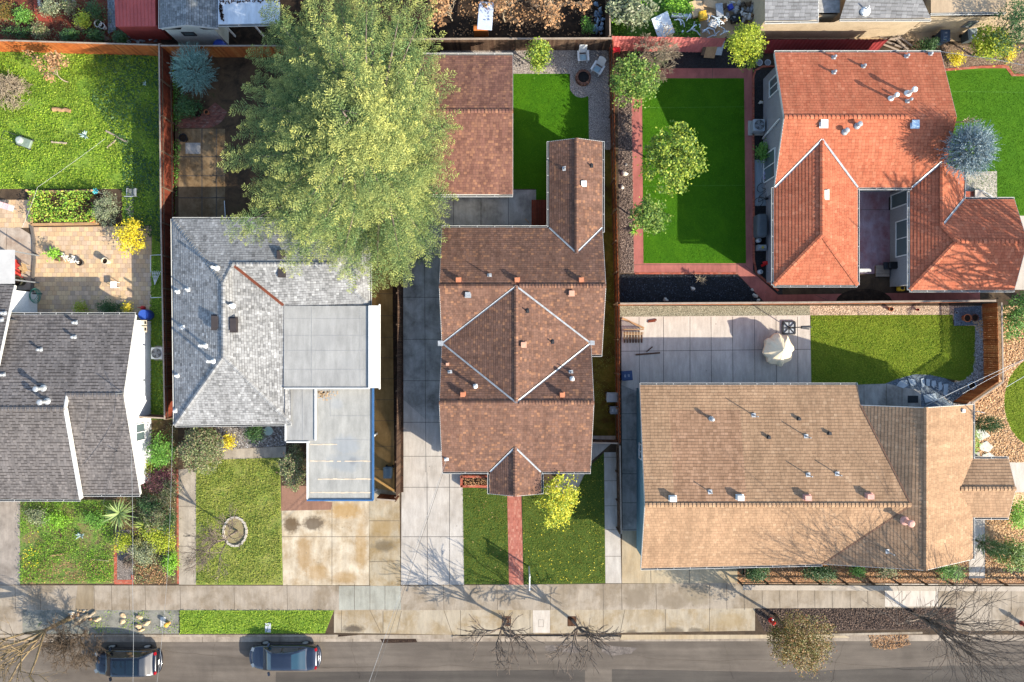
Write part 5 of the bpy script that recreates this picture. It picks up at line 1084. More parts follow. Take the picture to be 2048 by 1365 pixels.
# ---- the big conifer
def big_conifer():
    base = P(795, 372, 0); t = thing('conifer_tree', 'huge yellow green conifer spreading over the backyard fence', 'tree', base)
    rng = np.random.default_rng(4); rr = random.Random(4); HT = 15.5
    tb = MB(); tb.tube([base + V3((0, 0, -.05)), base + V3((.05, .05, 5)), base + V3((0, -.05, 10)), base + V3((0, 0, HT))], [.42, .33, .2, .03], 9)
    def reach(a):       # crown radius by direction (degrees, east = 0, north = 90)
        tab = [(-180, 9.2), (-150, 8.6), (-120, 8.2), (-100, 6.9), (-75, 5.9), (-45, 4.2), (-15, 3.1), (20, 3.2), (55, 5.8), (90, 10.9), (125, 11.2), (155, 9.4), (180, 9.2)]
        return float(np.interp(a, [p[0] for p in tab], [p[1] for p in tab]))
    FV = []; FT = []
    # frond template: axis along +x (unit length), side shoots, each a spindle of needles
    def template(seed, n_side=8):
        r = np.random.default_rng(seed); V = []; T = []
        for i in range(n_side * 2 + 1):
            u = min(1.0, (i // 2 + .6) / n_side); s = 1 if i % 2 else -1
            if i == n_side * 2: s = 0; u = .92
            ln = (.33 * (1 - .8 * u) + .05) * r.uniform(.6, 1.3); ang = s * R(r.uniform(48, 66))
            d = np.array([math.cos(ang), math.sin(ang), r.normal(0, .15)]); p0 = np.array([u * .95, 0, -.12 * u * u])
            for k in range(15):
                q = p0 + d * ln * (k + .5) / 15 + np.array([0, 0, -.1 * ((k / 15) ** 2) * ln]); nd = d + r.normal(0, 1.0, 3); nd /= np.linalg.norm(nd); L = r.uniform(.032, .06); W = r.uniform(.011, .018)
                sd = np.cross(nd, r.normal(0, 1, 3)); sd /= np.linalg.norm(sd)
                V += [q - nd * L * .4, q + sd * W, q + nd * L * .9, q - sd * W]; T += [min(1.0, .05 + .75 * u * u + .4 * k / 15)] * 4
        return np.array(V), np.array(T)
    temps = [template(s) for s in range(5)]
    golden = 137.508; nb = 205
    for i in range(nb):
        f = (i + .5) / nb; z = 2.2 + (HT - 2.6) * f; a = ((i * golden) % 360) - 180; a_r = R(a)
        prof = min(1.0, 1.55 * (1 - f) ** .8) * (1.0 if f > .08 else .8)
        L = max(reach(a) * prof * rr.choice((.76, .9, 1.02, 1.1)) * rr.uniform(.92, 1.06), .75)
        if f < .85 and math.sin(3 * a_r + 1.1 * z) + math.sin(5 * a_r - .7 * z) < -.9: L *= .72
        dirv = np.array([math.cos(a_r), math.sin(a_r), 0.0]); side = np.array([-dirv[1], dirv[0], 0]); rise = rr.uniform(.06, .22); droop = rr.uniform(.025, .05)
        def pos(s, off=0.0):
            x = L * s; return np.array(base) + dirv * x + side * (off + .25 * math.sin(2.2 * s + i)) + np.array([0, 0, z + rise * x - droop * x * x * (9 / (L + 4))])
        pts = [V3(pos(s)) for s in (0, .3, .6, .88)]; r0 = .03 + .011 * L
        tb.tube(pts, [r0, r0 * .7, r0 * .42, .008], 4, cap=False)
        nc = int(10 + L * 7); cs = np.array([rr.uniform(.12, .9) ** .8 for _ in range(nc)])
        cc = np.array([pos(q, rr.uniform(-1, 1) * .9 * (1.15 - q) * min(1.5, L * .3)) + np.array([0, 0, -rr.uniform(.1, .5)]) for q in cs])
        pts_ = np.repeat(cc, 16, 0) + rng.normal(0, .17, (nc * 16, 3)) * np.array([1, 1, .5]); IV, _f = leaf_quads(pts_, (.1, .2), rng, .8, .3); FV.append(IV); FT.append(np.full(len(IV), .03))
        nf = int(9 + L * 3.7)
        for j in range(nf):
            s = .22 + .78 * (j + rr.random()) / nf if j < nf - 1 else 1.0
            sg = 1 if j % 2 else -1; out = rr.uniform(.1, .9) * (1.15 - s * .7) * min(1.6, L * .3) * sg
            o = pos(min(s, .97), out * .25); yaw = a_r + sg * R(rr.uniform(15, 50)) * (0 if j == nf - 1 else 1) + rr.gauss(0, .12)
            fl = rr.uniform(.7, 1.35) * (1.0 if s < .9 else 1.1)
            V, T = temps[rr.randrange(5)]; pitch = rr.gauss(-.12, .12); roll = rr.gauss(0, .22)
            m = (Matrix.Translation(o) @ Matrix.Rotation(yaw, 4, 'Z') @ Matrix.Rotation(-pitch, 4, 'Y') @ Matrix.Rotation(roll, 4, 'X') @ Matrix.Scale(fl, 4))
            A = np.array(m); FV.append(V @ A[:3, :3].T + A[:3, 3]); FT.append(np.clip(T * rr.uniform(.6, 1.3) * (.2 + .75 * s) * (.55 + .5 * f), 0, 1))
    for i in range(26):
        V, T = temps[i % 5]; z = HT - rr.uniform(.1, 1.8); m = Matrix.Translation((base.x, base.y, z)) @ Matrix.Rotation(i * 2.4, 4, 'Z') @ Matrix.Rotation(-rr.uniform(.1, .9), 4, 'Y') @ Matrix.Scale(rr.uniform(.9, 1.5), 4)
        A = np.array(m); FV.append(V @ A[:3, :3].T + A[:3, 3]); FT.append(np.clip(T * rr.uniform(.6, 1.2), 0, 1))
    V = np.concatenate(FV); T = np.concatenate(FT)
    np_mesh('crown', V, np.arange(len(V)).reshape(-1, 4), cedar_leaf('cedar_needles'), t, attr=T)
    tb.build('trunk', M['bark_grey'], t, smooth=True)
big_conifer()
def needle_bush(name, label, px, py, zc, rpx, rz, nshoot, mat, seed, ry=None, up=.35, ln=(.35, .7), barkm='bark', cat='tree', base=None, h0=.2, width=.014):
    """dense evergreen of radiating feathery shoots"""
    rng = np.random.default_rng(seed); c = P(px, py, zc); k = (H - zc) / FPX; rx = rpx * k; ryy = (ry or rpx) * k
    g = V3((c.x, c.y, 0)) if base is None else P(base[0], base[1], 0); t = thing(name, label, cat, g); VV = []
    for i in range(nshoot):
        d = unit(rng.normal(size=3)); d[2] = abs(d[2]) * (1 if rng.random() < .8 else -1); q = rng.uniform(.35, .92)
        o = np.array([c.x + d[0] * rx * q, c.y + d[1] * ryy * q, c.z + d[2] * rz * q]); dr = unit(np.array([d[0], d[1], d[2] * .5 + up]) + rng.normal(0, .22, 3)); L = rng.uniform(*ln)
        m = 16
        for j in range(m):
            s = (j + .5) / m; p = o + dr * L * s; nd = unit(dr * .7 + rng.normal(0, .7, 3)); sd = unit(np.cross(nd, rng.normal(size=3))); l_ = .12 * (1.15 - s * .7); w_ = width
            VV += [p - nd * l_ * .3, p + sd * w_, p + nd * l_, p - sd * w_]
    V = np.array(VV); V[:, 2] = np.maximum(V[:, 2], .03); np_mesh('crown', V, np.arange(len(V)).reshape(-1, 4), mat, t)
    b = MB(); b.tube([g, V3((c.x, c.y, c.z))], [.09, .04], 7)
    for i in range(10):
        a = i * .7; b.tube([g.lerp(V3((c.x, c.y, c.z)), .5), V3((c.x + rx * .6 * math.cos(a), c.y + ryy * .6 * math.sin(a), c.z + .1 * math.sin(3 * a)))], [.03, .008], 4)
    b.build('trunk', M[barkm], t, smooth=True); return t
needle_bush('blue_conifer', 'small blue green conifer in the corner below the orange fence', 390, 143, 1.9, 36, 1.5, 900, L_blue, 5, ry=46)
needle_bush('silver_conifer', 'silvery blue conifer beside the red roof and bright lawn', 1934, 303, 5.2, 37, 1.6, 1300, L_silv, 6, ry=46, up=.15, ln=(.4, .85), base=(1848, 345), width=.02)
needle_bush('cypress', 'narrow dark cypress leaning across the wood chips at the tan roof corner', 1962, 846, 1.9, 20, 1.9, 260, L_dk, 7, ry=12, up=.9, ln=(.3, .6), base=(1938, 840))
needle_bush('cypress', 'narrow dark cypress beside the small concrete entry walk', 1972, 1090, 1.9, 20, 1.9, 260, L_dk, 8, ry=13, up=.9, ln=(.3, .6), base=(1945, 1078))
# ---- bare trees
def bare(name, label, px, py, h, spread, seed, mat='bark_grey', r0=.09, fork=.35, lead=3, depth=4, lean=(0, 0), twig=1.0, leaves=None, tuft=False, seg=5, cat='tree', ang=.5, kids=(2, 4), droop=0.0, group=None, tw=.012):
    rr = random.Random(seed); g = P(px, py, 0); t = thing(name, label, cat, g, group); b = MB(); tips = []
    def grow(p, d, L, r, lv):
        n = 3; pts = [p]; q = p; dd = d.copy()
        for i in range(n):
            dd = (dd + V3((rr.gauss(0, .13), rr.gauss(0, .13), rr.gauss(0, .07) - droop * (lv > 1) * .1))).normalized(); q = q + dd * (L / n); q.z = max(q.z, .05); pts.append(q)
        b.tube(pts, [max(r * q, tw) for q in (1, .86, .72, .55)], 6 if lv == 0 else (seg if lv < 3 else 3), cap=(lv == 0))
        if lv >= depth: tips.append((pts[-1], dd)); return
        for i in range(rr.randint(*kids) if lv else lead):
            a = rr.uniform(0, 6.28); tl = ang * rr.uniform(.6, 1.4) * (spread if lv < 2 else max(spread, .9)); x = dd.orthogonal().normalized(); y = dd.cross(x)
            nd = (dd * math.cos(tl) + (x * math.cos(a) + y * math.sin(a)) * math.sin(tl)).normalized()
            if nd.z < -.15: nd.z = -.15 * rr.random(); nd.normalize()
            st = pts[-1] if (i == 0 or lv == 0) else pts[rr.choice((1, 2, 3))]
            grow(st, nd, L * rr.uniform(.6, .85) * (1 if lv else (1 - fork) / fork * .6), r * rr.uniform(.5, .66), lv + 1)
    grow(g - V3((0, 0, .05)), V3((lean[0], lean[1], 1)).normalized(), h * fork, r0, 0)
    b.build('trunk', M[mat], t, smooth=True, fix=False)
    if leaves:
        m_, per, sz, cl = leaves; rng = np.random.default_rng(seed); C = np.concatenate([np.array(p) + rng.normal(0, cl, (per, 3)) for p, d in tips]); C[:, 2] = np.maximum(C[:, 2], .05)
        V, F = leaf_quads(C, sz, rng, .9, .6); np_mesh('dry_leaves' if m_ is L_brown else 'crown', V, F, m_, t)
    return t
bare('bare_tree', 'left of two bare street trees in square concrete pits', 1012, 1241, 4.5, .95, 11, 'bark_grey', .12, .28, 7, 4, kids=(2, 4), ang=.52, tw=.02)
bare('bare_tree', 'bare street tree in the soil pit right of the bright utility panel', 1145, 1241, 4.5, .95, 43, 'bark_grey', .12, .28, 7, 4, kids=(2, 4), ang=.52, tw=.02)
bare('bare_tree', 'thick pale barked bare tree at the lower left corner', 140, 1237, 8.8, .95, 17, 'bark_syc', .17, .22, 7, 5, kids=(2, 4), ang=.62, tw=.009)
bare('bare_tree', 'tall many stemmed bare tree at the lower right by the kerb', 1826, 1226, 8.8, .36, 16, 'bark_grey', .13, .1, 13, 5, kids=(2, 3), ang=.42, tw=.01)
bare('bare_tree', 'thin bare tree inside the round stone ring on the clover lawn', 474, 1062, 4.6, .95, 15, 'bark_grey', .09, .42, 6, 5, kids=(3, 4), tw=.01)
bare('bare_tree', 'bare tree beyond the right edge throwing branch shadows on the red roof', 2128, 668, 11.5, .75, 18, 'bark_grey', .4, .28, 9, 4, kids=(3, 4), tw=.045)
bare('bare_shrub', 'bare pinkish twiggy shrub before the salmon sheet fence', 1308, 116, 2.6, 1.0, 19, 'bark_pale', .045, .25, 9, 5, kids=(3, 4), ang=.7)
bare('bare_shrub', 'dense grey brown leafless shrub leaning over the dark blue suv', 172, 1262, 3.1, 1.0, 20, 'bark', .06, .25, 10, 5, kids=(3, 4), ang=.75, tw=.011)
bare('bare_shrub', 'tangled pale dead shrub at the left edge of the weedy lawn', 22, 190, 2.0, 1.3, 21, 'bark_pale', .03, .25, 14, 4, kids=(4, 5), ang=.8, droop=2)
bare('bare_shrub', 'small white bleached branchy plant on the black gravel', 1398, 558, .9, 1.2, 22, 'bark_pale', .02, .2, 8, 3, ang=.7)
bare('pruned_tree', 'pruned pale bare limbs beside the red roof edge and bright lawn', 1905, 246, 2.4, .8, 23, 'bark_pale', .07, .4, 4, 2)
bare('dry_tree', 'small bare tree with tan dry leaf tufts on the weedy lawn', 138, 165, 3.0, .8, 24, 'bark_pale', .05, .35, 4, 3, leaves=(L_brown, 16, (.12, .24), .13), lean=(-.55, .3))
bare('dry_tree', 'sprawling tree with dry brown leaves beside the blue grey panel', 1010, 44, 3.6, .9, 25, 'bark_pale', .07, .2, 7, 4, leaves=(L_brown, 9, (.14, .28), .14), kids=(2, 3))
bare('dry_tree', 'pale limbed tree with dry brown leaves right of the sprawling dry tree', 1100, 40, 3.6, .9, 26, 'bark_pale', .07, .2, 7, 4, leaves=(L_brown, 9, (.14, .28), .14), kids=(2, 3))
bare('dry_tree', 'tree with dry brown leaves between conifer and blue grey panel', 905, 42, 3.4, .8, 27, 'bark_pale', .07, .2, 6, 4, leaves=(L_brown, 9, (.14, .28), .13), kids=(2, 3))
bare('brush_pile', 'pile of twigs beside the gravel garden path', 262, 1120, .8, 1.4, 28, 'bark_grey', .03, .2, 10, 4, ang=.8, cat='brush')
# ---- broadleaf trees and shrubs
leafy('citrus_tree', 'large round citrus tree standing on the big artificial lawn', 1348, 318, 2.9, 59, 1.3, 5200, (.12, .24), L_cit, 31, trunk=.07, nb=8, spread=.58, ry=66)
leafy('citrus_tree', 'citrus tree at the upper left corner of the artificial lawn', 1268, 166, 2.6, 46, 1.2, 4200, (.11, .21), L_citd, 32, nb=7, ry=56)
leafy('citrus_tree', 'dark round citrus tree over the left red walk', 1297, 434, 2.3, 37, 1.1, 3400, (.10, .2), L_citd, 33, nb=6, ry=35)
leafy('citrus_tree', 'small upright citrus tree on pale gravel near the white chairs', 1078, 114, 1.9, 20, 1.4, 1900, (.10, .2), L_cit, 34, nb=4, ry=32)
leafy('lime_tree', 'yellow green tree between pink and maroon sheet fences', 1494, 86, 2.7, 40, 1.3, 4600, (.10, .19), L_lime, 35, nb=6, ry=44)
leafy('lime_tree', 'yellow green bushy tree in the top right flower bed', 1985, 88, 2.0, 40, 1.1, 3600, (.10, .2), L_lime, 36, nb=6, ry=34)
leafy('yellow_tree', 'bright yellow autumn tree beside the brown porch', 1117, 1002, 2.3, 36, 1.6, 4200, (.10, .19), L_yel, 37, nb=7, ry=55, trunk=.05)
leafy('mixed_tree', 'round street tree with green and red brown leaves over the kerb', 1599, 1286, 4.0, 66, 1.7, 9500, (.08, .15), L_red, 38, nb=8, trunk=.09, base=(1549, 1229))
leafy('dark_tree', 'dark olive tree overhanging the top right corner', 2030, 50, 3.6, 52, 1.4, 3000, (.08, .16), L_dk, 39, nb=6, ry=62)
leafy('yellow_bush', 'golden yellow bush right of the tan paver patio', 261, 472, 1.1, 24, .8, 2000, (.09, .17), L_gold, 40, nb=4, ry=38, cat='bush')
leafy('yellow_bush', 'small yellow flowering bush beside the red roof corner', 1912, 118, .5, 17, .4, 900, (.07, .13), L_gold, 41, nb=3, ry=10, cat='bush')
leafy('yellow_bush', 'yellow flowering bush at the right end of the flower bed', 2020, 105, .6, 14, .4, 700, (.07, .13), L_gold, 42, nb=3, ry=22, cat='bush')
leafy('grey_bush', 'grey green oval bush at the end of the planter bed', 212, 415, 1.0, 24, .9, 2600, (.06, .12), L_grey, 43, nb=4, ry=42, cat='bush', clump=.12)
leafy('round_bush', 'large round mixed green bush below the pale grey roof corner', 402, 898, 1.3, 52, 1.15, 11000, (.08, .15), L_holly, 44, nb=7, ry=48, cat='bush', clump=.13, shell=.75)
leafy('oval_bush', 'oval green bush at the left side of the carport', 586, 931, 1.2, 24, 1.1, 5500, (.08, .15), L_holly, 45, nb=4, ry=46, cat='bush', clump=.13, shell=.75)
leafy('dark_bush', 'dark green bush on the shaded pebble bed', 511, 865, .7, 20, .6, 1500, (.07, .13), L_dk, 46, nb=3, ry=18, cat='bush')
leafy('yellow_bush', 'thin yellow green plant beside the large round bush', 458, 885, .5, 12, .4, 500, (.07, .14), L_gold, 47, nb=3, ry=16, cat='bush')
leafy('corner_bush', 'dark green bush in the fence corner under the blue conifer', 372, 215, .9, 24, .7, 1700, (.08, .16), L_dk, 48, nb=4, ry=24, cat='bush')
leafy('hedge', 'low clipped dark hedge along the paver patio edge', 217, 617, .5, 27, .45, 1500, (.06, .12), L_dk, 49, nb=5, ry=11, cat='hedge', trunk=.03)
leafy('round_bush', 'small round olive bush left of the clipped hedge', 163, 616, .5, 14, .45, 800, (.06, .11), L_lime, 50, nb=3, ry=14, cat='bush', trunk=.03)
leafy('yellow_bush', 'small yellow plant right of the clipped hedge', 256, 617, .4, 9, .3, 350, (.06, .11), L_gold, 51, nb=2, cat='bush', trunk=.02)
leafy('side_bush', 'green bush by the white wall of the grey gabled house', 318, 905, 1.1, 28, .9, 2200, (.08, .16), L_mid, 52, nb=4, ry=36, cat='bush')
leafy('purple_bush', 'purple leaved shrub at the corner of the grey gabled roof', 318, 960, .9, 32, .6, 1800, (.07, .14), L_pur, 53, nb=5, ry=22, cat='bush')
leafy('side_bush', 'olive leafy shrub below the purple shrub', 318, 1030, .8, 30, .7, 2000, (.08, .15), L_holly, 54, nb=5, ry=40, cat='bush')
leafy('side_bush', 'yellow flecked shrub beside the concrete front walk', 328, 1085, .6, 24, .5, 1400, (.07, .14), L_lime, 55, nb=4, ry=34, cat='bush')
leafy('front_bush', 'pale sage bush beside the brick edged gravel path', 290, 1105, .6, 26, .5, 1600, (.06, .12), L_grey, 56, nb=4, ry=26, cat='bush')
leafy('front_shrub', 'large dark shrub under the tan eaves near the drive', 1510, 1146, .8, 27, .6, 1900, (.07, .14), L_dk, 57, nb=4, ry=14, cat='shrub')
leafy('front_shrub', 'wide dark green shrub under the left half of the tan eaves', 1640, 1146, .8, 32, .6, 1900, (.07, .14), L_dk, 58, nb=4, ry=14, cat='shrub')
leafy('front_shrub', 'bright green small shrub in the leaf covered front bed', 1716, 1142, .6, 14, .45, 800, (.07, .13), L_mid, 59, nb=3, ry=11, cat='shrub')
leafy('front_shrub', 'low olive shrub right of the bright green small shrub', 1775, 1143, .5, 20, .4, 800, (.07, .13), L_holly, 60, nb=3, ry=10, cat='shrub')
leafy('front_shrub', 'grey green rosemary like bush below the tan gable end', 1903, 1143, .7, 33, .6, 2300, (.06, .11), L_mid, 61, nb=5, ry=18, cat='shrub')
leafy('round_bush', 'dense green bush above the oval lawn at the right edge', 2040, 632, 1.2, 34, 1.0, 3000, (.09, .17), L_mid, 62, nb=5, ry=46, cat='bush')
leafy('round_bush', 'bright bush beside the tan porch gable', 2035, 1030, 1.0, 22, .8, 1700, (.08, .15), L_brt, 63, nb=4, ry=30, cat='bush')
leafy('round_bush', 'dark leaved citrus bush on wood chips at the right edge', 2034, 1108, 1.1, 30, 1.0, 2600, (.09, .17), L_citd, 64, nb=5, ry=34, cat='bush')
leafy('round_bush', 'small bush beside the tan wall above the stepping stones', 1950, 880, .4, 6, .3, 500, (.06, .11), L_brt, 65, nb=3, ry=28, cat='bush', trunk=.02)
leafy('small_tree', 'small dark green bush by the maroon fence end', 1856, 92, .9, 16, .6, 1000, (.08, .15), L_dk, 66, nb=3, ry=10, cat='bush')
leafy('wall_plant', 'green potted plant against the grey side wall', 1526, 305, .9, 12, .7, 800, (.08, .16), L_mid, 67, nb=3, ry=16, cat='plant')
leafy('green_tree', 'leafy green tree at the top behind the pink fence', 1262, 20, 2.0, 44, 1.0, 3200, (.14, .28), L_grey, 68, nb=6, ry=34)
leafy('green_bush', 'bright weeds growing beside the cardboard heap', 1352, 14, .6, 32, .4, 1700, (.09, .18), L_brt, 69, nb=4, ry=18, cat='weeds')
leafy('pale_bush', 'pale green shrub inside the bare pink twigs', 1318, 118, .8, 18, .5, 700, (.07, .14), L_grey, 70, nb=3, ry=14, cat='bush')
leafy('dark_bush', 'small green bush at the rear fence below dry leaves', 1175, 56, .7, 12, .5, 500, (.07, .14), L_mid, 71, nb=3, cat='bush')
for i, (px, py, z, r_, ry_, m_, lb) in enumerate([(48, 32, .9, 15, 14, L_mid, 'bright round bush on red bark'), (168, 42, .9, 13, 12, L_lime, 'yellow green bush beside the rear garden logs'), (40, 66, .6, 40, 10, L_dk, 'long dark green hedge plant along the rear fence'), (82, 62, .7, 12, 14, L_holly, 'yellow tipped bush behind the rear fence'), (140, 72, .6, 18, 10, L_dk, 'dark glossy bush against the rear fence'), (105, 15, .7, 24, 18, L_grey, 'silvery bush inside the rear stone ring'), (140, 14, .7, 14, 16, L_holly, 'dull green shrub beside the white plant pot'), (188, 24, .8, 20, 20, L_dk, 'dark shrub left of the cobble path'), (190, 72, .6, 16, 10, L_dk, 'green bush beside the cobble path end'), (240, 74, .5, 16, 10, L_dk, 'dark bush in front of the red shed'), (8, 20, .8, 18, 20, L_red, 'red green bush at the top left corner')]):
    leafy('garden_bush', lb, px, py, z, r_, .45, 1100, (.07, .15), m_, 90 + i, cat='bush', nb=4, ry=ry_, trunk=.03)
for i, (px, py, z, r_, ry_, m_, lb) in enumerate([(300, 1012, .9, 26, 20, L_dk, 'dark glossy shrub between the two sword leaved palms'), (336, 985, .8, 18, 26, L_holly, 'dull olive shrub at the top of the concrete front walk'), (245, 1085, .5, 14, 16, L_lime, 'low yellow green plant beside the brick edged path'), (338, 1045, .7, 16, 22, L_dk, 'dark shrub touching the thin red brick line'), (300, 1065, .6, 22, 18, L_lime, 'yellow green shrub above the feathery grass clump'), (342, 1125, .4, 12, 22, L_brt, 'bright low plant at the pavement end of the front walk'), (285, 935, .7, 20, 18, L_lime, 'light green bush touching the white wall corner'), (110, 1040, .4, 34, 22, L_brt, 'bright green clump near the agave in the front bed'), (190, 1040, .5, 30, 20, L_mid, 'deep green clump below the grey gabled eaves'), (75, 1035, .4, 24, 16, L_grey, 'greyish ground plant at the corner of the front bed')]):
    leafy('garden_bush', lb, px, py, z, r_, .4, 1300, (.06, .13), m_, 130 + i, cat='bush', nb=5, ry=ry_, trunk=.03)
# palms and spiky plants
def spiky(name, label, px, py, n, L, mat, seed, w=.05, h=.25, up=.5, cat='plant', droop=.5, z=0.0):
    rng = random.Random(seed); g = P(px, py, z); t = thing(name, label, cat, (g.x, g.y, z)); b = MB()
    for i in range(n):
        a = rng.uniform(0, 6.28); e = up * rng.uniform(.3, 1.6); l_ = L * rng.uniform(.7, 1.15); d = V3((math.cos(a), math.sin(a), 0)); s = V3((-d.y, d.x, 0)); pts = []
        for k in range(5):
            u = k / 4; c = g + V3((0, 0, h)) + d * l_ * u * math.cos(e) + V3((0, 0, l_ * (u * math.sin(e) - droop * u * u * .6))); c.z = max(c.z, z + .03); wd = w * (1 - u ** 1.6) * (.6 + .8 * min(1, u * 3)) + .003; pts.append((c - s * wd, c + V3((0, 0, wd * .4)), c + s * wd))
        for k in range(4):
            for j in range(2): b.poly([pts[k][j], pts[k][j + 1], pts[k + 1][j + 1], pts[k + 1][j]])
    b.build('leaves', mat, t, fix=False); k = MB(); k.tube([g, g + V3((0, 0, h))], [.06, .05], 8); k.build('stem', M['bark'], t); return t
agv = lf('agave', '#8fa39a', '#a9bab0', '#7d9187', trans=.0)
spiky('palm', 'fan of long green sword leaves below the grey gabled roof', 250, 1022, 60, 1.35, lf('palm_leaf', '#55703a', '#7a8f4f', '#8f9e62', '#486030', trans=.1), 1, .045, .7, .55)
spiky('palm', 'olive spiky plant right of the sword leaved palm', 296, 1048, 50, .9, lf('palm_leaf2', '#6b7a35', '#8d9a48', '#57682c', trans=.1), 2, .035, .4, .7)
spiky('palm', 'feathery yellow green grass clump above the pile of twigs', 285, 1092, 90, .8, lf('palm_leaf3', '#8d8f52', '#a9a567', '#75793f', trans=.1), 3, .018, .25, .8)
spiky('agave', 'small pale blue agave on the weedy back lawn', 172, 272, 16, .42, agv, 4, .05, .12, .7, droop=.2)
spiky('agave', 'pale blue agave in the green front garden bed', 164, 1070, 16, .42, agv, 5, .05, .12, .7, droop=.2)
spiky('agave', 'tiny blue agave near the right fence of the weedy lawn', 292, 168, 12, .22, agv, 6, .03, .08, .7, droop=.2)
spiky('yucca', 'spiky pale green plant at the edge of the grey bark strip', 1268, 462, 26, .45, L_brt, 7, .03, .2, .6)
spiky('tall_grass', 'large green leaved clump at the top behind the pink fence', 1240, 40, 34, .8, lf('clump', '#5a7a40', '#7d9a58', '#98ab6f', trans=.1), 8, .06, .4, .6)
# ---- loose green on the ground (nobody could count it)
G_bl = island('grass_blades', rgbs('#6f8220', '#8d9c2a', '#a8b040', '#5a721c'), .8, .2, .2, .5, .7)
G_wl = island('weed_leaves', rgbs('#6b9020', '#88a92c', '#a6be3a', '#52771c', '#bccb4c'), .7, .25, .3, .55, .6)
G_cl = island('clover_leaves', rgbs('#74822c', '#919d3c', '#aeae50', '#607426', '#869438'), .7, .25, .3, .5, .8)
G_fl = island('front_lawn_blades', rgbs('#505c1a', '#6a7222', '#82822c', '#58651a', '#959040'), .8, .2, .2, .45, .8)
def lump(fr, th):
    def f(x, y, rng): return (np.sin(x * fr + 1.3 * np.sin(y * fr * .7)) + np.sin(y * fr * 1.3 + 1.7 * np.cos(x * fr * .6)) + rng.normal(0, .8, len(x))) > th
    return f
weedpoly = [(-40, 102), (347, 102), (348, 838), (300, 838), (300, 620), (308, 450), (245, 450), (245, 378), (-40, 378)]
scatter('weeds', 'leafy clover and weeds covering the back lawn', 'weeds', weedpoly, 330, (.05, .13), G_wl, 1, .006, .12, .6, .75, mask=lump(1.9, -1.3))
scatter('weeds', 'darker broad leaved weeds standing in for conifer shadow on the right of the weedy lawn', 'weeds', [(190, 112), (312, 108), (347, 380), (347, 500), (250, 445), (246, 300), (185, 200)], 150, (.07, .17), L_dk, 31, .02, .16, .6, .75, mask=lump(1.3, -.9))  # dark leaf colour added here to deepen the conifer's shade on the lawn
scatter('grass', 'clover and short grass of the front lawn with the stone ring', 'grass', [(393, 921), (559, 916), (565, 1168), (393, 1168)], 380, (.04, .11), G_cl, 2, .008, .09, .6, .7, mask=lump(2.3, -1.4), holes=[arc(471, 1063, 22, 28, 0, 345, 14)])
scatter('grass', 'short thick grass of the verge strip by the street', 'grass', [(360, 1221), (668, 1221), (650, 1266), (360, 1268)], 420, (.05, .12), G_wl, 3, .006, .1, .7, .5)
slab('verge_lawn', 'grass verge strip between pavement and kerb', 'lawn', [(360, 1220.5), (668, 1220.5), (650, 1267), (360, 1268)], 0.007, G_weed)
for i, pl_ in enumerate(([(925, 973), (1015, 986), (1017, 1168), (928, 1168)], [(1045, 986), (1140, 991), (1182, 931), (1208, 907), (1210, 1166), (1048, 1168)])):
    scatter('grass', 'short mown grass %s of the brick path' % ('left', 'right')[i], 'grass', pl_, 420, (.03, .09), G_fl, 4 + i, .007, .06, .8, .4)
    scatter('fallen_leaves', 'small yellow leaves fallen on the lawn %s of the brick path' % ('left', 'right')[i], 'leaves', pl_, (1.6, 5)[i], (.05, .09), L_gold if i else L_brown, 14 + i, .07, .09, .4, .7)
scatter('grass', 'short grass of the half shaded back lawn', 'grass', [(1622, 632), (1905, 632), (1907, 653), (1949, 653), (1950, 725), (1918, 760), (1890, 755), (1830, 748), (1770, 767), (1720, 770), (1624, 770)], 420, (.04, .1), G_bl, 7, .012, .07, .8, .4)
scatter('grass', 'short grass of the oval lawn in the wood chips', 'grass', [(2070, 710)] + arc(2080, 805, 70, 90, 250, 110, 12), 420, (.04, .1), G_bl, 8, .012, .07, .8, .4)
G_ft = island('turf_fibres', rgbs('#2e5a06', '#3e6c08', '#4e7e0c', '#5c8a14'), .8, 0.1, .15, .4, .5)
for i, (lb, pg) in enumerate((('short artificial turf fibres of the large red house lawn', [(1285, 158), (1488, 158), (1491, 526), (1288, 526)]), ('short artificial turf fibres beside the brown garage', [(1016, 150), (1137, 150), (1140, 190), (1176, 198), (1176, 298), (1095, 298), (1092, 398), (1073, 398), (1071, 378), (1016, 378)]), ('short artificial turf fibres of the bright right lawn', [(1890, 144), (2020, 140), (2080, 155), (2080, 430), (1900, 430)]))):
    scatter('turf_fibres', lb, 'turf', pg, 520, (.03, .075), G_ft, 50 + i, .014, .035, 1.0, .35)
scatter('weeds', 'rank green weeds filling the front garden bed', 'weeds', [(41, 1002), (229, 1002), (229, 1164), (41, 1164)], 420, (.04, .12), island('weed_bright', rgbs('#4c7a18', '#6c9c22', '#90b832', '#3a5e18', '#86a038'), .6, .15, .3, .5, .8), 9, .006, .3, .9, .55, mask=lump(1.5, -.8))
scatter('dry_leaves', 'dry stalks and leaves at the pavement side of the front garden bed', 'leaves', [(42, 1122), (229, 1115), (229, 1166), (42, 1166)], 90, (.05, .13), L_brown, 60, .02, .1, .7, .5)
scatter('flowers', 'yellow flowers at the left side of the front garden bed', 'flowers', [(44, 1080), (80, 1060), (85, 1130), (48, 1140)], 30, (.05, .1), L_gold, 10, .15, .22, .4, .8)
scatter('weeds', 'weeds sprouting from the grey gravel verge', 'weeds', [(180, 1222), (358, 1222), (358, 1266), (180, 1266)], 160, (.04, .1), G_wl, 11, .006, .08, .7, .6, mask=lump(2.6, .5))
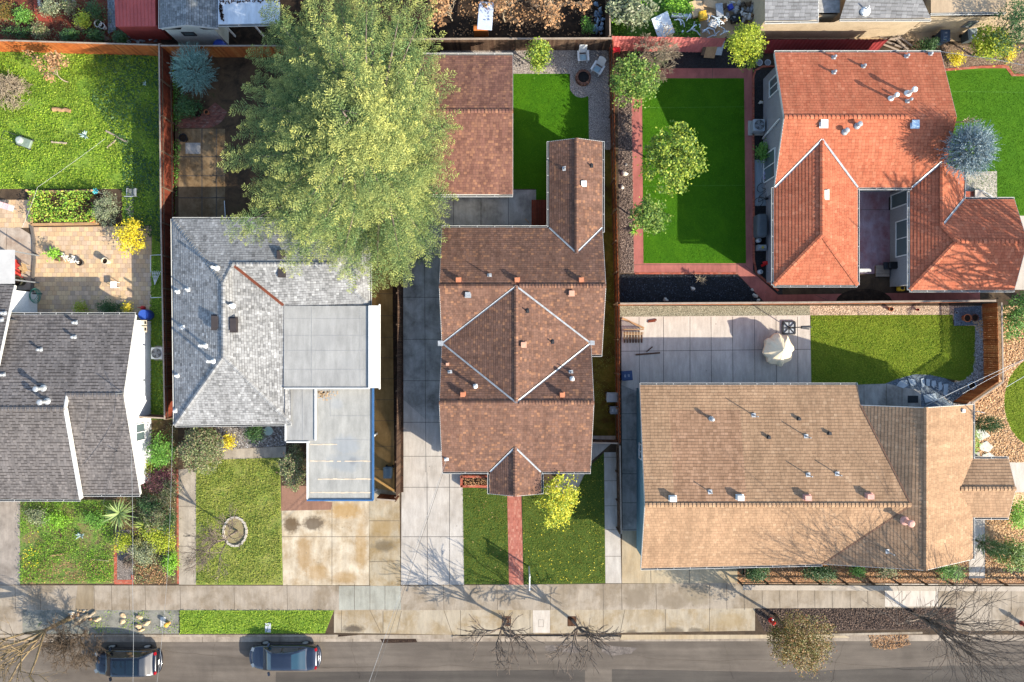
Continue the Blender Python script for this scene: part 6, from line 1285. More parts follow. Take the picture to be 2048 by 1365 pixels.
scatter('weeds', 'plants mixed through the brown shrub bed by the front walk', 'weeds', [(234, 845), (352, 845), (352, 1165), (270, 1165), (262, 1050), (234, 1050)], 220, (.06, .15), L_holly, 12, .006, .25, .8, .6, mask=lump(1.8, -.5))
scatter('weeds', 'low green plants along the reddish fence by the white wall', 'weeds', [(308, 640), (347, 640), (349, 840), (310, 840)], 260, (.05, .13), L_mid, 13, .006, .12, .7, .6)
scatter('moss', 'patches of moss and weeds on the narrow brown strip', 'moss', [(1196, 540), (1232, 540), (1236, 830), (1184, 830)], 130, (.03, .08), lf('mossy', '#5c6420', '#757a2a', '#4a5220'), 16, .006, .03, .5, .7, mask=lump(2.2, .6))
scatter('weeds', 'rank weeds behind the pink fence', 'weeds', [(1224, -20), (1400, -20), (1400, 72), (1224, 72)], 200, (.08, .2), L_brt, 17, .006, .3, .8, .6, mask=lump(1.8, .2))
scatter('ground_cover', 'low plants over the rear garden soil', 'plants', [(-40, -20), (225, -20), (225, 84), (-40, 84)], 110, (.06, .15), L_holly, 18, .006, .25, .8, .6, mask=lump(1.5, .9))
scatter('dry_leaves', 'dry leaves on the dark soil behind the brown garage', 'leaves', [(880, -20), (1205, -20), (1205, 72), (880, 72)], 45, (.08, .18), L_brown, 19, .006, .08, .5, .6, mask=lump(1.5, -.5))
scatter('vegetables', 'mixed leafy vegetables filling the planter bed', 'vegetables', [(66, 384), (196, 384), (196, 446), (66, 446)], 330, (.07, .17), lf('veg', '#5a8a1f', '#79a52c', '#93b83c', '#b0ab45', '#4c7424'), 20, .2, .65, .8, .65, mask=lump(2.4, -.8))
scatter('plants', 'shady plants below the conifer along the reddish fence', 'plants', [(349, 110), (368, 110), (366, 250), (352, 436), (349, 436)], 260, (.06, .14), L_mid, 21, .006, .2, .8, .6, mask=lump(2.0, -.5))
CH = island('chips', rgbs('#bb8f64', '#dcb386', '#9a7149', '#edcb9f', '#ab8058'), .9, 0, .2, .1, 3)
scatter('wood_chips', 'loose orange brown wood chips right of the tan house', 'wood chips', [(1942, 640), (2060, 640), (2060, 925), (1985, 925), (1960, 918), (1945, 918), (1935, 815), (1965, 800), (2008, 770)], 260, (.05, .12), CH, 22, .008, .04, .5, .45, rock=True, holes=[[(2070, 710)] + arc(2080, 805, 72, 92, 250, 110, 12)])
scatter('wood_chips', 'loose wood chips below the tan porch gable', 'wood chips', [(1970, 1037), (2060, 1000), (2060, 1160), (1970, 1160)], 260, (.05, .12), CH, 23, .008, .04, .5, .45, rock=True)
scatter('dry_leaves', 'dry tan leaves on the bed below the tan eaves', 'leaves', [(1480, 1125), (1935, 1125), (1935, 1160), (1480, 1160)], 160, (.06, .13), L_brown, 24, .012, .06, .5, .6)
scatter('dry_leaves', 'heap of dry leaves in the gutter near the bark strip', 'leaves', [(1735, 1268), (1815, 1266), (1820, 1290), (1780, 1300), (1745, 1296)], 330, (.06, .13), L_brown, 25, -.1, .06, .6, .6)
scatter('dry_leaves', 'leaf litter at the foot of the left pavement shrubs', 'leaves', [(268, 1130), (330, 1128), (335, 1168), (268, 1168)], 160, (.06, .13), L_brown, 26, .02, .08, .6, .6)
BK = island('black_chips', rgbs('#0d0e11', '#1a1c20', '#282c33', '#08090b', '#4a505b'), .7, 0, .25, .1, 3)
scatter('gravel', 'loose black stones of the black gravel bed', 'gravel', [(1242, 550), (1474, 550), (1526, 604), (1242, 604)], 300, (.05, .11), BK, 27, .008, .03, .4, .5, rock=True)
BR = island('bark_chips', rgbs('#2c231f', '#4a3b34', '#6b584c', '#8a7566'), .9, 0, .2, .1, 3)
scatter('bark_chips', 'loose dark bark on the verge under the mixed leaf tree', 'bark', [(1514, 1219), (1910, 1216), (1910, 1257), (1680, 1260), (1532, 1262)], 300, (.04, .1), BR, 28, .008, .04, .5, .45, rock=True)
scatter('bark_chips', 'loose grey bark chips along the fence by the red walk', 'bark', [(1240, 170), (1264, 170), (1268, 545), (1242, 545)], 260, (.04, .1), island('grey_chips', rgbs('#4a3d37', '#75655b', '#998779', '#5d4f48'), .9, 0, .2, .1, 3), 29, .008, .04, .5, .45, rock=True)
WH = island('pebbles', rgbs('#8d8985', '#b9b5b0', '#6a6561', '#cfcac4'), .8, 0, .3, .1, 3)
scatter('pebbles', 'loose white pebbles around the shaded back lawn', 'pebbles', [(1951, 652), (1966, 642), (1968, 770), (1945, 812), (1905, 812), (1862, 772), (1920, 766), (1946, 745)], 220, (.05, .11), WH, 30, .01, .03, .4, .5, rock=True)
# ================================================================ OBJECTS
def G(px, py, z=0.0): return P(px, py, z)
def mk(name, label, cat, px, py, z=0.0, group=None): return thing(name, label, cat, P(px, py, z), group)
# ---------------------------------------------------------------- cars
def smooth_tab(tab, xs):
    tx = [r[0] for r in tab]; return [[float(np.interp(x, tx, [r[j] for r in tab])) for x in xs] for j in range(1, len(tab[0]))]
def car(name, label, px, py, paintm, sec, gh, L, roof_z, rim, sunroof=False, yaw=0.0, gz=ROADZ):
    c = P(px, py, gz + .9); c.z = gz; t = thing(name, label, 'car', c); M4 = Matrix.Translation(c) @ Matrix.Rotation(yaw, 4, 'Z')
    # body: front at -x. sec rows: x, half width, belt z, bottom z
    x0, x1 = sec[0][0], sec[-1][0]; u = np.linspace(0, 1, 46); xs = x0 + (x1 - x0) * (.5 - .5 * np.cos(np.pi * u)); W, ZB, ZL = smooth_tab(sec, xs)
    prof = [(.80, 0.0), (.93, .12), (.985, .4), (1.0, .62), (.985, .8), (.95, .91), (.88, .975), (.6, 1.0), (.25, 1.012), (0, 1.016)]
    ring = [(y, f) for y, f in prof] + [(-y, f) for y, f in prof[-2::-1]]
    vs, fs = [], []; n = len(ring)
    for i, x in enumerate(xs):
        for y, f in ring: vs.append(M4 @ V3((x, y * W[i], ZL[i] + (ZB[i] - ZL[i]) * f)))
    for i in range(len(xs) - 1):
        for k in range(n - 1): fs.append((i * n + k, i * n + k + 1, (i + 1) * n + k + 1, (i + 1) * n + k))
        fs.append((i * n + n - 1, i * n, (i + 1) * n, (i + 1) * n + n - 1))
    fs.append(tuple(range(n))); fs.append(tuple(range((len(xs) - 1) * n, len(xs) * n))[::-1])
    b = MB(); b.mesh(vs, fs)
    # greenhouse: gh = dict of x stations: wb (windscreen base), wt, rt, rb and half widths
    wb, wt, rt, rb, wbw, rw = gh; zb = lambda x: float(np.interp(x, [r[0] for r in sec], [r[2] for r in sec]))
    g = MB(); m = 22; rows = []
    st = [(wb, 0.0), (wb + (wt - wb) * .5, .56), (wt, .95), (wt + (rt - wt) * .25, 1.0), (wt + (rt - wt) * .7, 1.0), (rt, .95), (rt + (rb - rt) * .5, .58), (rb, 0.0)]
    tx = [s[0] for s in st]; gx = np.linspace(wb, rb, 30)
    for x in gx:
        q = float(np.interp(x, tx, [s[1] for s in st])); z0 = zb(x) - .02; z1 = z0 + (roof_z - z0) * q; wtop = wbw + (rw - wbw) * min(1, q * 1.02); row = []
        for y, f in ((wbw, 0), (wbw + (wtop - wbw) * .5, .5), (wtop, .93), (wtop * .93, .985), (wtop * .5, 1.01), (0, 1.02), (-wtop * .5, 1.01), (-wtop * .93, .985), (-wtop, .93), (-(wbw + (wtop - wbw) * .5), .5), (-wbw, 0)):
            row.append(M4 @ V3((x, y, z0 + (z1 - z0) * f)))
        rows.append(row)
    vs = [p for r_ in rows for p in r_]; n = 11; fs = [(i * n + k, i * n + k + 1, (i + 1) * n + k + 1, (i + 1) * n + k) for i in range(29) for k in range(n - 1)]
    b.mesh(vs, fs); b.build('body', paintm, t, smooth=True)
    gm = glass('car_glass_dark', '#08141c', .05) if sunroof else glass('car_glass', '#12303e', .05)
    def surf(x, fy):
        q = float(np.interp(x, tx, [s[1] for s in st])); z0 = zb(x) - .02; z1 = z0 + (roof_z - z0) * q; return q, z0, z1
    def pane(nm, xa, xb, ya, yb, mat=gm, n_=8):
        p = MB(); vs = []; fs = []
        for i in range(n_ + 1):
            x = xa + (xb - xa) * i / n_; q, z0, z1 = surf(x, 0); wtop = wbw + (rw - wbw) * min(1, q * 1.02)
            for k in range(n_ + 1):
                f = ya + (yb - ya) * k / n_; y = wtop * .92 * f; fz = .985 + .035 * (1 - abs(f)); vs.append(M4 @ V3((x, y, z0 + (z1 - z0) * fz + .012)))
        for i in range(n_):
            for k in range(n_): a = i * (n_ + 1) + k; fs.append((a, a + 1, a + n_ + 2, a + n_ + 1))
        p.mesh(vs, fs); return p.build(nm, mat, t, smooth=True)
    pane('windscreen', wb + .1, wt - .02, -.96, .96); pane('rear_window', rt + .04, rb - .1, -.92, .92)
    if sunroof: pane('sunroof', wt + .12, wt + (rt - wt) * .52, -.8, .8, gm); pane('sunroof', wt + (rt - wt) * .56, rt - .06, -.85, .85, gm)
    for sg in (-1, 1):
        for xa, xb in ((wt - (wt - wb) * .45, (wt + rt) / 2 - .06), ((wt + rt) / 2 + .06, rt + (rb - rt) * .42)):
            p = MB(); vs = []
            for x, f in ((xa, .1), (xb, .1), (xb - .02, .86), (max(xa, wt + .02), .86)):
                q, z0, z1 = surf(x, 0); wtop = wbw + (rw - wbw) * min(1, q * 1.02); yy = wbw + (wtop - wbw) * f / .93; vs.append(M4 @ V3((x, sg * (yy + .015), z0 + (z1 - z0) * f)))
            p.poly(vs); p.build('side_window', gm, t, fix=False)
        p = MB(); p.box(M4 @ V3((wb + .42, sg * (wbw + .22), zb(wb) + .08)), (.12, .24, .13), yaw + sg * -.25); p.build('mirror', paintm, t)
        hl = MB(); hl.box(M4 @ V3((x0 + .16, sg * W[6] * .78, zb(x0 + .2) - .03)), (.2, .26, .08), yaw - sg * .45); hl.build('headlight', glass('headlight', '#59626a', .1), t)
        tl = MB(); tl.box(M4 @ V3((x1 - .13, sg * float(np.interp(x1 - .14, [r[0] for r in sec], [r[1] for r in sec])) * .86, zb(x1 - .3) - .1)), (.12, .2, .14), yaw + sg * .25); tl.build('taillight', plain('tail_red', '#8a1018', .2, .1), t)
        for wx in (x0 + .92, x1 - 1.02):
            w_ = MB(); cc = M4 @ V3((wx, sg * (W[22] - .13), .325)); ax = (M4.to_3x3() @ V3((0, 1, 0)))
            w_.tube([cc - ax * .1, cc + ax * .1], .325, 20); wo = w_.build('wheel', M['black'], t)
            r_ = MB(); r_.tube([cc + ax * sg * .085, cc + ax * sg * .112], .2, 16); r_.build('rim', M['galv'], wo)
    for xx, sgn, nm in ((x0 + .06, -1, 'front_bumper'), (x1 - .06, 1, 'rear_bumper')):
        bm_ = MB(); hw = float(np.interp(xx, [r[0] for r in sec], [r[1] for r in sec]))
        pts = [M4 @ V3((xx - sgn * .22 * abs(k) ** 2.5 + sgn * .09, k * (hw + .1), .5)) for k in (-1, -.85, -.6, -.3, 0, .3, .6, .85, 1)]
        bm_.tube(pts, [.1, .13, .14, .14, .14, .14, .14, .13, .1], 8); bm_.build(nm, paintm, t, smooth=True)
    pl = MB(); pl.box(M4 @ V3((x1 + .03, 0, .78)), (.02, .32, .15), yaw); pl.build('number_plate', M['white'], t)
    k = MB(); k.bar(M4 @ V3((wb + .1, -.5, zb(wb) + .05)), M4 @ V3((wb + .16, .02, zb(wb) + .06)), .02, .02); k.bar(M4 @ V3((wb + .1, .05, zb(wb) + .05)), M4 @ V3((wb + .16, .55, zb(wb) + .06)), .02, .02); k.build('wiper', M['black'], t)
    return t
sed = [(-2.36, .5, .55, .3), (-2.25, .66, .66, .24), (-2.0, .78, .74, .2), (-1.5, .86, .85, .2), (-1.25, .88, .92, .2), (0, .89, .95, .2), (1.2, .885, .97, .2), (1.6, .87, 1.0, .22), (2.05, .8, .98, .26), (2.27, .7, .9, .3), (2.36, .55, .62, .34)]
car('sedan_car', 'dark blue grey sedan parked at the kerb below the grass verge', 567, 1318, paint('blue_grey_paint', '#212938', .7, .25, .4), sed, (-1.42, -.68, .66, 1.66, .80, .58), 4.7, 1.44, None)
suv = [(-2.2, .55, .7, .3), (-2.1, .7, .86, .26), (-1.8, .82, .95, .22), (-1.2, .9, 1.03, .22), (0, .91, 1.06, .22), (1.4, .9, 1.08, .24), (1.95, .84, 1.08, .3), (2.15, .74, 1.0, .34), (2.22, .6, .7, .38)]
car('suv_car', 'dark blue suv with glass roof under the leafless shrub', 251, 1326, paint('navy_paint', '#0c121d', .8, .2, .4), suv, (-1.35, -.62, 1.3, 1.98, .82, .64), 4.4, 1.66, None, sunroof=True)
# ---------------------------------------------------------------- garden furniture
def adirondack(label, px, py, yaw):
    c = P(px, py, .35); c.z = 0.012; t = thing('garden_chair', label, 'chair', c, 'white wooden garden chairs by the fire pit'); m = Matrix.Translation(c) @ Matrix.Rotation(yaw, 4, 'Z'); wh = M['white']
    def bx(nm, items, mat=wh):
        k = MB()
        for (p, s, rx) in items: k.box((0, 0, 0), s, mat=m @ Matrix.Translation(p) @ Matrix.Rotation(rx, 4, 'X'))
        return k.build(nm, mat, t)
    # faces -y, back towards +y
    bx('seat', [((0, -.25 + i * .085, .36 - i * .018), (.5, .075, .02), -.2) for i in range(6)])
    k = MB()
    for i in range(7):
        x = -.24 + i * .08; hh = .78 - .9 * x * x * 2; k.box((0, 0, 0), (.07, .02, hh), mat=m @ Matrix.Translation((x, .33 + hh * .2, .28 + hh * .46)) @ Matrix.Rotation(-.42, 4, 'X'))
    k.build('backrest', wh, t)
    for s in (-1, 1):
        bx('armrest', [((s * .34, .0, .55), (.13, .72, .025), 0)]); bx('leg', [((s * .3, -.28, .27), (.05, .09, .54), 0)]); bx('leg', [((s * .27, .12, .2), (.04, .85, .09), .28)])
    bx('cushion', [((0, -.05, .375), (.42, .4, .03), -.2)], plain('cushion_blue', '#8fa5ab', .9, .2, 20))
adirondack('white wooden garden chair above the fire pit facing down the photo', 1166, 114, 0.05); adirondack('white wooden garden chair turned toward the fire pit near the fence', 1195, 138, -.55)
t = mk('fire_pit', 'round brick fire pit with dark ash hollow', 'fire pit', 1165, 157); k = MB(); c = P(1166, 158)
for rw_ in range(2):
    for i in range(16):
        a = 2 * math.pi * (i + .5 * rw_) / 16; k.box(c + V3((.46 * math.cos(a), .46 * math.sin(a), .1 + rw_ * .17)), (.16, .16, .16), a)
k.build('brick_ring', tiles('pit_brick', ['#6d4a3c', '#84604f', '#5b3d32'], .2, .1, '#3a2a22'), t); k = MB(); k.lathe(c, [(.0, .06), (.38, .05), (.385, .3)], 20); k.build('ash_bed', plain('ash', '#1c1a19', .95, .4, 9), t, smooth=True)
k = MB()
for i in range(6): a = i * 1.05; k.tube([c + V3((.25 * math.cos(a), .25 * math.sin(a), .1)), c + V3((-.15 * math.cos(a + .4), -.15 * math.sin(a + .4), .2))], .035, 6)
k.build('charred_log', M['black'], t)
# AC units
def ac(label, px, py, z=0.1, s=.82, h=.7, shade='#8f969a'):
    c = P(px, py, h + z); c.z = 0; t = thing('air_conditioner', label, 'air conditioner', c, 'outdoor air conditioners'); k = MB(); k.box(c + V3((0, 0, .05)), (s + .25, s + .2, .1)); k.build('base_pad', C_white, t)
    k = MB(); k.box(c + V3((0, 0, z + h / 2)), (s, s, h)); o = k.build('casing', plain('ac_case' + shade, shade, .5, .1), t)
    md = o.modifiers.new('bevel', 'BEVEL'); md.width = .06; md.segments = 3
    k = MB(); top = c + V3((0, 0, z + h))
    for r_ in (.34, .27, .2, .13): k.tube([top + V3((r_ * math.cos(a * .3142), r_ * math.sin(a * .3142), .03)) for a in range(21)], .009, 5, cap=False)
    for i in range(8): a = i * math.pi / 4; k.bar(top + V3((.06 * math.cos(a), .06 * math.sin(a), .03)), top + V3((.35 * math.cos(a), .35 * math.sin(a), .03)), .012, .012)
    k.build('fan_grille', M['galv'], t); k = MB(); k.lathe(top, [(.0, .012), (.35, .012), (.35, .004)], 24); k.build('fan_well', M['black'], t)
    k = MB()
    for i in range(4): a = i * math.pi / 2 + .3; k.box(top + V3((.17 * math.cos(a), .17 * math.sin(a), .018)), (.28, .12, .006), a)
    k.lathe(top, [(.08, .012), (.08, .05), (0, .055)], 12); k.build('fan', M['grey'], t)
ac('square white air conditioner between white wall and reddish fence', 313, 707, shade='#b9bcb8'); ac('grey air conditioner on its pad beside the red roof house wall', 1519, 250)
# wheelie bins
def bin_(label, px, py, col, yaw=0.0, w=.58, d=.68, h=1.02, marks=2, lidc=None):
    c = P(px, py, h); c.z = 0; t = thing('wheelie_bin', label, 'bin', c, 'plastic wheelie bins'); m = Matrix.Translation(c) @ Matrix.Rotation(yaw, 4, 'Z'); body = plain('bin_' + col, col, .45, .15, 4); k = MB()
    lo = [(-w * .4, -d * .38), (w * .4, -d * .38), (w * .4, d * .38), (-w * .4, d * .38)]; hi = [(-w / 2, -d / 2), (w / 2, -d / 2), (w / 2, d / 2), (-w / 2, d / 2)]
    vs = [m @ V3((x, y, .08)) for x, y in lo] + [m @ V3((x, y, h - .06)) for x, y in hi]; k.mesh(vs, [(3, 2, 1, 0), (0, 1, 5, 4), (1, 2, 6, 5), (2, 3, 7, 6), (3, 0, 4, 7)]); k.build('body', body, t)
    k = MB(); k.box((0, 0, 0), (w * 1.08, d * 1.1, .06), mat=m @ Matrix.Translation((0, -.01, h - .02))); k.box((0, 0, 0), (w * .8, d * .8, .04), mat=m @ Matrix.Translation((0, -.01, h + .025))); o = k.build('lid', plain('lid_' + (lidc or col), lidc or col, .4, .15, 4), t); md = o.modifiers.new('bevel', 'BEVEL'); md.width = .02; md.segments = 2
    k = MB(); k.tube([m @ V3((-w * .4, d * .56, h - .1)), m @ V3((w * .4, d * .56, h - .1))], .02, 6); k.build('handle', body, t)
    for s in (-1, 1): k = MB(); a = m @ V3((s * w * .42, d * .38, .12)); x_ = m.to_3x3() @ V3((.05, 0, 0)); k.tube([a - x_, a + x_], .12, 12); k.build('wheel', M['black'], t)
    if marks:
        k = MB(); rng = random.Random(int(px))
        for s in range(marks):
            for r_ in range(4):
                for q in range(3):
                    if rng.random() < .8: k.box((0, 0, 0), (.05, .018, .002), mat=m @ Matrix.Translation((-.06 + q * .062, (-.16 if s else .1) + r_ * .032, h + .047)))
        k.build('lid_print', M['galv'], t)
bin_('grey bin on the mossy strip nearer the brown roof ridge', 1225, 795, '#6f777c', 1.57, .62, .74, .95, 0); bin_('smaller grey bin just below the other grey bin', 1229, 821, '#566068', 1.57, .5, .55, .95, 2)
bin_('navy blue bin on the shaded corner of the patio', 1254, 752, '#1f3352', 1.66, .62, .68, 1.0, 2); bin_('dark grey bin behind the small brown gate', 775, 946, '#4d5a60', 0, .55, .7, 1.0, 0)
bin_('dark blue bin in the rear alley at the top right', 1891, 71, '#2a3a4c', 0, .62, .75, 1.05, 2); bin_('grey lidded bin beside the dark blue bin in the rear alley', 1946, 68, '#3c464a', .1, .6, .7, 1.0, 0, '#7f8a8c')
# covered parasol table and parasol base
c = P(1555, 700, .9); c.z = 0; t = thing('covered_parasol', 'cream fabric cover draped over a round patio table and parasol', 'covered table', c); k = MB(); seg = 32; vs = []; fs = []
pr = [(.72, .1), (.9, .45), (1.04, .85), (1.02, 1.05), (.78, 1.3), (.46, 1.52), (.2, 1.72), (.05, 1.85)]
for i, (r_, z) in enumerate(pr):
    for k_ in range(seg):
        a = 2 * math.pi * k_ / seg; q = 1 + (.075 * math.sin(8 * a + i * .15) + .03 * math.sin(13 * a + .4 * i)) * (1 if 0 < i < 5 else .5); vs.append(c + V3((r_ * q * math.cos(a) * .97, r_ * q * math.sin(a) * 1.06, z * 1.08)))
for i in range(len(pr) - 1):
    for k_ in range(seg): fs.append((i * seg + k_, i * seg + (k_ + 1) % seg, (i + 1) * seg + (k_ + 1) % seg, (i + 1) * seg + k_))
fs.append(tuple(range((len(pr) - 1) * seg, len(pr) * seg))); k.mesh(vs, fs); k.build('cover', plain('cream_canvas', '#d6c4a4', .85, .12, 2), t)
k = MB(); k.tube([c + V3((-.85, .1, .55)), c + V3((-.45, .0, 1.2)), c + V3((-.5, .2, 1.3))], [.03, .04, .02], 6); k.build('tie_strap', plain('strap_tan', '#b38b66', .8), t)
t = mk('parasol_base', 'square metal cantilever parasol base with folded grey canopy arms', 'parasol base', 1577, 656, .012); c = P(1577, 656, .012); k = MB()
for x0, y0, x1, y1 in ((-.42, -.42, .42, -.42), (.42, -.42, .42, .42), (.42, .42, -.42, .42), (-.42, .42, -.42, -.42)): k.bar(c + V3((x0, y0, .06)), c + V3((x1, y1, .06)), .1, .1)
k.bar(c + V3((-.4, -.4, .1)), c + V3((.4, .4, .1)), .06, .06); k.bar(c + V3((-.4, .4, .12)), c + V3((.4, -.4, .12)), .06, .06); k.build('frame', M['dark'], t)
for i, (dx, dy) in enumerate(((-.2, .22), (.2, .22), (-.2, -.22), (.2, -.22))): k = MB(); k.box(c + V3((dx, dy, .05)), (.3, .3, .07)); k.build('weight', M['galv'], t)
k = MB(); k.tube([c + V3((0, 0, .05)), c + V3((0, 0, 2.3))], .035, 10); k.bar(c + V3((0, 0, 2.25)), c + V3((.7, 0, 2.1)), .08, .06); k.bar(c + V3((0, -.05, 2.1)), c + V3((.62, -.12, 1.9)), .1, .1); k.bar(c + V3((0, .05, 2.1)), c + V3((.66, .08, 1.95)), .08, .08); k.build('pole', M['dark'], t)
# pallets and lumber
t = mk('wooden_crate', 'slatted weathered wooden crate frame standing on the patio corner', 'crate', 1266, 672, .012); c = P(1266, 668, .1); c.z = .012; k = MB()
for i in range(7): k.box(c + V3((-.6 + i * .2, .28, .33)), (.09, .03, .66)); 
k.build('slat', M['timber'], t); k = MB()
for i in range(7): k.box(c + V3((-.6 + i * .2, -.26, .12)), (.12, .75, .02))
k.build('seat_slat', M['wood_dk'], t); k = MB()
k.bar(c + V3((-.72, .3, .62)), c + V3((.66, .3, .62)), .06, .05); k.bar(c + V3((-.72, .3, .2)), c + V3((.7, .3, .2)), .06, .07); k.bar(c + V3((-.7, .05, .25)), c + V3((.72, .05, .25)), .05, .1); k.bar(c + V3((-.62, -.05, .3)), c + V3((.6, -.05, .3)), .04, .1); k.build('rail', M['timber'], t)
def plank(label, a, b_, w, h, m, z=.02):
    p, q = P(*a, z), P(*b_, z); t = thing('timber_plank', label, 'plank', p); k = MB(); k.bar(p + V3((0, 0, h / 2)), q + V3((0, 0, h / 2)), w, h); o = k.build('plank', m, t); md = o.modifiers.new('bevel', 'BEVEL'); md.width = .008
plank('long pale plank lying diagonally above the wooden crate', (1244, 637), (1288, 657), .14, .05, M['timber']); plank('long dark plank on the shaded patio', (1271, 710), (1320, 706), .1, .08, M['wood_dk']); plank('short dark plank angled off the long dark plank', (1293, 704), (1305, 694), .07, .05, M['wood_dk'], .03)
plank('short reddish brown board on the sunlit patio', (1296, 643), (1313, 640), .12, .06, M['wood_red']); plank('second reddish brown board touching the first on the sunlit patio', (1295, 645), (1311, 643.5), .06, .05, M['wood_red'])
plank('grey weathered plank lying across the weedy lawn', (212, 262), (256, 286), .13, .05, M['wood_cap'], .06); plank('thin white rod leaning on the ground by the grey shingle roof', (449, 402), (451, 434), .05, .05, M['white'], .03)
plank('brown timber offcuts in the front garden bed', (101, 1112), (130, 1108), .1, .06, M['timber'], .1); plank('long brown timber offcut beside the front garden agave', (116, 1052), (124, 1076), .1, .06, M['wood_dk'], .1)
plank('bleached stick in the front garden bed', (184, 1119), (218, 1122), .05, .05, M['bark_pale'], .12)
# pots
def pot(label, px, py, r, h, m, fill=None, z=.015, name='plant_pot', ry=1.0):
    c = P(px, py, z); t = thing(name, label, 'pot', c); k = MB(); k.lathe(c, [(r * .7, 0), (r * .95, h * .85), (r * 1.05, h * .86), (r * 1.05, h), (r * .88, h), (r * .85, h * .8)], 18, sy=ry); k.build('vessel', m, t); k = MB(); k.lathe(c, [(0, h * .82), (r * .86, h * .8)], 18, sy=ry); k.build('filling', fill or patches('pot_soil', ['#1f1812', '#3d2f23'], 8), t, fix=False)
terra = plain('terracotta', '#a3623f', .85, .2, 5)
pot('terracotta pot on the blue gravel, left of the pair', 1928, 637, .27, .4, terra); pot('dark brown pot beside the terracotta pot on blue gravel', 1944, 636, .24, .36, plain('pot_brown', '#5a3a2f', .8))
pot('small fallen terracotta pot on the tan pebble strip', 1779, 619, .15, .25, terra); pot('small red pot on the tan pebble strip', 1833, 620, .09, .2, plain('red_pot', '#b02826', .5)); pot('pale small pot on the blue gravel corner', 1911, 626, .09, .16, M['galv'])
pot('pale round stone urn on the tan pavers', 218, 524, .22, .55, plain('stone_urn', '#b8aa93', .9, .2, 8)); pot('empty dark hoop pot beside the white driftwood', 164, 526, .24, .3, plain('dark_tub', '#4d4741', .8)); pot('dark round pot on the left concrete near the canopy', 45, 564, .36, .6, plain('dark_pot', '#3b3a2c', .8)); pot('terracotta pot on the planter bed corner', 188, 443, .14, .3, terra, z=.3)
pot('dark pot on the brick fan patio', 397, 229, .26, .35, M['black']); pot('pale terracotta pot on the brick fan patio', 416, 227, .16, .3, terra); pot('black pot on the mossy pads', 371, 279, .28, .4, M['black']); pot('blue green round lid pot on the pebble bed', 538, 862, .3, .12, plain('lid_teal', '#8fa39d', .7), plain('lid_teal', '#8fa39d', .7))
pot('white ringed pot on the rear garden stone circle', 147, 7, .28, .5, plain('pale_pot', '#b9b6ae', .7)); pot('white round pot beside the cobble path', 203, 53, .25, .45, M['white']); pot('second white pot behind the white round pot', 210, 57, .2, .4, M['white']); pot('pale blue bowl at the corner of the lattice fence', 1939, 771, .28, .3, plain('bowl', '#aebbc4', .5)); pot('round white pot in the scrap heap corner', 1479, 36, .15, .2, M['white'])
pot('grey concrete disc beside the red walk at the top', 1518, 126, .23, .06, M['galv'], M['grey'], name='round_paver'); pot('second grey concrete disc beside the red walk at the top', 1535, 126, .21, .06, M['galv'], M['grey'], name='round_paver')
# barrel, watering can, stool, trellis, hose
t = mk('plastic_barrel', 'open blue plastic barrel at the corner of the grey gabled house', 'barrel', 287, 630); c = P(287, 630, .9); c.z = 0; k = MB(); k.lathe(c, [(.3, 0), (.36, .2), (.37, .6), (.33, .92), (.3, .92), (.29, .3), (0, .28)], 20); k.build('drum', plain('barrel_blue', '#2a3f86', .4, .15), t, smooth=True); k = MB(); k.lathe(c, [(.335, .9), (.345, .93), (.3, .93)], 20); k.build('rim', plain('barrel_blue2', '#33509b', .4), t)
t = mk('plastic_barrel', 'blue barrel behind the orange fence beside the white shed', 'barrel', 437, 92); c = P(437, 90, .9); c.z = 0; k = MB(); k.lathe(c, [(.38, 0), (.43, .3), (.42, .85), (.3, .95), (0, .97)], 20); k.build('drum', plain('barrel_blue', '#2a3f86', .4, .15), t, smooth=True)
t = mk('watering_can', 'red watering can beside the blue barrel', 'watering can', 285, 615); c = P(285, 616, .2); c.z = .01; k = MB(); k.lathe(c, [(.13, 0), (.13, .26), (.05, .3)], 14); k.tube([c + V3((-.1, 0, .08)), c + V3((-.3, .04, .3))], [.03, .02], 8); k.build('can', plain('can_red', '#b8201e', .4), t); k = MB(); k.tube([c + V3((.1, 0, .08)), c + V3((.22, 0, .2)), c + V3((.1, 0, .32)), c + V3((-.05, 0, .3))], .015, 6); k.build('handle', plain('can_red', '#b8201e', .4), t)
t = mk('side_table', 'small white square table on the sunlit edge of the pavers', 'table', 227, 570); c = P(227, 570, .45); c.z = .01; k = MB(); k.box(c + V3((0, 0, .45)), (.42, .46, .04)); k.build('top', M['white'], t)
for sx in (-.17, .17):
    for sy in (-.18, .18): k = MB(); k.box(c + V3((sx, sy, .22)), (.035, .035, .44)); k.build('leg', M['white'], t)
t = mk('garden_trellis', 'white fan shaped trellis leaning by the reddish fence', 'trellis', 313, 548); k = MB(); a = P(313, 560, .05)
tops = [P(304 + i * 4.2, 542 + (abs(i - 1.6) * .4), .9) for i in range(5)]
for q in tops: k.bar(P(309.5, 570, .1), q, .03, .02)
for f in (.35, .6, .85): k.bar(P(309.5, 570, .1).lerp(tops[0], f), P(309.5, 570, .1).lerp(tops[-1], f), .025, .02)
k.build('lattice', M['white'], t)
t = mk('pipe_frame', 'white plastic pipe frame around the plants by the reddish fence', 'frame', 312, 550); k = MB(); k.tube([P(323, 510, .8), P(301, 511, .8), P(301, 545, .8)], .025, 6); k.tube([P(301, 511, .8), P(301, 511, 0)], .025, 6); k.tube([P(301, 592, .5), P(302, 596, .5), P(323, 595, .5)], .025, 6); k.tube([P(302, 596, .5), P(302, 596, 0)], .025, 6); k.build('pipe', M['white'], t)
t = mk('garden_hose', 'coiled green garden hose hanging on the white wing wall', 'hose', 66, 592, 0); k = MB(); c = P(67, 590, .9)
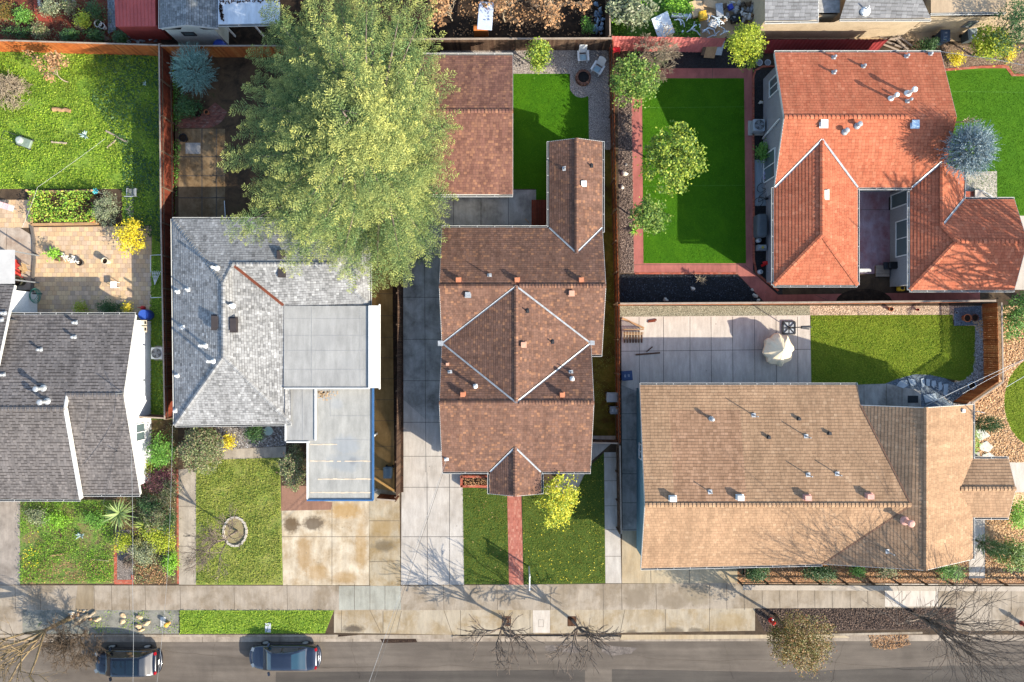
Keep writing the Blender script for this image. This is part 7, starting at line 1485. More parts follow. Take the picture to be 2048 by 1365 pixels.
for j in range(5): rr_ = .26 + .03 * j; k.tube([c + V3((rr_ * math.cos(i * .33) + .03 * j, rr_ * 1.35 * math.sin(i * .33) - .02 * j, .05 * math.sin(i * .5 + j))) for i in range(20)], .018, 5, cap=False)
k.build('coil', plain('hose_green', '#2d6a5c', .5), t); k = MB(); k.box(c + V3((.05, .1, -.3)), (.3, .1, .6)); k.build('holder', M['dark'], t)
t = mk('driftwood', 'white bleached driftwood clump lying on the tan pavers', 'driftwood', 135, 515); k = MB(); rng = random.Random(8); c = P(137, 516, .3); c.z = .02
for i in range(34): a = c + V3((rng.uniform(-.6, .6), rng.gauss(0, .1) - .0, rng.uniform(.05, .3))); a.y -= (a.x - c.x) * .35; k.tube([a, a + V3((rng.uniform(.1, .35), rng.uniform(-.28, .1), rng.uniform(-.05, .12)))], [.06, .025], 6)
k.build('branches', plain('bleached', '#cfc9bb', .9, .15), t); k = MB(); k.box(c + V3((-.75, -.05, .2)), (.32, .3, .4)); k.build('planter_box', M['wood_dk'], t)
V, F = crown_mesh([(tuple(c + V3((-.85, .25, .55))), (.22, .22, .2))], 300, (.1, .2), 3); np_mesh('leaves', V, F, L_brt, t)
# planter bed frame
t = mk('raised_planter', 'long timber edged planter bed with vegetables beside the weedy lawn', 'planter', 130, 414); k = MB()
for a, b_ in (((60, 384), (190, 382)), ((62, 449), (192, 447)), ((61, 384), (63, 449))): k.bar(P(*a, .3) + V3((0, 0, -.13)), P(*b_, .3) + V3((0, 0, -.13)), .14, .34)
k.build('frame', M['timber'], t); k = MB(); p = PP([(62, 385), (192, 383), (194, 447), (63, 448)], .24); k.poly(p); k.build('soil', patches('planter_soil', ['#2b2117', '#4a3a28', '#5c4a33'], 3), t, fix=False)
for px in (62, 191): k = MB(); c = P(px, 384, .5); k.tube([V3((c.x, c.y, 0)), V3((c.x, c.y, .9))], .05, 8); k.blob(V3((c.x, c.y, .95)), (.09, .09, .09), 1); k.build('post', M['timber'], t)
t = mk('toy_windmill', 'bright turquoise pinwheel at the planter bed corner', 'pinwheel', 191, 383); c = P(191, 383, .8); k = MB()
for i in range(6): a = i * 1.047; k.poly([c, c + V3((.22 * math.cos(a), .22 * math.sin(a), .05)), c + V3((.2 * math.cos(a + .6), .2 * math.sin(a + .6), .0))])
k.build('vanes', plain('turq', '#52b8bd', .5), t, fix=False); k = MB(); k.tube([V3((c.x, c.y, 0)), c], .015, 6); k.build('stick', M['white'], t)
# chair at the plank path, mower, log, red chairs
t = mk('garden_chair', 'dark wire garden chair on the plank path beside the lawn', 'chair', 266, 386, .03); c = P(266, 386, .4); c.z = .03; k = MB()
for i in range(9): k.bar(c + V3((-.26 + i * .065, -.24, .42)), c + V3((-.26 + i * .065, .26, .42)), .03, .02)
k.build('seat', M['grey'], t); k = MB()
for i in range(7): k.bar(c + V3((-.24 + i * .08, -.26, .45)), c + V3((-.24 + i * .08, -.38, .95)), .02, .02)
k.bar(c + V3((-.3, -.38, .95)), c + V3((.3, -.38, .95)), .05, .03); k.build('backrest', M['galv'], t)
for s in (-1, 1): k = MB(); k.bar(c + V3((s * .29, -.28, .62)), c + V3((s * .29, .26, .62)), .05, .03); k.build('armrest', M['galv'], t)
for sx in (-.27, .27):
    for sy in (-.26, .26): k = MB(); k.bar(c + V3((sx, sy, 0)), c + V3((sx, sy, .6)), .03, .03, up=V3((1, 0, 0))); k.build('leg', M['grey'], t)
t = mk('lawn_mower', 'grey green lawn mower standing on the weedy lawn', 'mower', 46, 285, .05); c = P(46, 284, .35); c.z = .05; yaw = -.35; m = Matrix.Translation(c) @ Matrix.Rotation(yaw, 4, 'Z'); k = MB(); k.box((0, 0, 0), (1.0, .62, .22), mat=m @ Matrix.Translation((.1, 0, .28))); o = k.build('deck', plain('mower_green', '#6d7a6c', .5, .2), t); md = o.modifiers.new('bevel', 'BEVEL'); md.width = .07; md.segments = 3
k = MB(); k.lathe(m @ V3((-.15, .02, .36)), [(.24, 0), (.25, .18), (.15, .26), (0, .27)], 16); k.build('engine', plain('engine_grey', '#8d968f', .45, .25, 12), t); k = MB(); k.tube([m @ V3((-.5, .28, .35)), m @ V3((-1.0, .26, .95)), m @ V3((-1.0, -.26, .95)), m @ V3((-.5, -.28, .35))], .022, 6); k.build('handle', M['dark'], t)
for sx in (-.35, .45):
    for sy in (-.34, .34): k = MB(); a = m @ V3((sx, sy, .13)); x_ = m.to_3x3() @ V3((0, .04, 0)); k.tube([a - x_, a + x_], .14, 14); k.build('wheel', M['black'], t)
def log(label, a, b_, r, m='bark_pale', z=0.0, cat='log'):
    p, q = P(*a, r), P(*b_, r); p.z = q.z = z + r * .85; t = thing('tree_log', label, cat, V3((p.x, p.y, z))); k = MB(); n = 6; rng = random.Random(int(a[0])); k.tube([p.lerp(q, i / n) + V3((rng.gauss(0, r * .15), rng.gauss(0, r * .15), 0)) for i in range(n + 1)], [r * rng.uniform(.8, 1.1) for _ in range(n + 1)], 9); k.build('log', M[m], t)
log('split pale orange log lying on the weedy lawn', (106, 218), (141, 222), .15, 'timber'); log('small mossy log ring on the lawn near the agave', (103, 284), (133, 287), .08); log('curved stick beside the grey plank on the lawn', (214, 296), (232, 280), .06); log('rotting grey log in the rear garden', (150, 45), (172, 60), .3, 'bark'); log('long grey log behind the rear fence by the white pots', (196, 62), (216, 84), .25, 'bark'); log('pale cut log beside the bare tree trunk', (150, 1245), (176, 1229), .12); log('second pale cut log behind the bare tree trunk', (166, 1239), (190, 1224), .1)
def lawn_chair(label, px, py, yaw, colr):
    c = P(px, py, .4); c.z = .02; t = thing('patio_chair', label, 'chair', c); m = Matrix.Translation(c) @ Matrix.Rotation(yaw, 4, 'Z'); mt = plain('chair_' + colr, colr, .5)
    k = MB(); k.box((0, 0, 0), (.5, .5, .05), mat=m @ Matrix.Translation((0, 0, .42))); k.build('seat', mt, t); k = MB(); k.box((0, 0, 0), (.5, .04, .5), mat=m @ Matrix.Translation((0, .28, .68)) @ Matrix.Rotation(-.2, 4, 'X')); k.build('backrest', mt, t)
    for sx in (-.22, .22):
        for sy in (-.2, .22): k = MB(); k.tube([m @ V3((sx, sy, 0)), m @ V3((sx, sy, .42))], .02, 6); k.build('leg', mt, t)
lawn_chair('red chair under the grey canopy edge', 32, 530, .5, '#a83a33'); lawn_chair('second red chair below the first by the canopy', 36, 546, 1.2, '#b8463c'); lawn_chair('tan chair beside the red chairs', 47, 538, -1.2, '#a58a66'); lawn_chair('red plastic chair in the corner by the pink fence', 1233, 98, .1, '#b5222c')
t = mk('towel', 'pink towel spread over a low rack at the left edge', 'towel', 12, 410); k = MB(); c = P(10, 412, .5); 
for i in range(6): k.box(c + V3((-.5 + i * .2, .12 - i * .06, .02 * math.sin(i * 2))), (.21, .42, .02), -.3, ry=.06 * math.cos(i))
k.build('cloth', plain('pink_cloth', '#d9a8a6', .9, .15), t); k = MB(); k.bar(c + V3((-.6, .1, -.04)), c + V3((.55, -.2, -.04)), .04, .04)
for s in (-.5, .45): k.bar(c + V3((s, .1 if s < 0 else -.2, -.05)), V3((c.x + s, c.y + (.1 if s < 0 else -.2), 0)), .04, .04, up=V3((1, 0, 0)))
k.build('rack', M['galv'], t)
# AC box group on white wall
for i, (px, py, lb) in enumerate(((302, 646, 'upper'), (301, 659, 'lower'))):
    t = mk('meter_box', 'cream utility meter box, %s of two on the white wall' % lb, 'meter box', px, py, 1.0, 'utility meter boxes'); c = P(px, py, 1.1); k = MB(); k.box((-25.25, c.y, 1.1), (.22, .34 + .08 * i, .5)); k.build('case', plain('meter_cream', '#b7ae9d', .6), t); k = MB(); k.box((-25.13, c.y, 1.2), (.03, .2, .2)); k.build('dial', M['dark'], t)
# ---------------------------------------------------------------- red house passage
def bike(label, px, py, yaw, col, lean=.35):
    c = P(px, py, .4); c.z = .02; t = thing('bicycle', label, 'bicycle', c); m = Matrix.Translation(c) @ Matrix.Rotation(yaw, 4, 'Z') @ Matrix.Rotation(lean, 4, 'X'); f = lambda x, z, y=0: m @ V3((x, y, z)); pm = paint('bike_' + col, col, .5, .3, .2)
    for wx in (-.52, .52):
        k = MB(); k.tube([f(wx + .33 * math.cos(i * .2618), .34 + .33 * math.sin(i * .2618)) for i in range(25)], .02, 6, cap=False); w_ = k.build('wheel', M['black'] if lean > .5 else M['galv'], t); k = MB()
        for i in range(10): a = i * .628; k.tube([f(wx, .34), f(wx + .32 * math.cos(a), .34 + .32 * math.sin(a))], .004, 3)
        k.build('spokes', M['galv'], w_)
    k = MB(); A, B, C_, D, E_ = f(-.52, .34), f(-.12, .3), f(-.25, .78), f(.36, .8), f(.52, .34)
    for p, q in ((A, B), (A, C_), (B, C_), (C_, D), (B, D), (D, E_)): k.tube([p, q], .022, 7)
    k.build('frame', pm, t); k = MB(); k.tube([D, f(.33, .98)], .018, 6); k.tube([f(.4, .98, -.3), f(.33, 1.0, 0), f(.4, .98, .3)], .016, 6); k.build('handlebar', M['dark'], t); k = MB(); k.blob(f(-.28, .9), (.13, .08, .04), 2); k.tube([C_, f(-.28, .9)], .016, 6); k.build('saddle', M['white'] if lean < .5 else M['black'], t)
bike('white and purple bicycle leaning by the glass door', 1526, 343, 1.5, '#8f8fb8', .4); bike('black bicycle lying behind the white and purple bicycle', 1515, 388, 1.35, '#1c1d20', .75)
c = P(1523, 452, .7); c.z = 0; t = thing('covered_grill', 'dark grey covered barbecue beside the grey side wall', 'covered grill', c); k = MB(); k.box(c + V3((0, 0, .5)), (.75, 1.6, 1.0)); o = k.build('cover', plain('cover_grey', '#4c5256', .8, .2, 2), t); md = o.modifiers.new('bevel', 'BEVEL'); md.width = .2; md.segments = 4; k = MB(); k.box(c + V3((0, 0, .04)), (.6, 1.4, .06)); k.build('base', M['black'], t)
for px, py, lb in ((1518, 481, 'white propane tank below the covered barbecue'), (1521, 544, 'white propane tank at the bottom of the grey side wall')):
    c = P(px, py, .3); c.z = 0; t = thing('gas_tank', lb, 'gas tank', c); k = MB(); k.lathe(c, [(.12, 0), (.16, .06), (.16, .34), (.1, .42), (0, .44)], 16); k.build('cylinder', plain('tank_white', '#a9b4ba', .4), t, smooth=True); k = MB(); k.lathe(c, [(.09, .42), (.1, .52), (.08, .52), (.07, .43)], 14); k.build('collar', M['galv'], t)
c = P(1523, 496, .3); c.z = 0; t = thing('storage_box', 'grey storage box with yellow mark by the side wall', 'box', c); k = MB(); k.box(c + V3((0, 0, .26)), (.66, .42, .5)); o = k.build('body', plain('box_grey', '#6e7376', .6), t); md = o.modifiers.new('bevel', 'BEVEL'); md.width = .05; md.segments = 2; k = MB(); k.box(c + V3((0, .05, .53)), (.5, .2, .03)); k.build('lid_panel', M['galv'], t); k = MB()
for a_ in (.5, -.5, 1.6): k.box(c + V3((0, .0, .552)), (.2, .05, .01), a_)
k.build('mark', plain('mark_yellow', '#c9b43a', .6), t)
t = mk('kick_scooter', 'red kick scooter lying beside the grey side wall', 'scooter', 1530, 530); c = P(1531, 529, .25); c.z = .02; k = MB(); k.box(c + V3((0, 0, .12)), (.55, .16, .05), .35); k.blob(c + V3((.02, .1, .25)), (.26, .12, .1), 3); k.build('deck', plain('scooter_red', '#c01d1a', .4), t); k = MB(); k.tube([c + V3((.25, .1, .12)), c + V3((.2, -.5, .4))], .025, 6); k.tube([c + V3((.05, -.5, .4)), c + V3((.35, -.5, .4))], .02, 6); k.build('handlebar', M['galv'], t)
for s in (-.25, .27): k = MB(); a = c + V3((s, s * .3, .07)); k.tube([a - V3((0, .02, 0)), a + V3((0, .02, 0))], .07, 12); k.build('wheel', M['black'], t)
for i, (px, py, w_, h_, rz_, m_, lb) in enumerate([(1422, 99, .75, 1.3, -.25, 'timber', 'plywood board leaning on the pink fence'), (1412, 97, .5, 1.1, -.3, 'wood_dk', 'dark narrow board leaning left of the plywood board'), (1438, 98, .5, 1.0, -.15, 'galv', 'grey panel leaning right of the plywood board')]):
    c = P(px, py, .5); t = thing('leaning_board', lb, 'board', V3((c.x, c.y, 0))); k = MB(); k.box((c.x, c.y, .6 + i * .02), (w_, .03, h_), rz_ * .3, rx=-.75); k.build('board', M[m_], t)
# white rocks
def rock(label, px, py, r, m, seed, z=0.0, group=None, sq=.6):
    c = P(px, py, z); t = MB(); t.blob(c + V3((0, 0, r * sq * .55)), (r, r * random.Random(seed).uniform(.5, .85), r * sq), seed, 9, 6, .34); o = t.build('rock', m, None, True, loc=c); tag(o, label, 'rock', group)
rkw = plain('white_rock', '#b3aca0', .9, .25, 5); rkt = plain('tan_rock', '#b39a78', .9, .25, 4)
for i, (px, py, r, lb) in enumerate([(1385, 578, .2, 'pale rock below the bleached plant on the black gravel'), (1331, 600, .19, 'pale rock near the fence on the black gravel'), (1504, 580, .14, 'upper pale rock at the right end of the black gravel'), (1510, 592, .18, 'lower pale rock at the right end of the black gravel'), (1516, 601, .14, 'pale rock touching the fence at the end of the black gravel'), (1248, 348, .22, 'larger pale rock on the grey bark strip'), (1244, 375, .17, 'pale rock below the larger one on the bark strip'), (1252, 330, .12, 'small pale rock above the larger one on the bark strip'), (1522, 206, .2, 'pale round rock under the grey side wall window')]): rock(lb, px, py, r, rkw, 100 + i)
for i, (px, py, r, lb) in enumerate([(279, 1234, .24, 'tan boulder nearest the pavement in the verge group'), (277, 1252, .27, 'tan boulder in the middle of the verge group'), (294, 1246, .25, 'tan boulder at the right of the verge group'), (283, 1260, .22, 'tan boulder nearest the kerb in the verge group'), (246, 1231, .2, 'flat reddish stone on the weedy verge'), (245, 1243, .22, 'second flat reddish stone on the weedy verge'), (195, 1239, .25, 'pale tan boulder beside the leafless shrub')]): rock(lb, px, py, r, rkt, 120 + i, sq=.5 if i < 4 else .3)
rng = random.Random(12); pile = [(rng.uniform(140, 182), rng.uniform(1220, 1240)) for _ in range(42)]
for i, (px, py) in enumerate(pile): rock('small rounded stone heaped at the foot of the thick bare tree', px, py, rng.uniform(.06, .13), (rkw, rkt, plain('brown_rock', '#8d6d52', .9, .25, 4))[i % 3], 200 + i, group='stones heaped under the bare tree')
ring_m = plain('ring_stone', '#9d968a', .9, .25, 5)
for i in range(18):
    a = 2 * math.pi * i / 18; c = P(471, 1063) + V3((.8 * math.cos(a), 1.0 * math.sin(a), .06)); k = MB(); k.box(c, (.14, .31, .14), math.atan2(1.0 * math.sin(a), .8 * math.cos(a)))
    o = k.build('edging_stone', ring_m, None, loc=V3((c.x, c.y, 0))); tag(o, 'grey edging stone of the ring around the thin bare tree', 'stone', 'edging stones of the tree ring')
slab('ring_soil', 'leaf covered soil inside the stone ring', 'soil', arc(471, 1063, 21, 27, 0, 345, 16), 0.02, patches('ring_soil_m', ['#6b5d45', '#8f8263', '#727a45'], 5))
# stepping stones
stm = plain('flagstone', '#8f9aa1', .85, .2, 3)
def step(label, pts, m=stm, z=.02, group=None):
    q = PP(pts, z); k = MB(); k.prism([(p.x, p.y) for p in q], z, z + .05); o = k.build('stepping_stone', m, None, loc=V3((q[0].x, q[0].y, 0))); md = o.modifiers.new('bevel', 'BEVEL'); md.width = .012; tag(o, label, 'stepping stone', group)
for lb, p in (('wide flat stepping stone at the left end of the blue gravel', [(1792, 772), (1800, 762), (1813, 760), (1815, 772), (1806, 777)]), ('tall angular stepping stone second from the left on blue gravel', [(1815, 757), (1828, 759), (1832, 768), (1822, 774)]), ('narrow upright stepping stone, third from the left on blue gravel', [(1841, 758), (1847, 756), (1849, 772), (1843, 776)]), ('narrow upright stepping stone, fourth from the left on blue gravel', [(1852, 758), (1859, 759), (1859, 773), (1852, 772)]), ('oval stepping stone, fifth from the left on blue gravel', [(1863, 762), (1870, 761), (1872, 770), (1866, 776), (1862, 771)]), ('tilted stepping stone, sixth from the left on blue gravel', [(1876, 766), (1882, 763), (1884, 778), (1877, 783)]), ('long stepping stone, seventh from the left on blue gravel', [(1887, 768), (1896, 768), (1894, 792), (1886, 790)]), ('large shaded stepping stone beside the dark back step', [(1846, 790), (1870, 787), (1874, 800), (1850, 806)])): step(lb, p)
stw = plain('flagstone_pale', '#a9a79d', .85, .2, 3)
for lb, p in (('upper flagstone beside the tan wall in the wood chips', [(1951, 860), (1965, 858), (1980, 872), (1960, 882), (1953, 874)]), ('middle flagstone beside the tan wall in the wood chips', [(1957, 890), (1973, 882), (1986, 894), (1976, 905), (1960, 900)]), ('lower flagstone beside the tan wall cut by the porch roof', [(1964, 910), (1978, 905), (1988, 912), (1986, 922), (1964, 922)])): step(lb, p, stw, .022)
# brick planter by the porch, deck, doormat, utility lids
t = mk('brick_planter', 'low red brick planter with dry leaves left of the brown porch', 'planter', 950, 962); k = MB()
for a, b_ in (((922, 953), (985, 953)), ((922, 972), (980, 972)), ((923, 952), (923, 973))): k.bar(P(*a, .2) + V3((0, 0, .0)), P(*b_, .2), .16, .4)
k.build('brick_wall', BRK, t); scatter('dry_leaves', '', '', [(926, 955), (980, 955), (980, 970), (926, 970)], 260, (.05, .11), L_brown, 40, .3, .4, .6, .6, parent=t)
t = mk('wooden_deck', 'small red brown wooden deck between garage patio and brown house', 'deck', 1080, 425); k = MB(); a, c = P(1063, 400, .25), P(1104, 455, .25)
for i in range(9): x_ = a.x + (c.x - a.x) * (i + .5) / 9; k.box((x_, (a.y + c.y) / 2, .22), ((c.x - a.x) / 9 - .012, abs(c.y - a.y), .04))
k.build('deck_boards', M['wood_red'], t); k = MB(); k.box(((a.x + c.x) / 2, (a.y + c.y) / 2, .1), (c.x - a.x - .1, abs(c.y - a.y) - .1, .2)); k.build('joists', M['wood_dk'], t)
plank('short tan stick on the shaded concrete by the deck', (1050, 438), (1058, 446), .06, .04, M['timber'], .03)
k = MB(); k.box(P(1826, 799, .03) + V3((0, 0, .0)), (.72, .5, .025)); tag(k.build('doormat', plain('mat', '#23282b', .95, .3, 20), None), 'dark doormat on the landing behind the tan house', 'doormat')
def lid(name, label, px, py, sx, sy, col, z=.02):
    c = P(px, py, z); t = thing(name, label, 'utility lid', c); k = MB(); k.box(c + V3((0, 0, .0)), (sx, sy, .03)); k.build('lid', plain('lid_' + col, col, .7, .2, 6), t); k = MB(); k.bar(c + V3((-.03, -sy * .25, .02)), c + V3((.03, sy * .25, .02)), .03, .012); k.build('grip', M['grey'], t)
lid('utility_lid', 'pale concrete utility lid beside the orange cap on the verge', 326, 1244, .36, .68, '#a9a7a0'); lid('utility_lid', 'pale utility lid in the grass verge shaded by the sedan', 536, 1256, .4, .66, '#a3a6ad', .06)
t = mk('marker_post', 'short orange yellow capped post on the verge', 'post', 340, 1247); c = P(338, 1246); k = MB(); k.lathe(c, [(.12, 0), (.11, .35)], 14); k.build('stem', plain('stem_tan', '#b08a4a', .7), t); k = MB(); k.lathe(c, [(.15, .33), (.16, .42), (.08, .48), (0, .49)], 14); k.build('cap', plain('cap_orange', '#d39a3c', .6), t)
def hydrant(label, px, py, col, h=.75):
    c = P(px, py); t = thing('fire_hydrant', label, 'hydrant', c); mt = plain('hyd' + col, col, .4, .1); k = MB(); k.lathe(c, [(.17, 0), (.17, .05), (.12, .06), (.12, h * .7), (.15, h * .72), (.14, h * .82), (.05, h), (0, h)], 16); k.build('barrel', mt, t)
    for a in (0, math.pi, 1.57): k = MB(); d = V3((math.cos(a), math.sin(a), 0)); k.tube([c + d * .1 + V3((0, 0, h * .55)), c + d * .22 + V3((0, 0, h * .55))], .055, 10); k.build('outlet', M['white'] if a == 1.57 else mt, t)
hydrant('red fire hydrant at the left edge of the dark bark strip', 1541, 1240, '#b3231d'); hydrant('dark red post at the right edge of the verge', 2043, 1247, '#7d2019', 1.0)
# estate sign
t = mk('sign_post', 'white hanging sign post on the front lawn beside the brick path', 'sign', 1058, 1134); c = P(1058, 1134); k = MB(); k.box(c + V3((0, 0, 1.0)), (.09, .09, 2.0)); k.blob(c + V3((0, 0, 2.03)), (.06, .06, .06), 1, amp=0); k.build('post', M['white'], t); k = MB(); k.box(c + V3((0, -.45, 1.85)), (.08, 1.1, .09)); k.build('arm', M['white'], t)
k = MB(); k.box(c + V3((0, -.5, 1.28)), (.03, .75, .75)); k.build('panel', plain('sign_panel', '#8fa3c2', .5), t); k = MB(); k.box(c + V3((0, -.5, 1.72)), (.03, .6, .14)); k.build('rider', M['white'], t)
# courtyard
c = P(1788, 531, .9); c.z = 0; t = thing('barbecue_grill', 'black barbecue grill in the corner of the red courtyard', 'grill', c); k = MB(); k.box(c + V3((0, 0, .85)), (.75, .5, .3)); o = k.build('hood', M['black'], t); md = o.modifiers.new('bevel', 'BEVEL'); md.width = .12; md.segments = 4; k = MB(); k.box(c + V3((0, 0, .4)), (.65, .45, .6)); k.build('cabinet', M['dark'], t)
for s in (-1, 1): k = MB(); k.box(c + V3((s * .52, 0, .78)), (.28, .45, .04)); k.build('side_shelf', M['dark'], t)
for s in (-1, 1): k = MB(); a = c + V3((s * .3, -.2, .09)); k.tube([a - V3((.02, 0, 0)), a + V3((.02, 0, 0))], .09, 12); k.build('wheel', M['grey'], t)
k = MB(); p = P(1784, 408, .03); k.box(p, (.45, .9, .02)); tag(k.build('doormat', plain('mat_b', '#2f2c2b', .95, .3, 20), None), 'dark doormat before the courtyard door', 'doormat')
t = mk('step_blocks', 'grey wooden step platform beside the courtyard entrance', 'platform', 1762, 543); c = P(1762, 543); k = MB()
for i in range(4): k.box(c + V3((0, -.3 + i * .2, .2)), (.95, .18, .05))
k.build('boards', M['wood_cap'], t); k = MB(); k.box(c + V3((0, 0, .09)), (.9, .75, .17)); k.build('base', M['wood_dk'], t)
t = mk('toy_car', 'yellow and black toy ride on under the red roof corner', 'toy', 1803, 577); c = P(1801, 577, .2); c.z = .02; k = MB(); k.box(c + V3((0, 0, .2)), (.55, .42, .25)); o = k.build('body', plain('toy_yellow', '#d3a91d', .4), t); md = o.modifiers.new('bevel', 'BEVEL'); md.width = .09; md.segments = 3; k = MB(); k.blob(c + V3((.05, 0, .34)), (.12, .12, .05), 4); k.build('seat', M['dark'], t)
for sx in (-.2, .2):
    for sy in (-.22, .22): k = MB(); a = c + V3((sx, sy, .09)); k.tube([a - V3((0, .03, 0)), a + V3((0, .03, 0))], .1, 12); k.build('wheel', M['black'], t)
t = mk('low_wall', 'low white garden wall with small gate hinge closing the courtyard', 'wall', 1722, 541); c, d = P(1714, 541, .8), P(1741, 541, .8); k = MB(); k.bar(c - V3((0, 0, .4)), d - V3((0, 0, .4)), .14, .8); k.build('wall', M['stucco_wh'], t); k = MB(); k.bar(c + V3((-.02, 0, .02)), d + V3((.02, 0, .02)), .2, .05); k.build('coping', M['trim'], t)
t = mk('entry_steps', 'white steps with slatted rail beside the bright lawn', 'steps', 1970, 385); k = MB()
for i in range(4): a, b_ = P(1964 + i * 6, 381 + i * 5, .5 - .12 * i), P(1990 + i * 2, 398 + i * 1.5, .5 - .12 * i); k.bar(a, b_, .07, .05)
k.build('rail', M['trim'], t); k = MB()
for i in range(3): c = P(1948 + i * 8, 391, .1); k.box((c.x, c.y, .36 - .12 * i - .06), (.3, .6, .3 - .0 * i)); 
k.build('step', C_white2, t)
k = MB(); c = P(1943, 391, .3); scatter_t = tag(MB().box((c.x, c.y, .15), (1.0, .55, .3)).build('planter_box', BRK, None), 'small brick planter below the red roof edge by the white pad', 'planter')
t = mk('board_stack', 'maroon and white boards stacked at the end of the maroon fence', 'boards', 1800, 88); c = P(1800, 86, .3); k = MB(); rng = random.Random(3)
for i in range(9): k.box(c + V3((rng.gauss(0, .5), rng.gauss(0, .18), .02 + .05 * i - .28)), (rng.uniform(.9, 1.7), .12, .04), rng.gauss(-.35, .25))
k.build('boards', M['wood_cap'], t)
# yellow cord and leaning panels in the alley
t = mk('extension_cord', 'tangled yellow extension cord in the rear alley', 'cord', 1640, 66); k = MB(); rng = random.Random(2); p = P(1598, 62, .03); pts = []
for i in range(90): q = P(1598 + i * .75 + 9 * math.sin(i * 1.3), 64 + 6 * math.sin(i * .9) + rng.gauss(0, 1), .05); pts.append(q)
pts += [P(1668 + i * 12, 68 + 1.5 * math.sin(i * 1.4), .05) for i in range(12)]; k.tube(pts, .016, 5); k.build('cable', plain('cord_yellow', '#c79a2a', .6), t)
for i, (px, py, w_, h_, rz_, lb) in enumerate([(1712, 52, 1.3, .9, .3, 'cream door panel leaning in the rear alley'), (1752, 54, .3, 1.3, .5, 'cream narrow board propped in the rear alley'), (1768, 50, .25, 1.4, -.6, 'second cream narrow board propped in the rear alley'), (1820, 52, 1.1, 1.0, .2, 'pale sheet leaning at the alley bend'), (1660, 52, 1.4, 1.0, -.1, 'tan sheet leaning under the lean to roof')]):
    c = P(px, py, .5); t = thing('leaning_board', lb, 'panel', V3((c.x, c.y, 0))); k = MB(); k.box((c.x, c.y, .5), (w_, .04, h_), rz_, rx=.7); k.build('panel', bw, t)
# scrap heap
def scrap(name, label, cat, px, py, z, size, rz_, m, rx=0.0, ry=0.0):
    c = P(px, py, z); k = MB(); k.box(c, size, rz_, rx=rx, ry=ry); o = k.build(name, m, None, loc=V3((c.x, c.y, 0))); md = o.modifiers.new('bevel', 'BEVEL'); md.width = .02; tag(o, label, cat)
wb_ = plain('scrap_white', '#b9c4cb', .5, .15, 3); card = plain('cardboard', '#b79b78', .9, .15, 3)
scrap('scrap_sheet', 'large bluish white panel leaning on the scrap heap', 'panel', 1326, 52, .7, (1.25, 1.5, .06), .45, wb_, .3); scrap('cardboard_box', 'flattened cardboard box at the top of the scrap heap', 'cardboard', 1393, 18, .4, (.9, 1.1, .3), .3, card); scrap('cardboard_sheet', 'tan cardboard sheet right of the flattened box', 'cardboard', 1420, 8, .3, (.9, .5, .04), -.2, card, .1)
scrap('plastic_crate', 'yellow plastic crate in the scrap heap', 'crate', 1405, 32, .6, (.5, .55, .4), .2, plain('crate_yellow', '#c39a2c', .5)); scrap('storage_tub', 'white box with brown print in the scrap heap', 'box', 1426, 50, .5, (.55, .5, .35), -.4, plain('print_box', '#c3bdb4', .6, .3, 9)); scrap('plastic_bin', 'grey cabinet door lying on the scrap heap', 'panel', 1439, 20, .5, (.5, .9, .1), .1, M['galv']); scrap('plastic_pipe', 'blue white plastic duct at the edge of the scrap heap', 'duct', 1362, 32, .5, (1.4, .25, .25), -.06, wb_)
rng = random.Random(31)
t = mk('plastic_junk', 'tangle of blue white plastic chair frames in the scrap heap', 'scrap', 1400, 58); k = MB()
for i in range(34): a = P(rng.uniform(1362, 1455), rng.uniform(38, 72), rng.uniform(.2, .8)); d = V3((rng.uniform(-.5, .5), rng.uniform(-.4, .4), rng.uniform(-.15, .15))); k.tube([a, a + d * .6 + V3((.05, .08, .05)), a + d * 1.3], rng.uniform(.03, .06), 6)
k.build('frames', wb_, t)
t = mk('rubbish_heap', 'heap of white bags and rags at the end of the alley', 'rubbish', 1490, 25); k = MB()
for i in range(40): k.blob(P(rng.uniform(1445, 1512), rng.uniform(4, 44), rng.uniform(.1, .4)), (rng.uniform(.1, .28), rng.uniform(.1, .25), rng.uniform(.08, .2)), i, 7, 5, .3)
k.build('bags', island('rag', rgbs('#8f877c', '#b5ada2', '#c9c3bb', '#3a3734', '#7a5d40', '#9a9fa5'), .9, 0, .2, .3, 6), t)
scrap('blue_bag', 'dark blue plastic bag in the rubbish heap', 'bag', 1461, 15, .4, (.3, .35, .3), .4, plain('bag_blue', '#2c3c93', .5)); scrap('black_bag', 'black bag beside the yellow green tree', 'bag', 1472, 38, .3, (.7, .5, .4), .2, M['black'])
scrap('timber_sheet', 'blue grey wooden panel standing among the dry leaved trees', 'panel', 971, 32, 1.6, (1.0, 1.9, .06), -.08, plain('panel_blue', '#a9b3c6', .6, .1)); scrap('wooden_box', 'orange brown wooden box below the blue grey panel', 'box', 962, 62, .6, (1.0, .4, 1.0), 0, M['wood_or'])
t = mk('blue_rubbish', 'blue white rubbish along the dark rear fence', 'rubbish', 1195, 45); k = MB()
for i in range(22): k.blob(P(rng.uniform(1188, 1206), rng.uniform(5, 68), .15), (rng.uniform(.08, .2), rng.uniform(.08, .22), rng.uniform(.06, .14)), 60 + i, 7, 5, .3)
k.build('bags', island('rag_blue', rgbs('#6d7f93', '#8fa3b5', '#3e4c5c', '#b3c0cc'), .8, 0, .2, .3, 6), t)
t = mk('stone_circle', 'pale stone ring in the rear garden', 'edging', 96, 10); k = MB()
for i in range(14): a = .3 + i * .3; k.blob(P(97, 4, .05) + V3((.62 * math.cos(a), -.62 * math.sin(a), .05)), (.13, .1, .09), i, 8, 5)
k.build('stones', rkw, t)
rng = random.Random(44)
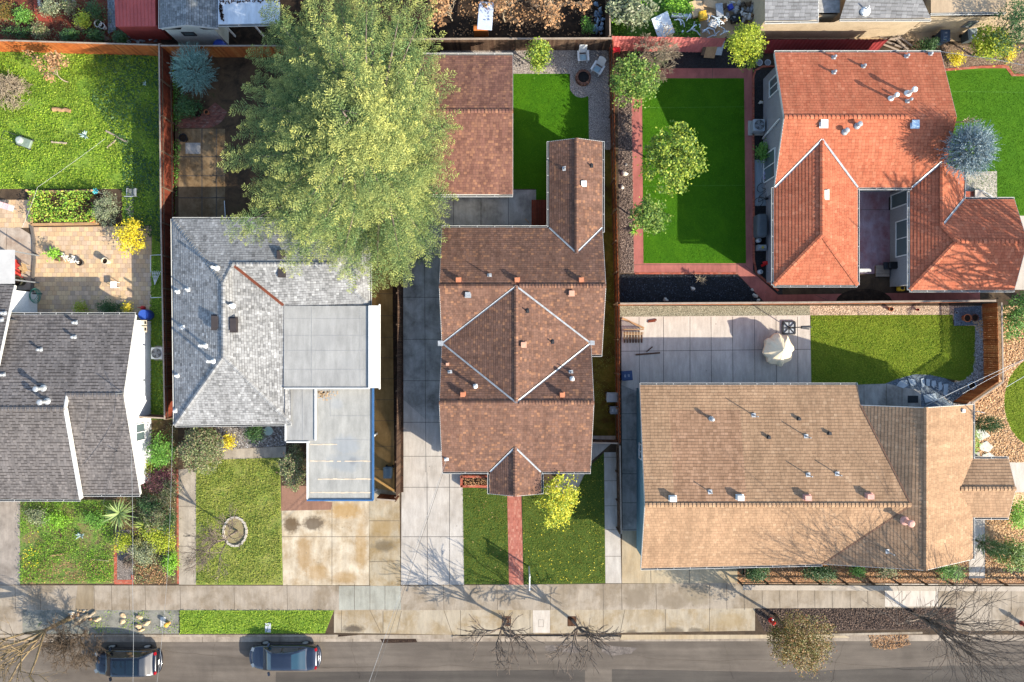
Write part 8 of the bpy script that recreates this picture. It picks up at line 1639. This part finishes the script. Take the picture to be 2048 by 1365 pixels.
t = mk('crushed_bottles', 'pile of pale rubble in front of the red metal shed', 'rubble', 280, 75); k = MB()
for i in range(40): k.blob(P(rng.uniform(252, 314), rng.uniform(66, 85), .1), (rng.uniform(.05, .16), rng.uniform(.05, .14), rng.uniform(.05, .1)), i, 6, 4, .3)
k.build('pieces', island('rubble', rgbs('#3b3f42', '#6f767a', '#9ba3a5', '#23262a'), .8, 0, .2, .3, 6), t)
# ---------------------------------------------------------------- cables
def cable(label, pts, r=.014, m='grey', sag=.3):
    q = [P(*p) for p in pts]; t = MB(); o = []
    for a, b_ in zip(q, q[1:]): o += [a.lerp(b_, i / 12) - V3((0, 0, sag * 4 * (i / 12) * (1 - i / 12))) for i in range(12)]
    t.tube(o + [q[-1]], r, 5); ob = t.build('cable', M[m], None, loc=V3((q[0].x, q[0].y, q[0].z))); tag(ob, label, 'cable')
cable('service cable from the brown house roof corner down to the street, left of two', [(892, 922, 3.2), (733, 1380, 6.5)], .012, 'grey'); cable('service cable from the brown house roof corner down to the street, right of two', [(893, 925, 3.1), (742, 1380, 6.4)], .012, 'dark')
cable('thick overhead cable crossing the dark blue suv', [(262, 900, 6.5), (265, 1175, 6.4), (265, 1400, 6.5)], .011, 'grey', .1); cable('overhead cable crossing the pavement right of the dark blue suv', [(345, 850, 6.5), (334, 1160, 6.4), (310, 1400, 6.5)], .008, 'grey', .1)
cable('black cable drooping across the grey gabled roof', [(247, 783, 4.8), (238, 860, 4.0), (206, 1010, 4.5)], .012, 'dark', .1)
cable('upper white cable from tan roof corner to the lattice fence', [(1852, 811, 3.3), (2010, 736, 4.2), (2120, 690, 5)], .011, 'white', .05); cable('lower white cable from tan roof corner past the lattice fence', [(1925, 788, 3.4), (2010, 742, 4.0), (2120, 680, 5)], .01, 'white', .05); cable('short white cable above the oval lawn at the right edge', [(2012, 775, 4.5), (2080, 735, 5.5)], .014, 'white', .02)
cable('washing line over the planter bed and lawn', [(44, 456, 2.2), (75, 375, 2.0), (210, 278, 2.2)], .007, 'trim', .05); cable('pale cable from the red roof corner to the top right tree', [(1880, 103, 3.8), (1985, 118, 5), (2090, 138, 6)], .014, 'galv', .05)
t = mk('tv_antenna', 'small metal pole at the tan roof edge with a crossbar', 'antenna', 1940, 822); c = P(1945, 822, 2.9); k = MB(); k.tube([c - V3((.1, 0, .1)), c + V3((0, 0, .9))], .03, 8); k.build('mast', M['galv'], t); k = MB(); k.tube([c + V3((-.25, .05, .8)), c + V3((.25, -.05, .8))], .02, 6); k.build('crossbar', M['galv'], t)
